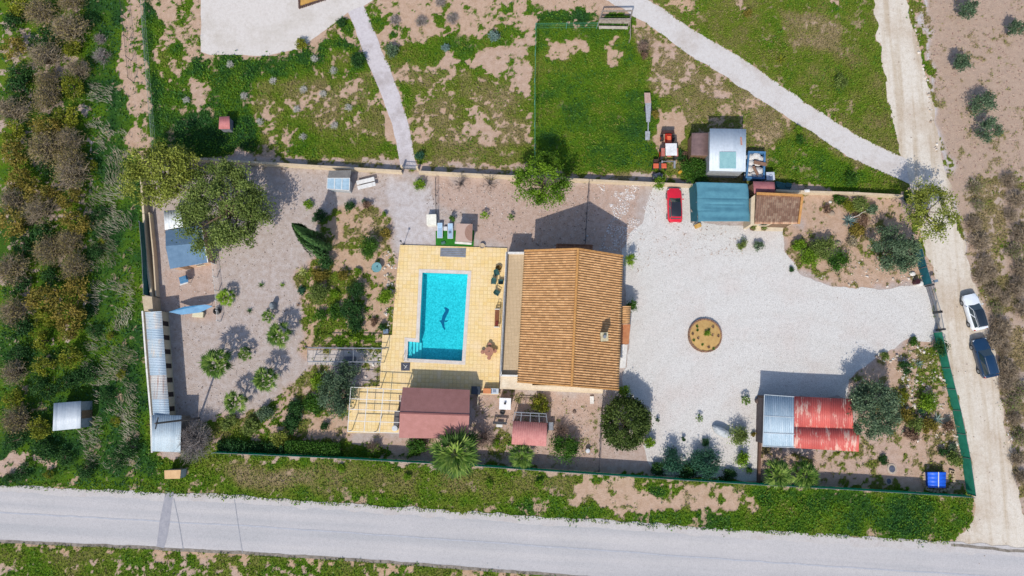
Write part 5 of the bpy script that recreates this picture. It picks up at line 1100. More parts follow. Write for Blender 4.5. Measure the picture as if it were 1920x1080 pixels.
parent_c = sum(iq, Vector())/4; win(cb, iq[0], iq[1], .3, .18, 1.6, 1.95, nm='door'); win(cb, iq[0], iq[1], .72, 1.0, 1.4, .9); win(cb, iq[0], iq[3], .5, 1., .9, .9); win(cb, iq[1], iq[2], .5, 1., .9, .9)
pg = T('pergola', 'white metal pergola frame over yellow tiles left of the pool cabin', 'pergola', W(656,812)); fr = MB(); PH = 2.3
g0, g1, g2, g3 = V3((658,726),PH), V3((757,731),PH), V3((748,812),PH), V3((652,809),PH)
for t_ in (0, .26, .5, .76, 1.): fr.bar(lerp(g0, g3, t_), lerp(g1, g2, t_), .07)
for t_ in (0, .32, .62, 1.): fr.bar(lerp(g0, g1, t_)+Vector((0, 0, .04)), lerp(g3, g2, t_)+Vector((0, 0, .04)), .07)
fr.build('frame', PL['white'], pg)
for p in (g0, g1, g2, g3, lerp(g0, g3, .5), lerp(g0, g1, .5), lerp(g3, g2, .5)): m_ = MB(); m_.bar((p.x, p.y, -.05), (p.x, p.y, PH), .08); m_.build('post', PL['white'], pg)
m_ = MB(); v = W(740,803,1.); m_.lathe((v.x, v.y, 0), [(.3, -.02), (.34, .1), (.34, .95), (.3, 1.0), (.02, 1.02)], 16); tag(m_.build('barrel', mat('white_barrel', A((232,236,240)), A((210,214,220)), 2), smooth=False), 'white barrel in the bottom right corner of the white pergola', 'barrel')
m_ = MB(); v = W(747,774,1.); m_.box((v.x-.1, v.y-.6, .8), (.5, 1.5, 1.6), R(-3)); m_.box((v.x-.1, v.y-.6, 1.63), (.56, 1.56, .05), R(-3)); tag(m_.build('cupboard', mat('grey_cupboard', A((90,88,92)), A((120,115,115)), 3)), 'narrow dark cupboard against the left wall of the pool cabin', 'cupboard')
# fenced footbridge between yard and deck
fb = T('footbridge_frame', 'grey metal frame of a covered walk leading from the west yard to the pool deck', 'walkway', W(578,680)); fr = MB(); FH = 2.1
a, b_, c_, d_ = V3((577,652),FH), V3((716,653),FH), V3((714,679),FH), V3((577,678),FH)
fr.bar(a, b_, .09); fr.bar(d_, c_, .09)
for t_ in (0, .3, .62, 1.): fr.bar(lerp(a, b_, t_), lerp(d_, c_, t_), .05)
fr.build('top_frame', PL['grey'], fb)
for t_ in (0, .3, .62, 1.):
    for s0_, s1_ in ((a, b_), (d_, c_)): p = lerp(s0_, s1_, t_); m_ = MB(); m_.bar((p.x, p.y, -.05), (p.x, p.y, FH), .07); m_.build('post', PL['grey'], fb)
m_ = MB()
for t0, t1 in ((0, .3), (.3, .62), (.62, 1.)):
    for s0_, s1_ in ((a, b_), (d_, c_)):
        p, q_ = lerp(s0_, s1_, t0), lerp(s0_, s1_, t1); m_.bar((p.x, p.y, 1.), (q_.x, q_.y, 1.), .04); m_.bar((p.x, p.y, .15), (q_.x, q_.y, .15), .04); m_.bar((p.x, p.y, 1.), (lerp(p, q_, .5).x, lerp(p, q_, .5).y, FH), .04)
m_.build('side_rail', PL['grey'], fb)
fl = tri_sheet('walkway_slab', WL([(578,656),(718,657),(716,686),(578,684)]), .03, tile_mat('slab_pale', A((214,204,196)), A((204,192,184)), A((190,180,170)), A((150,140,132)), .9, 0, .03)); tag(fl, kind='structure')
m_ = MB(); v = W(575,650,2.2); m_.cyl((v.x, v.y, -.05), (v.x, v.y, 2.2), .04, .04, 8); m_.lathe((v.x, v.y, 2.2), [(.1, 0), (.16, .1), (.14, .25), (.03, .32)], 10); tag(m_.build('garden_lamp', PL['dark']), 'dark post lamp at the west end of the fenced walk', 'lamp')
m_ = MB(); v = W(656,673,.4); m_.box((v.x, v.y, .25), (1.2, .5, .5)); m_.box((v.x, v.y, .53), (1.25, .56, .06)); tag(m_.build('storage_box', mat('box_grey', A((120,120,130)), A((100,100,110)), 3)), 'grey box standing inside the fenced walk', 'box')

# ---------------------------------------------------------------- west side: kennels, sheds
kn = T('kennels', 'long row of kennels with a patched rusty grey roof along the west wall', 'kennels', W(315,600)); 
K0, K1, K2, K3 = V3((272,585),2.2), V3((303,583),2.4), V3((318,778),2.4), V3((287,778),2.2)
patch = [met('kennel_a', (A((176,196,208)), A((205,215,222))), A((216,206,196)), (1.5, .3, 1), .5, .62), met('kennel_b', (A((170,192,208)), A((190,206,220))), A((190,170,158)), (2.5, .3, 1), .6, .7), met('kennel_c', (A((180,190,196)), A((214,210,206))), A((176,146,132)), (3, .25, 1), .5, .64)]
segs = [0, .17, .27, .45, .62, .85, 1.]
for k in range(6):
    t0, t1 = segs[k], segs[k+1]+(.004 if k < 5 else 0); corr('roof_sheet', (lerp(K1, K2, t0), lerp(K1, K2, t1), lerp(K0, K3, t1), lerp(K0, K3, t0)), .18, .022, patch[(0, 1, 0, 1, 2, 1)[k]], kn, .02, tint_n=5, seed=k)
for k in range(6):      # overlap seams and patches
    pass
kw = [W(273,587,2.1), W(309,586,2.1), W(323,779,2.1), W(288,778,2.1)]; iq = [kw[0], lerp(kw[0], kw[1], .55), lerp(kw[3], kw[2], .55), kw[3]]
m_ = MB(); m_.prism(xy(iq), -.05, 2.1); m_.build('wall', mat('kennel_wall', A((214,202,176)), A((196,182,156)), 2), kn)
fw = MB(); ro = MB(); dp = MB(); A0, A1 = V3((304,584),2.3), V3((319,779),2.3); d = (A1-A0); B0, B1 = W(316,586), W(330,779)
A0.z = A1.z = 0
# front wall with openings, standing slightly outward
fa, fb_ = Vector((B0.x-.12, B0.y, 0)), Vector((B1.x-.12, B1.y, 0)); o_ = Vector((1, .08, 0)).normalized()
m_ = MB(); q = [fa, fa+o_*.12, fb_+o_*.12, fb_]; m_.prism(xy(q), -.05, 1.7); m_.build('front_wall', mat('kennel_wall', A((214,202,176))), kn)
m_ = MB(); back = [iq[1], fa, fb_, iq[2]]; m_.prism(xy(back), 1.55, 1.66); m_.build('front_ledge', mat('ledge', A((206,192,166)), A((190,176,150)), 2), kn)
for k in range(7):
    t_ = (k+1.)/7.35-.02; p = lerp(fa, fb_, t_)+o_*.0; q2_ = lerp(iq[1], iq[2], t_); e = (fb_-fa).normalized()*.28
    m_ = MB(); m_.prism(xy([p+o_*.1-e, p+o_*.15-e, p+o_*.15+e, p+o_*.1+e]), .25, 1.71); m_.build('opening', mat('opening_dark', (.02, .016, .014), (.03, .02, .02), 3), kn)
roofed('shed', 'grey steel shed at the south-west corner, below the long kennels', 'shed', [(285,778),(340,779),(338,848),(284,846)], (2.5,2.5,2.3,2.3), met('grey_steel', (A((166,184,196)), A((186,202,212))), A((170,180,186)), (1, 1, 1), .5, .7), mat('shed_wall', A((150,140,130)), A((130,120,110)), 2), .15, .25, .015, door=1)
up_ = T('utility_pole', 'tall leaning dark utility pole beside the south-west grey shed, crossing over its roof', 'utility pole', W(374,784)); b0 = W(374,784); b1 = W(291,794,9.3); m_ = MB(); m_.cyl((b0.x, b0.y, -.1), tuple(b1), .13, .09, 10); m_.build('pole', mat('pole_wood', A((105,100,98)), A((80,76,76)), 4), up_)
m_ = MB(); m_.bar(b1+Vector((-.1, -.6, -.3)), b1+Vector((.1, .6, -.3)), .1); m_.build('crossarm', PL['dark'], up_)
t_, q = roofed('shed', 'little isolated tin hut with pale grey roof in the overgrown orchard', 'hut', [(101,756),(152,752),(151,803),(99,808)], (2.0,2.1,2.1,2.0), tintmat('tin', [A((172,182,192)), A((186,196,206)), A((200,208,216))], .5, 3, .08), mat('tin_wall', A((170,175,182)), A((150,155,160)), 3), .06, .3, .02, wave='box', door=1)
roofed('hut', 'tiny pink-roofed hut in the green thicket north of the wall', 'hut', [(411,219),(430,218),(431,242),(410,242)], (1.5,1.5,1.3,1.3), mat('hut_pink', A((206,134,134)), A((190,116,116)), 2), mat('hut_grey', A((140,140,150)), A((120,120,130)), 3), .08, .3, .01)
roofed('lean_to', 'white roofed lean-to attached to the top of the blue-grey shed', 'shed', [(307,395),(338,393),(343,425),(309,431)], (2.2,2.2,2.3,2.3), mat('white_sheet', A((236,240,242), 1.25), A((214,220,224)), 3, .6), mat('lean_wall', A((180,176,170))), .1, .3, .012)
bs_ = T('shed', 'blue-grey felt gable-roofed shed under the largest olive-green tree', 'shed', W(320,500)); a, b_, c_, d_ = V3((310,432),2.0), V3((378,423),2.0), V3((390,492),2.0), V3((319,504),2.0); r0, r1 = V3((310.5,461.5),2.8), V3((383,455),2.8)
bf = mat('blue_felt', A((112,142,170)), A((98,128,156)), 1.6, .9, fine=24); rb = MB(); rb.slab([a, r0, r1, b_], .06); rb.slab([r0, d_, c_, r1], .06); rb.build('roof', bf, bs_)
iq = inset([a, b_, c_, d_], .12); wb = MB(); wb.prism(xy(iq), -.05, 1.95); m0, m1 = lerp(iq[0], iq[3], .5), lerp(iq[1], iq[2], .5); wb.add([(iq[0].x, iq[0].y, 1.95), (iq[3].x, iq[3].y, 1.95), (m0.x, m0.y, 2.7), (iq[1].x, iq[1].y, 1.95), (iq[2].x, iq[2].y, 1.95), (m1.x, m1.y, 2.7)], [(0, 2, 1), (3, 4, 5)]); wb.build('wall', mat('peach_board', A((226,190,160)), A((205,168,138)), 3), bs_)
parent_c = sum(iq, Vector())/4; win(bs_, iq[3], iq[2], .3, .05, .9, 1.8, nm='door'); win(bs_, iq[3], iq[2], .72, .9, .8, .7); m_ = MB(); m_.bar(b_+Vector((0, 0, .02)), r1+Vector((0, 0, .02)), .08, .04); m_.bar(r1+Vector((0, 0, .02)), c_+Vector((0, 0, .02)), .08, .04); m_.build('verge_trim', PL['white'], bs_)
fence('fence', 'low white and dark rail fence right of the blue-grey shed pen', [(401,494),(407,545),(411,602)], 1.1, PL['white'], .5, 1.4, solid=False, postm=PL['white'], post=.05)
bt = T('barbecue', 'small blue-topped barbecue on the bare ground below the blue-grey shed', 'barbecue', W(345,528)); m_ = MB(); v = W(344,524,1.); m_.box((v.x, v.y, .95), (1.0, .85, .06), R(18)); m_.box((v.x, v.y+.1, 1.1), (.8, .5, .26), R(18)); m_.build('hood', mat('blue_hood', A((96,146,184)), A((80,128,166)), 3, .5), bt, bevel=.03)
m_ = MB(); m_.box((v.x, v.y-.45, .8), (1.0, .2, .05), R(18)); m_.build('shelf', PL['white'], bt)
for s0_, s1_ in ((-1, -1), (1, -1), (1, 1), (-1, 1)): m_ = MB(); m_.bar((v.x+s0_*.4, v.y+s1_*.3, 0), (v.x+s0_*.4, v.y+s1_*.3, .92), .05); m_.build('leg', PL['dark'], bt)
# slung blue tarp
tq = [V3(p, h) for p, h in (((316,585),1.5), ((345,575),1.5), ((385,571),1.6), ((399,574),1.5), ((375,586),1.3), ((340,590),1.3))]; m_ = MB(); m_.add([tuple(p) for p in tq]+[tuple(p-Vector((0, 0, .02))) for p in tq], [(5, 4, 3, 2, 1, 0), (6, 7, 8, 9, 10, 11)])
ta = T('tarp', 'blue tarpaulin slung across the pen below the barbecue', 'tarpaulin', (tq[0].x, tq[0].y, 0)); m_.build('sheet', mat('blue_tarp', A((92,158,200)), A((76,138,184)), 1.5, .5), ta)
for p in (tq[0], tq[3], tq[2]): m_ = MB(); m_.cyl((p.x, p.y, 0), (p.x, p.y, p.z), .03, .03, 6); m_.build('pole', PL['wood'], ta)
m_ = MB(); a, b_ = W(318,582,.9), W(350,577,.9); 
def crate(px_, py_, sx, sy, sz, rz, m, name, label, cat, bev=.02, lid=None, z0=0.):
    v = W(px_, py_, sz+z0); mb = MB(); mb.box((v.x, v.y, z0+sz/2), (sx, sy, sz), R(rz)); 
    if lid: t = T(name, label, cat, (v.x, v.y, 0)); mb.build('body', m, t, bevel=bev); l2 = MB(); l2.box((v.x, v.y, z0+sz+.03), (sx*1.06, sy*1.06, .06), R(rz)); l2.build('lid', lid, t, bevel=bev); return t
    return tag(mb.build(name, m, bevel=bev), label, cat)
crate(371,590,1.2,.6,.45,-3,mat('cream_box', A((238,228,190)), A((220,208,170)), 2),'crate','cream box under the blue tarpaulin','box',lid=mat('cream_lid', A((244,236,204)), A((228,218,186)), 2))
m_ = MB(); v = W(405,583,.5); m_.lathe((v.x, v.y, 0), [(.4, 0), (.42, .4), (.3, .6), (.22, .6), (.2, .1), (.01, .1)], 14); tag(m_.build('old_tyre', PL['black']), 'dark round tub right of the blue tarpaulin', 'tub')
# little things of the north yard
vv = T('glass_cabinet', 'small silvery glazed shed by the north wall, crossed by the cypress shadow', 'shed', W(615,355)); a, b_, c_, d_ = V3((614,334),1.9), V3((656,334),1.9), V3((655,357),1.6), V3((613,354),1.6)
m_ = MB(); m_.slab([d_, c_, b_, a], .05); rfo = m_.build('roof', mat('glazing', A((176,204,222)), A((150,180,200)), 3, .25, spec=.6), vv); m_ = MB()
for t_ in (0, .33, .66, 1.): m_.bar(lerp(a, b_, t_)+Vector((0, 0, .02)), lerp(d_, c_, t_)+Vector((0, 0, .02)), .06)
m_.bar(a, b_, .06); m_.bar(d_, c_, .07); m_.build('glazing_bar', PL['white'], rfo); iq = inset([a, b_, c_, d_], .1); m_ = MB(); m_.prism(xy(iq), -.05, 1.5); m_.build('wall', mat('cab_wall', A((190,196,200)), A((170,176,180)), 2, .4), vv)
a2, b2, c2, d2 = V3((617,320),1.7), V3((659,319),1.7), V3((656,334),1.9), V3((614,334),1.9); m_ = MB(); m_.slab([d2, c2, b2, a2], .05); m_.build('rear_roof', mat('cab_roof', A((150,146,140)), A((130,126,122)), 3), vv)
bt = T('bench_table', 'pair of white planks on trestles, right of the small glazed shed', 'bench', W(688,345), rz=R(14)); 
for k, y_ in enumerate((-.42, .22)): m_ = MB(); m_.box((0, y_, .62), (2.2, .5, .06)); m_.build('plank', PL['white'], bt, local=True, bevel=.01)
for x_ in (-.8, .8): m_ = MB(); m_.bar((x_, -.5, 0), (x_, -.1, .6), .06); m_.bar((x_, .4, 0), (x_, -.1, .6), .06); m_.bar((x_, -.6, .58), (x_, .45, .58), .05); m_.build('trestle', PL['wood'], bt, local=True)
crate(809,412,1.1,1.25,.9,2,mat('white_cabinet', A((246,244,232), 1.25), A((232,228,214)), 2),'cabinet','white cabinet standing alone left of the sun loungers','cabinet',lid=mat('white_lid', A((250,246,232), 1.25), A((236,232,216)), 2))
# artificial lawn and what stands on it
al = tri_sheet('artificial_lawn', WL([(817,433),(889,432),(888,463),(817,462)]), .05, mat('astro', (.02, .17, .012), (.015, .12, .01), 4, .9, fine=30)); tag(al, kind='structure')
def lounger(px_, py_, label, towel=False):
    t = T('sun_lounger', label, 'sun lounger', W(px_, py_, .3).xy.to_3d(), 'sun loungers on the artificial lawn', R(0)); bm_ = mat('lounger_blue', A((176,206,232)), A((158,190,220)), 3, .6, fine=20)
    m_ = MB(); m_.box((0, -.28, .34), (.58, 1.15, .06)); m_.build('seat', bm_, t, local=True, bevel=.02)
    m_ = MB(); m_.slab([Vector((-.29, .3, .38)), Vector((.29, .3, .38)), Vector((.29, .92, .62)), Vector((-.29, .92, .62))], .05); m_.build('backrest', bm_, t, local=True)
    m_ = MB(); [m_.bar((s*.31, -.86, .33), (s*.31, .9, .33), .045) for s in (-1, 1)]; m_.bar((-.31, -.86, .33), (.31, -.86, .33), .045); m_.build('frame', PL['white'], t, local=True)
    for s in (-1, 1):
        for y_ in (-.7, .6): m_ = MB(); m_.bar((s*.3, y_, 0), (s*.3, y_, .32), .045); m_.build('leg', PL['white'], t, local=True)
    if towel: m_ = MB(); m_.box((-.05, -.1, .385), (.3, .3, .03), R(8)); m_.build('cloth_patch', mat('grey_cloth', A((110,130,150)), A((90,110,130)), 3), t, local=True)
lounger(825, 433, 'left pale blue sun lounger on the bright artificial lawn'); lounger(844.5, 434, 'right pale blue sun lounger on the bright artificial lawn, with a grey patch', True)
crate(835,428,.45,.45,.4,0,mat('side_white', A((236,236,236)), A((220,220,220)), 3),'side_table','little white table between the two sun loungers','table')
crate(831,455,.5,.35,.2,15,mat('grey_bag', A((90,130,120)), A((70,110,100)), 5, bm=.3),'bag','small grey-green bag on the artificial lawn','bag',.06)
ht = T('hot_tub', 'hot tub with a square beige cover bearing a darker half circle', 'hot tub', W(870,440)); a, b_, c_, d_ = V3((856,419),1.9), V3((886,420),1.9), V3((885,453),1.9), V3((854,452),1.9)
m_ = MB(); m_.slab([d_, c_, b_, a], .1); m_.build('cover', mat('beige_cover', A((208,180,166)), A((198,170,156)), 1.6, fine=20), ht)
iq = inset([a, b_, c_, d_], .12); m_ = MB(); m_.prism(xy(iq), 0, 1.78); m_.build('tub', mat('tub_side', A((206,196,184)), A((190,180,168)), 2), ht)
cc = V3((886,436),1.9); m_ = MB(); pts = [(cc.x-.05+math.cos(R(a_))*.86, cc.y+math.sin(R(a_))*1.03) for a_ in range(90, 271, 12)]; m_.prism(pts, 1.903, 1.915); m_.build('cover_flap', mat('cover_dark', A((172,136,120)), A((160,124,108)), 2), ht)
m_ = MB(); p0, p1 = V3((853,455),.9), V3((884,457),.9); m_.bar(p0, p1, .2, .3); m_.build('step', PL['white'], ht)
m_ = MB(); v = W(904,461,.4); m_.lathe((v.x, v.y, 0), [(.24, 0), (.3, .35), (.34, .42), (.28, .42), (.24, .3), (.02, .3)], 14); tag(m_.build('plant_pot', mat('pot_cream', A((214,196,170)), A((190,170,146)), 4)), 'round cream pot on the deck edge right of the hot tub', 'pot')
m_ = MB(); gq = WL([(826,465),(874,465),(873,483),(825,481)], DZ)
for k in range(5):
    t0 = k/5; m_.prism(xy([lerp(gq[0], gq[3], t0+.02), lerp(gq[1], gq[2], t0+.02), lerp(gq[1], gq[2], t0+.18), lerp(gq[0], gq[3], t0+.18)]), DZ, DZ+.05)
tag(m_.build('floor_mat', mat('mat_grey', A((128,134,146)), A((150,156,168)), 2, fine=12)), 'grey slatted mat on the upper end of the pool deck', 'mat')
# lamp post at deck corner
for px_, py_, h_, lb in ((757,459,2.1,'thin dark lamp post on the upper left corner of the pool deck'), (1097,450,2.2,'white lamp post on the ground behind the house')):
    m_ = MB(); v = W(px_, py_, 0); m_.cyl((v.x, v.y, -.05), (v.x, v.y, h_), .035, .03, 8); m_.box((v.x, v.y, .1), (.18, .18, .2)); m_.lathe((v.x, v.y, h_), [(.05, 0), (.12, .06), (.13, .18), (.02, .24)], 10); tag(m_.build('lamp_post', PL['dark'] if h_ < 2.15 else PL['grey']), lb, 'lamp')
# deck furniture
def chair(px_, py_, rz, label, m):
    t = T('garden_chair', label, 'chair', W(px_, py_, .4).xy.to_3d()+Vector((0, 0, DZ)), 'green chairs on the pool deck', R(rz))
    m_ = MB(); m_.box((0, 0, .43), (.52, .5, .05)); m_.build('seat', m, t, local=True, bevel=.02); m_ = MB(); m_.slab([Vector((-.26, .24, .46)), Vector((.26, .24, .46)), Vector((.24, .42, 1.0)), Vector((-.24, .42, 1.0))], .04); m_.build('backrest', m, t, local=True)
    m_ = MB()
    for s in (-1, 1): m_.bar((s*.28, -.24, .64), (s*.28, .3, .66), .05); m_.bar((s*.28, -.24, .43), (s*.28, -.24, .64), .04)
    m_.build('armrest', m, t, local=True)
    for s in (-1, 1):
        for y_ in (-.22, .24): m_ = MB(); m_.bar((s*.24, y_, 0), (s*.24, y_, .42), .045); m_.build('leg', m, t, local=True)
gc = mat('green_plastic', A((58,100,100)), A((44,84,84)), 3, .5)
chair(931.5, 513, 20, 'uppermost green chair of the four on the pool deck', gc); chair(925.5, 529, -4, 'left green chair of the middle two on the pool deck', gc); chair(939, 528, 178, 'right green chair of the middle two, against the terrace wall', gc); chair(932.5, 550, 60, 'lowest green chair of the four on the pool deck', gc)
m_ = MB(); v = W(935,503,.3); m_.lathe((v.x, v.y, DZ), [(.3, 0), (.34, .05), (.36, .4), (.3, .42), (.27, .1), (.02, .1)], 14); tag(m_.build('plant_pot', mat('pot_olive', A((160,130,70)), A((130,105,55)), 4)), 'round ochre pot above the green chairs', 'pot')
m_ = MB(); v = W(935,572,.3); m_.bar((v.x-.2, v.y-.25, DZ), (v.x-.1, v.y+.3, DZ+.5), .05); m_.bar((v.x+.2, v.y-.25, DZ), (v.x+.2, v.y+.3, DZ+.5), .05); m_.bar((v.x-.15, v.y+.1, DZ+.3), (v.x+.2, v.y+.1, DZ+.3), .05); m_.bar((v.x-.1, v.y+.3, DZ+.5), (v.x+.2, v.y+.3, DZ+.5), .05); tag(m_.build('folding_stand', mat('stand_olive', A((120,100,50)), A((90,75,40)), 4)), 'small folded stand between the green chairs and the brown bench', 'stand')
bn = T('bench', 'brown bench with white end arms against the terrace wall by the pool', 'bench', W(932,597,.4).xy.to_3d()+Vector((0, 0, DZ)), rz=R(-2)); m_ = MB()
for x_ in (-.2, -.05, .1): m_.box((x_, 0, .44), (.13, 2.0, .04))
m_.build('seat', mat('bench_wood', A((150,92,62)), A((126,74,50)), 5), bn, local=True); m_ = MB()
for z_ in (.6, .75, .9): m_.box((.24, 0, z_), (.04, 2.0, .1))
m_.build('backrest', mat('bench_wood', A((150,92,62))), bn, local=True)
for y_ in (-1.05, 1.05): m_ = MB(); m_.box((0, y_, .6), (.65, .1, .06)); m_.bar((-.25, y_, 0), (-.25, y_, .58), .07); m_.bar((.25, y_, 0), (.25, y_, .95), .07); m_.build('end_frame', PL['white'], bn, local=True)
m_ = MB(); m_.box((0, -.7, .5), (.3, .35, .12), R(10)); m_.box((.02, -.45, .5), (.28, .2, .1)); m_.build('cushion', mat('cushion_red', A((130,50,45)), A((110,40,36)), 4), bn, local=True, bevel=.03)
pt = T('stone_table', 'pink stone pedestal table on the pool deck near the terrace corner', 'table', W(917,659,.7).xy.to_3d()+Vector((0, 0, DZ))); stn = mat('pink_stone', A((190,140,118)), A((170,120,100)), 4, fine=20)
m_ = MB(); m_.lathe((0, 0, .68), [(.55, 0), (.58, .03), (.58, .07), (.55, .09)], 8); m_.build('tabletop', stn, pt, local=True); m_ = MB(); m_.lathe((0, 0, 0), [(.3, 0), (.3, .08), (.12, .14), (.12, .6), (.25, .68)], 10); m_.build('pedestal', stn, pt, local=True)
m_ = MB(); m_.cyl((0, 0, .77), (0, 0, .85), .06, .06, 8); m_.build('umbrella_socket', PL['dark'], pt, local=True)
for k, (x_, y_, lb) in enumerate(((905,660,'left pink stone stool at the stone table'), (917,671,'lower pink stone stool at the stone table'), (928,658,'right pink stone stool at the stone table'), (918,646,'upper pink stone stool at the stone table, in its shadow'))):
    m_ = MB(); v = W(x_, y_, .45); m_.lathe((v.x, v.y, DZ), [(.2, 0), (.13, .08), (.13, .36), (.24, .4), (.24, .46), (.01, .47)], 12); tag(m_.build('stone_stool', stn), lb, 'stool', 'stone stools round the stone table')
sk2 = T('pool_skimmer', 'dark square cover with white fittings on the deck at the lower left pool corner', 'cover', W(760,687)); m_ = MB(); q = WL([(752,680),(769,680),(768,695),(752,695)], DZ); m_.prism(xy(q), DZ, DZ+.04); m_.build('lid', mat('slate', A((70,72,84)), A((95,98,110)), 3), sk2)
m_ = MB(); v = W(760,687,.3); m_.bar((v.x-.25, v.y+.2, DZ+.1), (v.x+.15, v.y-.1, DZ+.12), .05); m_.bar((v.x-.1, v.y-.25, DZ+.1), (v.x+.2, v.y+.15, DZ+.1), .05); m_.build('fitting', PL['white'], sk2)
m_ = MB(); v0, v1 = W(762,676), W(762,662); 
for s in (-.25, .25): m_.cyl((v0.x+s, v0.y, DZ), (v0.x+s, v0.y+.05, 1.0), .025, .025, 6); m_.cyl((v0.x+s, v0.y+.05, 1.0), (v0.x+s, v0.y+.6, .95), .025, .025, 6); m_.cyl((v0.x+s, v0.y+.6, .95), (v0.x+s, v0.y+.75, -.3), .025, .025, 6)
tag(m_.build('pool_ladder', PL['grey']), 'metal grab rails at the pool corner steps', 'handrail')
m_ = MB(); v = W(706,501,.8); m_.lathe((v.x, v.y, 0), [(.35, -.02), (.35, .08), (.12, .15), (.12, .62), (.55, .7), (.6, .76), (.5, .76), (.1, .72), (.06, .95), (.01, .97)], 20); tag(m_.build('fountain', mat('turquoise_fountain', A((128,176,180)), A((106,156,162)), 4)), 'round turquoise birdbath in the stones between garden bed and deck', 'fountain')
crate(723,621,.6,.5,.45,5,mat('blue_pot', A((130,150,172)), A((110,130,150)), 3),'planter','grey-blue planter at the deck step left of the pool','planter')
m_ = MB(); v = W(511,573,.6); m_.lathe((v.x, v.y, 0), [(.38, -.02), (.42, .3), (.36, .9), (.22, 1.1), (.01, 1.12)], 9, .8, 1.2); tag(m_.build('standing_stone', mat('grey_stone', A((150,160,166)), A((120,128,134)), 3, bm=.4)), 'pale grey upright stone in the west yard gravel', 'stone')

# ---------------------------------------------------------------- courtyard south of the house
crate(892,732,1.0,.9,.95,-3,mat('black_grill', (.02, .03, .045), (.03, .045, .06), 3, .4),'grill','dark covered grill by the pool cabin corner','grill',lid=mat('grill_lid', (.025, .035, .05), (.04, .05, .07), 2, .4))
crate(914,733,.95,.55,.9,-2,mat('orange_top', A((228,150,98)), A((210,130,84)), 2),'counter','orange-topped kitchen counter between the dark grill and the white sink','counter',lid=mat('orange_slab', A((232,156,104)), A((214,134,88)), 2))
snk = crate(927.5,733.5,.85,.6,.9,-2,mat('sink_white', A((214,222,232)), A((196,206,218)), 2, .3),'sink','white outdoor sink right of the orange-topped counter','sink',lid=mat('sink_top', A((220,228,238)), A((204,212,224)), 2, .3))
m_ = MB(); v = W(927,733,1.); m_.box((v.x, v.y, .975), (.4, .35, .02), R(-2)); m_.build('bowl', mat('bowl_grey', A((150,165,185))), snk)
wall_run('garden_wall', 'low pale wall curving below the outdoor kitchen counter', [(896,762),(896,744),(902,738),(936,738)], .45, .14, PL['cream'])
ov = T('pizza_oven', 'white square oven with a black vent, in the courtyard below the terrace', 'oven', W(947,760)); v = W(947,757,1.7); m_ = MB(); m_.box((v.x, v.y, .85), (1.2, 1.2, 1.7), R(-2)); m_.build('body', PL['cream'], ov, bevel=.03)
m_ = MB(); m_.box((v.x, v.y, 1.74), (1.32, 1.3, .09), R(-2)); m_.build('slab', mat('oven_white', A((246,246,246), 1.2), A((236,236,236), 1.25), 2), ov, bevel=.02); m_ = MB(); m_.cyl((v.x, v.y+.05, 1.78), (v.x, v.y+.05, 1.98), .09, .09, 10); m_.box((v.x, v.y+.05, 2.0), (.24, .24, .03)); m_.build('vent', PL['black'], ov)
m_ = MB(); v = W(942,773,.3); m_.lathe((v.x, v.y, 0), [(.3, -.02), (.32, .2), (.2, .28), (.2, .1), (.01, .1)], 12); tag(m_.build('fire_bowl', PL['dark']), 'small dark bowl on the ground below the white oven', 'bowl')
dt = T('work_table', 'dark narrow table with a white basin left of the aviary', 'table', W(937,794)); v = W(937,793,.8); m_ = MB(); m_.box((v.x, v.y, .8), (1.6, .3, .06), R(-4)); m_.build('tabletop', PL['dark'], dt)
for s in (-1, 1):
    for s2_ in (-.1, .1): m_ = MB(); m_.bar((v.x+s*.7, v.y+s2_, 0), (v.x+s*.7, v.y+s2_, .78), .05); m_.build('leg', PL['dark'], dt)
m_ = MB(); m_.box((v.x-.05, v.y-.33, .6), (.7, .3, .12), R(-4)); m_.build('basin', PL['white'], dt); m_ = MB(); m_.cyl((v.x-.05, v.y-.5, 0), (v.x-.05, v.y-.5, .55), .1, .1, 8); m_.build('bucket', PL['black'], dt)
av = T('aviary', 'pink-roofed aviary with an open grey wire frame at its upper side', 'aviary', W(960,833)); a, b_, c_, d_ = V3((962,789),2.1), V3((1026,793),2.1), V3((1024,837),2.0), V3((959,833),2.0)
corr('roof', (a, b_, c_, d_), .25, .015, mat('aviary_pink', A((212,146,140)), A((196,128,124)), 2, fine=14), av, .03); iq = inset([a, b_, c_, d_], .1); m_ = MB(); m_.prism(xy(iq), -.05, 1.95); m_.build('wall', mat('aviary_wall', A((120,100,95)), A((100,84,80)), 3), av)
e0, e1 = V3((965,773),2.1), V3((1024,776),2.1); m_ = MB(); m_.bar(e0, e1, .08); m_.bar(lerp(e0, a, .3), lerp(e1, b_, .3), .06); 
for t_ in (0, .22, .5, .77, 1.): m_.bar(lerp(e0, e1, t_), lerp(a, b_, t_), .07)
m_.build('frame', PL['grey'], av)
for t_ in (0, .5, 1.): p = lerp(e0, e1, t_); m_ = MB(); m_.bar((p.x, p.y, -.05), (p.x, p.y, 2.1), .07); m_.build('post', PL['grey'], av)
mf = MB(); [mf.bar((lerp(e0, e1, t_).x, lerp(e0, e1, t_).y, .02), (lerp(e0, e1, t_).x, lerp(e0, e1, t_).y, 2.1), .02) for t_ in np.linspace(0, 1, 12)]; [mf.bar((e0.x, e0.y, z_), (e1.x, e1.y, z_), .02) for z_ in (.5, 1., 1.5)]; mf.build('wire_front', PL['grey'], av)
crate(1033,799,.55,.85,.7,0,mat('tank_grey', A((196,200,200)), A((170,174,174)), 3),'water_butt','small grey tank right of the aviary roof','tank',lid=PL['grey'])
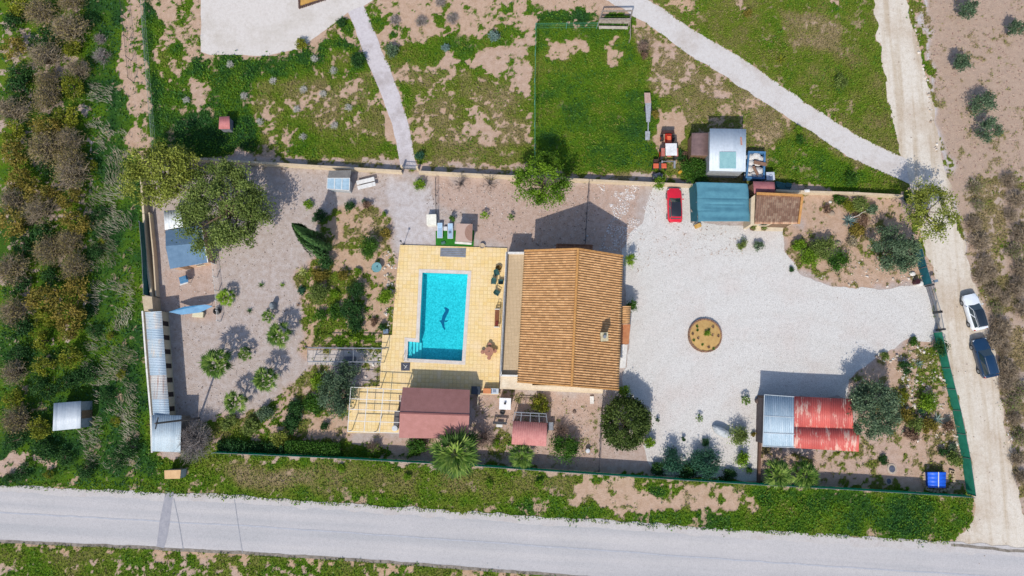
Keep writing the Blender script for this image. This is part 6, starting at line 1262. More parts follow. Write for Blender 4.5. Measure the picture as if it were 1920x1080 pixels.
m_ = MB(); v = W(1102,845,.4); m_.lathe((v.x, v.y, 0), [(.25, -.02), (.28, .1), (.28, .5), (.22, .62), (.01, .64)], 12); tag(m_.build('bucket', mat('bucket_white', A((230,232,236)), A((205,208,214)), 3, .4)), 'white bucket in the earth left of the wooden rail, by the south fence', 'bucket')
crate(1110,750,.45,.85,.25,0,PL['white'],'planter','small white oblong planter in the courtyard below the house','planter')
m_ = MB(); v = W(1077,772,.2); m_.lathe((v.x, v.y, 0), [(.2, -.02), (.22, .1), (.15, .2), (.01, .22)], 10); tag(m_.build('drain_cover', mat('drain_stone', A((130,110,100)), A((110,92,84)), 4)), 'small dark round stump in the middle of the courtyard', 'stump')
fence('fence', 'dark low rail dividing the courtyard from the round tree', [(1131,742),(1126,800),(1123,884)], 1.0, PL['dark'], .5, 1.8, solid=False, postm=PL['dark'])
fence('fence', 'thin dark wire fence from the north wall down to the house', [(1104,338),(1100,400),(1097,458)], 1.1, PL['dark'], .6, 2.2, solid=False, postm=PL['dark'])
fence('fence', 'single thin wire fence above the white cabinet', [(817,334),(818,400)], 1.0, PL['dark'], .5, 2.5, solid=False, postm=PL['dark'], post=.025)
wall_run('timber_edging', 'low dark timber edging left of the red and grey carport', [(1427,742),(1423,800),(1420,905)], .5, .22, mat('timber_dark', A((120,90,75)), A((95,72,60)), 3))
# ---------------------------------------------------------------- east yard
fbed = T('flower_bed', 'round raised flower bed of ochre earth ringed with stones on the white gravel', 'flower bed', W(1322,629)); v = W(1322,629,.2); m_ = MB(); m_.lathe((v.x, v.y, 0), [(1.9, -.02), (1.86, .24), (.9, .34), (.01, .36)], 40); m_.build('soil', mat('ochre_soil', A((214,176,112)), A((196,156,96)), 2.5, fine=18), fbed)
m_ = MB(); rr2 = random.Random(3)
for k in range(46):
    a_ = k/46*6.283; m_.box((v.x+math.cos(a_)*1.9, v.y+math.sin(a_)*1.9, .16), (.2*rr2.uniform(.8, 1.2), .25, .36*rr2.uniform(.8, 1.1)), a_, .15)
m_.build('stone_ring', mat('ring_stone', A((180,140,112)), A((120,92,78)), 3), fbed)
for k, (x_, y_, c) in enumerate(sorted(((1299,626,0),(1308,619,1),(1309,634,0),(1317,646,1),(1330,618,1),(1336,628,0),(1347,630,0),(1329,651,0),(1338,654,1),(1301,638,1),(1307,612,1),(1337,613,0)))):
    tag(rose(x_, y_, 3.4, ('brown', 'mid')[c], ('small red-brown', 'small green')[c]+' bedding plant, '+ORD[k]+' of twelve from the left in the round flower bed', 12, .1, 'bedding_plant', 'plant', z=.22), group='bedding plants of the round flower bed')
bo = T('boulder', 'long grey boulder casting a shadow beside the round olive bush', 'boulder', W(1354,812)); v = W(1354,810,.6); m_ = MB()
prf = [(.5, -.02), (1.0, .1), (1.02, .45), (.8, .8), (.35, .98), (.01, 1.0)]; m_.lathe((0, 0, 0), prf, 12, 1.15, .52); a_ = R(-28); m_.v = [(v.x+(x*math.cos(a_)-y*math.sin(a_))*(1+.1*math.sin(7*y)), v.y+(x*math.sin(a_)+y*math.cos(a_))*(1+.06*math.sin(5*x)), z) for x, y, z in m_.v]
m_.build('rock', mat('boulder_grey', A((214,218,220)), A((176,182,186)), 2.5, bm=.5), bo)
m_ = MB(); v = W(1283,860,.4); m_.lathe((v.x, v.y, 0), [(.2, -.02), (.26, .15), (.2, .35), (.01, .4)], 8); tag(m_.build('stone', PL['white']), 'white stone between the blue-green bush pair above the fence', 'stone')
def log(px_, py_):
    t = T('driftwood', 'weathered grey tree stump standing against the left edge of the teal canopy', 'stump', W(px_, py_)); v = W(px_, py_, .5); m_ = MB(); limb_mb(m_, (v.x-.2, v.y-1.0, .1), (v.x+.35, v.y+.9, .8), .3, .12, 5, .08); limb_mb(m_, (v.x, v.y, .4), (v.x-.5, v.y+.6, .6), .14, .04, 3, .1); limb_mb(m_, (v.x-.1, v.y-.3, .3), (v.x+.5, v.y-.7, .2), .14, .05, 3, .1); m_.build('wood', mat('driftwood', A((186,176,166)), A((130,118,108)), 5, bm=.5), t)
log(1303, 402)
crate(1309,423,.7,.45,.4,20,mat('yellow_box', A((220,170,80)), A((196,140,60)), 3),'crate','ochre crate at the lower left corner of the teal canopy','crate',lid=mat('crate_top', A((226,186,110)), A((200,150,70)), 3))
for x_, lb in ((1411, 'left of two pots in front of the tiled garage'), (1432, 'right of two pots in front of the tiled garage')):
    t = T('pot_plant', lb, 'pot plant', W(x_, 428)); v = W(x_, 428, .3); m_ = MB(); m_.lathe((v.x, v.y, 0), [(.22, 0), (.3, .34), (.34, .4), (.27, .4), (.02, .36)], 12); m_.build('pot', mat('pot_brown', A((150,120,96)), A((130,100,80)), 4), t)
    P = rng.normal(size=(150, 3))*.16+np.array([v.x, v.y, .6]); leafobj('foliage', P, .14, G_['willow'], t, rng.random(150))
m_ = MB(); a, b_ = W(1594,410,.9), W(1622,397,1.0); limb_mb(m_, (a.x, a.y, .3), (b_.x, b_.y, 1.1), .07, .03, 5, .05); limb_mb(m_, tuple(lerp(a, b_, .6)[:2])+(.8,), (b_.x-.4, b_.y-.6, .7), .04, .015, 3, .05); tag(m_.build('dead_branch', mat('pale_branch', A((226,216,206)), A((196,184,172)), 4)), 'pale dead branch lying across the upper east bed', 'branch')
for x_, y_, s_, lb in ((1559,400,.55,'larger white boulder at the left end of the upper east bed'), (1558,378,.25,'small white stone above the white boulder of the east bed'), (1571,457,.6,'flat pinkish stone between the olive and green bushes of the curved bed'), (1712,513,.45,'cream stone near the car gate end of the east bed'), (1655,492,.02,'')):
    if lb: m_ = MB(); v = W(x_, y_, .2); m_.lathe((v.x, v.y, -.02), [(s_*.7, 0), (s_*.8, s_*.3), (s_*.5, s_*.6), (.01, s_*.65)], 8, 1.1, .8); tag(m_.build('stone', sm if s_ > .5 else PL['white']), lb, 'stone')
m_ = MB(); p0, p1 = W(1588,475,.5), W(1591,491,.5); m_.bar((p0.x, p0.y, 0), (p0.x, p0.y, .7), .1); m_.bar((p0.x, p0.y, .65), (p1.x, p1.y, .5), .1); m_.bar((p1.x, p1.y, 0), (p1.x, p1.y, .52), .1); tag(m_.build('wooden_rail', mat('yellow_wood', A((222,206,130)), A((190,170,100)), 4)), 'short yellow wooden rail right of the green bush in the curved bed', 'rail')
m_ = MB(); v = W(1423.5,752,.5); m_.lathe((v.x-.1, v.y, 0), [(.25, -.02), (.32, .2), (.3, .4), (.1, .5), (.01, .5)], 10); tag(m_.build('stump', mat('stump_brown', A((110,95,88)), A((90,76,70)), 5)), 'dark round stump at the upper left corner of the grey carport roof', 'stump')
for x_, y_, r_, lb in ((1672,879,.38,'round dark drain cover ringed in pale concrete, lower right garden'), (1666,902,.28,'small dark round hole in the fence shadow below the drain cover')):
    t = T('drain_cover', lb, 'drain cover', W(x_, y_)); v = W(x_, y_); m_ = MB(); m_.lathe((v.x, v.y, 0), [(r_*1.5, -.02), (r_*1.45, .06), (r_*1.02, .08)], 20, 1, 1.1); m_.build('collar', mat('collar', A((206,190,172)), A((186,170,152)), 3), t); m_ = MB(); m_.lathe((v.x, v.y, .05), [(r_, 0), (r_*.9, .05), (.01, .06)], 18, 1, 1.15); m_.build('lid', mat('drain_grey', A((100,106,124)), A((80,86,104)), 3), t)
# blue well cover
bc = T('cover_hut', 'bright blue covered box with a white strap in a stone ring, bottom right garden corner', 'cover', W(1756,900)); a, b_, c_, d_ = V3((1739,885),.9), V3((1774,885),.9), V3((1773,915),.8), V3((1740,914),.8); blm = mat('bright_blue', (.02, .13, .72), (.015, .1, .6), 2, .45, fine=10)
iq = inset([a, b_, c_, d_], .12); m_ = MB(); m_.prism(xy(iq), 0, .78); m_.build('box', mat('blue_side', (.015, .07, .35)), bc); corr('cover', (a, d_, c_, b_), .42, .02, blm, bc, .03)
m_ = MB(); p0, p1 = lerp(a, b_, .58)+Vector((0, 0, .05)), lerp(d_, c_, .58)+Vector((0, 0, .05)); m_.bar(p0, p1, .1, .03); m_.build('strap', PL['white'], bc)
m_ = MB(); ringp = [(1731,888),(1731,905),(1738,917),(1756,921),(1776,917),(1787,903),(1786,886),(1778,883)]
for (x0, y0), (x1, y1) in zip(ringp[:-1], ringp[1:]):
    for k in range(3): p = W(x0+(x1-x0)*k/3, y0+(y1-y0)*k/3); m_.box((p.x, p.y, .12), (.42, .34, .28), random.random()*3, .2)
m_.build('stone_ring', mat('ring_pale', A((214,192,160)), A((186,160,130)), 3), bc)
# ---------------------------------------------------------------- walls, fences and gates
wall_run('perimeter_wall', 'long cream wall along the north side of the property, from the large trees to the red car', [(266,296),(380,298),(470,304),(600,312),(752,321)], 1.0, .2, PL['cream'], 1.0, cap=mat('wall_cap', A((228,206,176)), A((208,186,156)), 2))
wall_run('perimeter_wall', 'cream north wall stretch between the footpath gate and the teal canopy', [(785,322),(965,331),(1110,338),(1235,344),(1300,347)], 1.0, .2, PL['cream'], 1.0, cap=mat('wall_cap', A((228,206,176))))
wall_run('perimeter_wall', 'cream north-east wall stretch right of the tiled garage, ending at the dirt track', [(1455,357),(1500,359),(1600,362),(1692,367)], 1.0, .2, PL['cream'], 1.0, cap=mat('wall_cap', A((228,206,176))))
wall_run('perimeter_wall', 'cream west wall running down behind the sheds to the kennels', [(262,298),(269,400),(275,490),(284,556)], 1.1, .2, PL['cream'], 1.1)
wall_run('garden_wall', 'narrow inner wall parallel to the west wall, left of the blue-grey shed', [(283,400),(291,480),(296,556)], .8, .12, PL['cream'], .4)
m_ = MB(); q = WL([(266,555),(285,556),(287,583),(270,583)], 1.8); m_.prism(xy(q), -.05, 1.8); tag(m_.build('store', mat('cream_store', A((218,198,168)), A((196,176,146)), 2), bevel=.02), 'cream flat-topped box store between the west wall and the kennels', 'store')
wall_run('perimeter_wall', 'low white wall behind the kennels down to the south-west shed', [(267,583),(275,690),(283,780),(285,848)], 1.0, .15, PL['white'], 1.0)
fence('net_fence', 'dark teal net fence outside the west wall', [(261,415),(266,480),(269,552)], 2.1, mat('teal_dark', A((34,104,104)), A((26,88,90)), 1.2, fine=25), 2.1, 2.4)
fence('net_fence', 'long teal net fence along the asphalt road on the south side', [(398,849),(620,859),(860,872),(1120,890),(1400,908),(1620,920),(1828,933)], 1.75, PL['teal'], 1.75, 3.1)
fence('net_fence', 'broad teal net fence along the dirt track, below the driveway gate', [(1766,622),(1782,690),(1802,770),(1820,860),(1830,930)], 1.55, netmat('teal_bright', (.06, .42, .28), (.04, .33, .22)), 1.55, 3.0)
fence('net_fence', 'blue-grey net fence along the track above the driveway gate', [(1729,466),(1738,500),(1748,532)], 1.6, netmat('teal_blue', (.04, .24, .3), (.03, .18, .23)), 1.6, 2.2)
fence('wire_fence', 'green wire fence on the left and top sides of the paddock', [(1120,47),(1005,48),(1003,150),(1003,318)], 1.5, mat('green_wire', A((90,160,130)), A((70,140,110)), 2), 1.0, 3.2, solid=False, postm=mat('green_post', A((110,170,150))), post=.04)
fence('wire_fence', 'dark wire fence along the weedy strip at the far north-west', [(229,-10),(238,70),(246,150)], 1.3, PL['dark'], .6, 3, solid=False, postm=PL['dark'])
fence('wire_fence', 'pale wire fence between the bare strip and the hedge, north-west', [(262,-10),(268,70),(274,150),(281,230),(285,285)], 1.3, mat('net_pale', A((170,185,175)), A((140,155,146)), 1.5, fine=25), 1.3, 3, solid=False, postm=PL['grey'])
# hedge
hd = T('hedge', 'clipped dark hedge along the south fence left of the lime bush', 'hedge', W(580,845)); n_ = 5200; t0 = rng.random(n_); h0, h1 = W(535,838,1.), W(638,843,1.); P = np.stack([h0.x+(h1.x-h0.x)*t0, h0.y+(h1.y-h0.y)*t0+rng.uniform(-.75, .75, n_), 1.3*rng.random(n_)**.5+.1], 1); leafobj('foliage', P, .2, G_['mid'], hd, .5+.5*(rng.random(n_)-.5)); 
m_ = MB(); [m_.cyl((h0.x+(h1.x-h0.x)*k/12, h0.y+(h1.y-h0.y)*k/12, -.05), (h0.x+(h1.x-h0.x)*k/12, h0.y+(h1.y-h0.y)*k/12, 1.0), .05, .03, 6) for k in range(13)]; m_.build('stems', BARK, hd)
hd = T('hedge', 'ragged dark hedge in the fence shadow left of the clipped hedge', 'hedge', W(480,842)); n_ = 3200; t0 = rng.random(n_); h0, h1 = W(405,836,.8), W(532,843,.8); P = np.stack([h0.x+(h1.x-h0.x)*t0, h0.y+(h1.y-h0.y)*t0+rng.normal(size=n_)*.4, 1.1*rng.random(n_)*(.5+vn(t0*12, t0*0, 1, 9))+.05], 1); leafobj('foliage', P, .2, G_['deep'], hd, .5+.5*(rng.random(n_)-.5)); 
m_ = MB(); [m_.cyl((h0.x+(h1.x-h0.x)*k/12, h0.y+(h1.y-h0.y)*k/12, -.05), (h0.x+(h1.x-h0.x)*k/12, h0.y+(h1.y-h0.y)*k/12, .7), .05, .03, 6) for k in range(13)]; m_.build('stems', BARK, hd)
def gate(name, label, pts, h, m, bars=14):
    ws = WL(pts, h*.5); t = T(name, label, 'gate', (ws[0].x, ws[0].y, 0)); a, b_ = [Vector((p.x, p.y, 0)) for p in ws]; m_ = MB()
    for z_ in (.12, h*.5, h): m_.bar(a+Vector((0, 0, z_)), b_+Vector((0, 0, z_)), .06)
    m_.build('gate_frame', m, t); m_ = MB(); [m_.bar(lerp(a, b_, k/bars)+Vector((0, 0, .1)), lerp(a, b_, k/bars)+Vector((0, 0, h)), .03) for k in range(bars+1)]; m_.build('bars', m, t)
    for p in (a, b_): m_ = MB(); m_.box((p.x, p.y, (h+.15)/2), (.22, .22, h+.15)); m_.build('gate_post', PL['dark'] if name != 'garden_gate' else PL['cream'], t)
gate('garden_gate', 'small grey garden gate in the north wall at the end of the footpath', [(754,314),(783,316)], 1.1, PL['grey'], 10)
gate('sliding_gate', 'long grey sliding driveway gate between white gravel and the dirt track', [(1742,535),(1757,585)], 1.4, PL['grey'], 26)
gate('sliding_gate', 'second grey leaf of the driveway gate, nearer the teal fence', [(1757,586),(1763,618)], 1.4, PL['grey'], 16)
m_ = MB(); v = W(1728,530,.5); m_.cyl((v.x-.55, v.y+.1, 0), (v.x-.55, v.y+.1, .75), .3, .3, 12); tag(m_.build('bin', mat('bin_maroon', A((80,40,46)), A((60,30,36)), 3, .5)), 'dark maroon bin at the upper end of the driveway gate', 'bin')
m_ = MB(); m_.lathe((v.x-.05, v.y-.08, 0), [(.26, -.02), (.28, .5), (.2, .56), (.01, .58)], 12); tag(m_.build('bucket', PL['white']), 'white bucket beside the dark maroon bin at the gate', 'bucket')
m_ = MB(); v = W(1731,505,.5); m_.bar((v.x-.1, v.y+1.2, .3), (v.x, v.y-.8, .35), .1); m_.bar((v.x-.1, v.y+1.2, 0), (v.x-.1, v.y+1.2, 1.0), .07); tag(m_.build('pink_post', mat('pink_post', A((190,130,140)), A((170,110,120)), 3)), 'faded pink post and rail along the blue-grey fence', 'post')
mb_ = T('mailbox', 'small grey letterbox on a bracket outside the driveway gate', 'letterbox', W(1750,525)); v = W(1754,527,1.2); m_ = MB(); m_.box((v.x, v.y, 1.25), (.42, .3, .3), R(15)); m_.build('box', mat('mail_grey', A((130,150,170)), A((110,130,150)), 3, .4), mb_, bevel=.03); m_ = MB(); m_.bar((v.x, v.y, 0), (v.x, v.y, 1.1), .06); m_.bar((v.x-.7, v.y+.5, 1.1), (v.x, v.y, 1.1), .05); m_.build('stand', PL['grey'], mb_)
m_ = MB(); v = W(1770,535,0)
# roadside utility cabinet
uc = T('utility_cabinet', 'beige roadside utility cabinet below the south-west shed', 'cabinet', W(326,890)); a, b_, c_, d_ = V3((308,882),1.5), V3((339,881),1.5), V3((337.5,897.5),1.5), V3((308.5,898),1.5); iq = inset([a, b_, c_, d_], .05); m_ = MB(); m_.prism(xy(iq), -.05, 1.42); m_.build('body', mat('cab_side', A((196,200,206)), A((176,180,186)), 2), uc)
m_ = MB(); m_.slab([d_, c_, b_, a], .07); m_.build('top', mat('cab_top', A((238,196,146)), A((222,180,130)), 1.5), uc, bevel=.01); m_ = MB(); p = lerp(iq[3], iq[2], .5); m_.box((p.x, p.y-.02, .75), (1.5, .05, 1.2)); m_.build('door', mat('cab_door', A((180,184,190))), uc)
# ---------------------------------------------------------------- north field things
lt = T('long_trailer', 'long narrow pale trailer frame standing in the paddock grass', 'trailer', W(1214,215)); m_ = MB(); P_ = WL([(1208,174),(1219,174),(1221,193),(1209,193)], .6); m_.prism(xy(P_), .5, .62); m_.build('box_bed', mat('trailer_pink', A((206,176,164)), A((186,150,140)), 4), lt)
m_ = MB(); P_ = WL([(1210,193),(1221,193),(1219,228),(1212,228)], .6); m_.prism(xy(P_), .45, .6); m_.build('deck', mat('trailer_grey', A((186,192,200)), A((150,150,155)), 5), lt); m_ = MB(); a, b_ = W(1215.5,228,.5), W(1215,246,.5); m_.bar((a.x, a.y, .5), (b_.x, b_.y, .5), .12); P_ = WL([(1210,246),(1219,246),(1218,262),(1210,262)], .5); m_.prism(xy(P_), .35, .5); m_.build('drawbar', mat('trailer_grey', A((186,192,200))), lt)
for x_ in (-.38, .38): m_ = MB(); v = W(1215,205,.3); m_.cyl((v.x+x_-.08, v.y, .3), (v.x+x_+.08, v.y, .3), .3, .3, 12); m_.build('wheel', PL['black'], lt)
def tractor():
    v = W(1253,272,.8).xy.to_3d(); t = T('tractor', 'red tractor with a white canopy parked on a bare patch, facing north', 'tractor', v); red = mat('tractor_red', A((226,64,40)), A((190,50,34)), 3, .4)
    m_ = MB(); m_.box((0, .5, .85), (.75, 1.7, .5)); m_.box((0, .45, 1.2), (.62, 1.4, .22), 0, .15); bd = m_.build('bonnet', red, t, local=True, bevel=.06); m_ = MB(); m_.box((0, .55, 1.33), (.42, .8, .03)); m_.build('bonnet_panel', mat('tractor_orange', A((244,120,80)), A((230,100,64)), 3), bd, local=True)
    m_ = MB(); m_.box((0, 1.65, .75), (1.5, .3, .5)); m_.bar((-.6, 1.4, .6), (-.6, .2, .8), .1); m_.bar((.6, 1.4, .6), (.6, .2, .8), .1); m_.build('front_loader', mat('loader_dark', A((90,60,58)), A((60,46,44)), 5), t, local=True)
    m_ = MB(); m_.box((.02, -1.0, 2.1), (1.35, 1.5, .07)); m_.build('canopy', mat('canopy_white', A((240,240,240), 1.25), A((225,225,225)), 2), t, local=True, bevel=.02)
    for sx in (-.55, .6):
        for sy in (-1.6, -.4): m_ = MB(); m_.bar((sx, sy, .9), (sx, sy, 2.08), .06); m_.build('canopy_post', PL['dark'], t, local=True)
    for sx, sy, r_, w_ in ((-.85, -1.1, .68, .36), (.85, -1.1, .68, .36), (-.7, 1.0, .4, .24), (.7, 1.0, .4, .24)):
        m_ = MB(); m_.cyl((sx-w_/2, sy, r_), (sx+w_/2, sy, r_), r_, r_, 20); wh = m_.build('wheel', PL['black'], t, local=True); m_ = MB(); m_.cyl((sx-w_/2-.02, sy, r_), (sx+w_/2+.02, sy, r_), r_*.5, r_*.5, 14); m_.build('rim', red, wh, local=True)
    m_ = MB(); m_.box((-.8, -1.1, 1.4), (.42, 1.0, .06)); m_.box((.8, -1.1, 1.4), (.42, 1.0, .06)); m_.box((0, -1.3, 1.0), (.5, .5, .15)); m_.build('mudguard', mat('tractor_pink', A((214,130,120)), A((190,110,100)), 3), t, local=True)
    m_ = MB(); m_.bar((-.75, -1.9, .6), (-.85, -2.6, .4), .2); m_.bar((.75, -1.9, .6), (.75, -2.8, .4), .22); m_.bar((-.7, -2.0, .6), (.7, -2.0, .6), .12); m_.build('rear_implement', PL['grey'], t, local=True)
tractor()
def rotavator():
    v = W(1237,312,.5).xy.to_3d(); t = T('cultivator', 'small orange cultivator with two orange panels, below the tractor', 'cultivator', v); om = mat('machine_orange', A((238,120,86)), A((220,100,70)), 3, .45)
    for x_ in (-.5, .45): m_ = MB(); m_.box((x_, 0, .75), (.68, .62, .1), 0, .1); m_.build('hood', om, t, local=True, bevel=.03)
    m_ = MB(); m_.box((-.02, 0, .62), (.3, .9, .5)); m_.build('engine', PL['dark'], t, local=True, bevel=.03); m_ = MB(); m_.box((-.5, .65, .5), (.5, .4, .4)); m_.bar((-.1, .4, .6), (-.2, 1.0, .8), .07); m_.build('handle', mat('loader_dark', A((90,60,58))), t, local=True)
    for x_ in (-.75, .75): m_ = MB(); m_.cyl((x_-.1, -.1, .3), (x_+.1, -.1, .3), .3, .3, 14); m_.build('wheel', PL['black'], t, local=True)
rotavator()
m_ = MB(); v = W(1233,331,.5); m_.box((v.x, v.y, .35), (.9, .8, .5), R(20)); m_.cyl((v.x-.6, v.y, .35), (v.x-.45, v.y, .35), .35, .35, 14); m_.cyl((v.x+.45, v.y+.1, .35), (v.x+.6, v.y+.1, .35), .35, .35, 14); m_.box((v.x+.1, v.y-.1, .68), (.4, .3, .16)); tag(m_.build('garden_cart', mat('cart_dark', A((50,60,80)), A((90,95,110)), 4, .5), bevel=.03), 'dark wheeled machine in the weeds by the wall, left of the climbing bush', 'machine')
crate(1277,321,.6,.3,.4,35,mat('yellow_paint', A((236,190,70)), A((216,160,50)), 3),'machine_part','small yellow machine part below the cultivator, in the bush','machine')
m_ = MB(); p0, p1 = W(1264,287,.2), W(1288,287,.2); m_.bar(Vector((p0.x, p0.y, .2)), Vector((p1.x, p1.y, .2)), .3, .2); m_.bar(Vector((p0.x, p0.y-.2, .35)), Vector((p1.x, p1.y-.2, .35)), .2, .1); tag(m_.build('timber', mat('timber_dark', A((120,90,75)))), 'stack of brown timber between the tractor and the annex', 'timber')
# shelter frame in the paddock corner
sf = T('shelter_frame', 'weathered wooden shelter frame at the top right corner of the paddock', 'shelter', W(1150,45)); m_ = MB(); a, b_, c_, d_ = V3((1129,21),1.8), V3((1186,20),1.8), V3((1182,36),1.8), V3((1124,36),1.8)
m_.bar(a, b_, .14); m_.bar(d_, c_, .2, .12); m_.bar(a, d_, .1); m_.bar(b_, c_, .12); m_.build('frame', mat('old_timber', A((176,164,152)), A((130,118,108)), 4), sf)
for p in (a, b_, c_, d_): m_ = MB(); m_.bar((p.x, p.y, -.05), (p.x, p.y, 1.8), .12); m_.build('post', mat('old_timber', A((176,164,152))), sf)
e0, e1, e2, e3 = V3((1124,38),1.5), V3((1182,38),1.5), V3((1180,44),1.4), V3((1123,43),1.4); m_ = MB(); m_.slab([e3, e2, e1, e0], .06); m_.build('roof_board', mat('old_timber', A((176,164,152))), sf)
m_ = MB(); p0, p1 = W(1123,51,.5), W(1177,52,.5); m_.box(((p0.x+p1.x)/2, (p0.y+p1.y)/2, .5), ((p1-p0).length, .35, .07), angle(p0, p1)); [m_.bar((lerp(p0, p1, k).x, lerp(p0, p1, k).y, 0), (lerp(p0, p1, k).x, lerp(p0, p1, k).y, .5), .08) for k in (.05, .5, .95)]; tag(m_.build('bench', mat('pale_wood', A((214,204,190)), A((186,174,160)), 3)), 'long pale bench under the wooden shelter frame of the paddock', 'bench')
m_ = MB(); p0, p1 = W(1181,40,.8), W(1181,75,.8); m_.bar((p0.x, p0.y, 1.2), (p1.x, p1.y, 1.2), .08); [m_.bar((lerp(p0, p1, k).x, lerp(p0, p1, k).y, 0), (lerp(p0, p1, k).x, lerp(p0, p1, k).y, 1.22), .1) for k in (.05, .5, .98)]; tag(m_.build('post_rail', mat('old_timber', A((176,164,152)))), 'short post-and-rail running down from the shelter frame', 'rail')
# ochre bed at the top edge
m_ = MB(); q = WL([(562,-30),(562,14),(610,-2),(640,-30)]); m_.prism(xy(q), -.02, .12); yb = T('edged_bed', 'triangular ochre gravel bed with a dark stone edge at the top of the gravel square', 'bed', W(580,0)); m_.build('gravel', mat('ochre_gravel', A((220,170,90)), A((196,150,80)), 3), yb); m_ = MB()
for (x0, y0), (x1, y1) in zip([(561,-30),(562,15),(610,-1)], [(562,15),(610,-1),(642,-30)]):
    for k in range(12): p = W(x0+(x1-x0)*k/12, y0+(y1-y0)*k/12); m_.box((p.x, p.y, .1), (.3, .25, .24), random.random()*3, .2)
m_.build('stone_edge', mat('edge_stone', A((110,84,76)), A((90,70,64)), 4), yb)

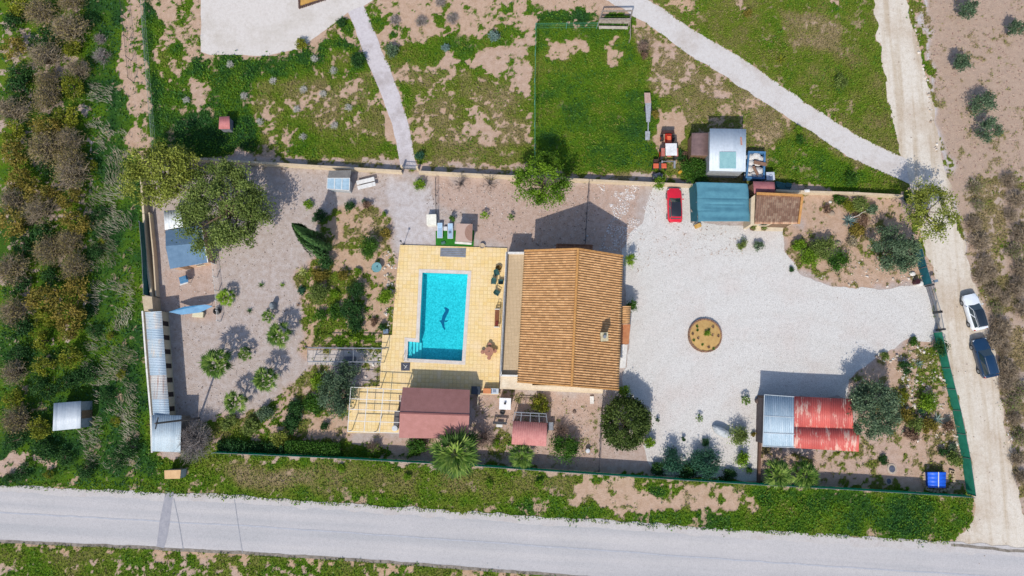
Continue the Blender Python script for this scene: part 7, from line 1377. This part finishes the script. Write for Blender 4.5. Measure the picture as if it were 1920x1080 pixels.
# ---------------------------------------------------------------- cars
def car(name, label, px_, py_, rz, L_, Wd, Hh, paint, roofm=None, suv=False):
    v = W(px_, py_, .7).xy.to_3d(); t = T(name, label, 'car', v, rz=R(rz)); hb = .98 if suv else .9; n_ = 22; w = Wd/2; m_ = MB(); secs = []
    for i in range(n_+1):
        u = i/n_; y = -L_/2+u*L_; e = max(0, abs(u-.5)*2-.72)/.28; hw = w*(1-.26*e**2.2); front = max(0, (u-.68)/.32); rear = max(0, (.1-u)/.1)
        zb = hb-.17*front**1.4-.05*rear; zc = zb+.055*(1-.4*front); zl = .28+.1*e
        secs.append([(-hw*.9, y, zl), (-hw, y, .45), (-hw*1.0, y, zb-.2), (-hw*.94, y, zb-.05), (-hw*.78, y, zb), (0, y, zc), (hw*.78, y, zb), (hw*.94, y, zb-.05), (hw*1.0, y, zb-.2), (hw, y, .45), (hw*.9, y, zl)])
    k = 11; vs = [p for s in secs for p in s]; fs = [(i*k+j, i*k+j+1, (i+1)*k+j+1, (i+1)*k+j) for i in range(n_) for j in range(k-1)]+[tuple(range(k)), tuple(range(n_*k, (n_+1)*k))[::-1]]+[(i*k, (i+1)*k, (i+1)*k+k-1, i*k+k-1) for i in range(n_)]
    m_.add(vs, [f[::-1] for f in fs]); bd = m_.build('body', paint, t, local=True, smooth=True); wn_ = bd.modifiers.new('w', 'EDGE_SPLIT'); wn_.split_angle = R(50)
    # greenhouse: belt outline and roof outline
    yf, yr = L_*.22, (-L_*.47 if suv else -L_*.46); rf_, rr_ = L_*.05, (-L_*.41 if suv else -L_*.36); zb = hb+.02
    base = [(-w*.83, yr+.1), (w*.83, yr+.1), (w*.86, 0), (w*.80, yf), (-w*.80, yf), (-w*.86, 0)]; top = [(-w*.64, rr_), (w*.64, rr_), (w*.68, -L_*.15), (w*.62, rf_), (-w*.62, rf_), (-w*.68, -L_*.15)]
    m_ = MB(); m_.add([(x, y, zb-.06) for x, y in base]+[(x, y, Hh-.03) for x, y in top], [(i, (i+1) % 6, 6+(i+1) % 6, 6+i) for i in range(6)]+[(6, 7, 8, 9, 10, 11)]); m_.build('cabin_frame', paint, t, local=True)
    gl_ = PL['glass']
    def pane(i, j, nm, a0=.06, b0=.12, b1=.9):
        A_, B_, C_, D_ = (Vector((*base[i], zb-.06)), Vector((*base[j], zb-.06)), Vector((*top[j], Hh-.03)), Vector((*top[i], Hh-.03)))
        f = lambda u, v_: (A_.lerp(B_, u)).lerp(D_.lerp(C_, u), v_); nn = (B_-A_).cross(D_-A_).normalized()*.012
        m2 = MB(); m2.add([tuple(f(u, v_)+nn) for u, v_ in ((a0, b0), (1-a0, b0), (1-a0, b1), (a0, b1))], [(0, 1, 2, 3)]); m2.build(nm, gl_, t, local=True)
    pane(3, 4, 'windscreen', .03, .05, .99); pane(0, 1, 'rear_window', .05, .2, .97); pane(1, 2, 'side_window'); pane(2, 3, 'side_window'); pane(4, 5, 'side_window'); pane(5, 0, 'side_window')
    m_ = MB(); ro = []
    for s, z_ in ((1.02, Hh-.025), (.9, Hh+.035)): ro += [(x*s, (y+L_*.15)*s-L_*.15, z_) for x, y in top]
    m_.add(ro+[(0, -L_*.16, Hh+.05)], [(i, (i+1) % 6, 6+(i+1) % 6, 6+i) for i in range(6)]+[(6+i, 6+(i+1) % 6, 12) for i in range(6)]); m_.build('roof', roofm or paint, t, local=True, smooth=True)
    if suv:
        for s in (-1, 1): m_ = MB(); m_.bar((s*w*.62, rr_+.1, Hh+.06), (s*w*.62, rf_-.1, Hh+.06), .04); m_.build('roof_rail', PL['grey'], t, local=True)
    for sx in (-1, 1):
        for sy in (-L_*.31, L_*.31):
            m_ = MB(); m_.cyl((sx*(w-.22), sy, .33), (sx*(w+.005), sy, .33), .33, .33, 20); wh = m_.build('wheel', PL['black'], t, local=True); m_ = MB(); m_.cyl((sx*(w-.1), sy, .33), (sx*(w+.012), sy, .33), .2, .2, 12); m_.build('rim', PL['grey'], wh, local=True)
        m_ = MB(); m_.box((sx*(w+.08), L_*.17, hb+.04), (.22, .12, .13), 0, .1); m_.build('wing_mirror', paint, t, local=True, bevel=.02)
        m_ = MB(); m_.box((sx*w*.66, L_/2-.16, hb-.25), (w*.42, .26, .12), -sx*.3); m_.build('headlight', mat('headlight', A((225,232,240)), A((200,210,220)), 4, .1, spec=.8), t, local=True, bevel=.02)
        m_ = MB(); m_.box((sx*w*.7, -L_/2+.08, hb-.16), (w*.3, .18, .16), sx*.25); m_.build('tail_light', mat('tail_light', (.35, .01, .01), (.25, .01, .01), 3, .2), t, local=True, bevel=.02)
    m_ = MB(); m_.box((0, L_/2-.0, .5), (w*1.1, .06, .22)); m_.build('grille', PL['dark'], t, local=True); m_ = MB(); m_.box((0, -L_/2-.005, .6), (.5, .04, .12)); m_.build('number_plate', PL['white'], t, local=True)
    m_ = MB(); m_.box((0, -L_*.36-.1 if not suv else -L_*.455, Hh-.09), (w*1.15, .2, .03)); m_.build('spoiler', paint, t, local=True)
    return t
def paint(name, c, rough=.25, cc=.6):
    m, n, l, b = nt(name); b.inputs['Base Color'].default_value = (*c, 1); b.inputs['Roughness'].default_value = rough; b.inputs['Coat Weight'].default_value = cc; b.inputs['Coat Roughness'].default_value = .06
    f = noise(n, l, n.new('ShaderNodeTexCoord').outputs['Object'], 2.5, 4); l.new(ramp(n, l, f.outputs[0], [(.3, tuple(v*.88 for v in c)), (.7, c)]).outputs[0], b.inputs['Base Color']); return m
car('parked_car', 'shiny red hatchback parked left of the teal canopy', 1265, 385, 0, 4.15, 1.78, 1.42, paint('red_paint', (.62, .012, .03)), paint('red_roof', (.02, .02, .025)))
car('parked_car', 'white estate car with a dark roof, front one of two on the dirt track', 1827, 585, 12.5, 4.25, 1.8, 1.5, paint('white_paint_car', (.72, .76, .8)), paint('dark_roof', (.012, .02, .03)), True)
car('parked_car', 'dark blue-black car parked behind the white one on the dirt track', 1846, 671, 11.5, 4.55, 1.85, 1.55, paint('navy_paint', (.006, .03, .075), .2, .8), None, True)
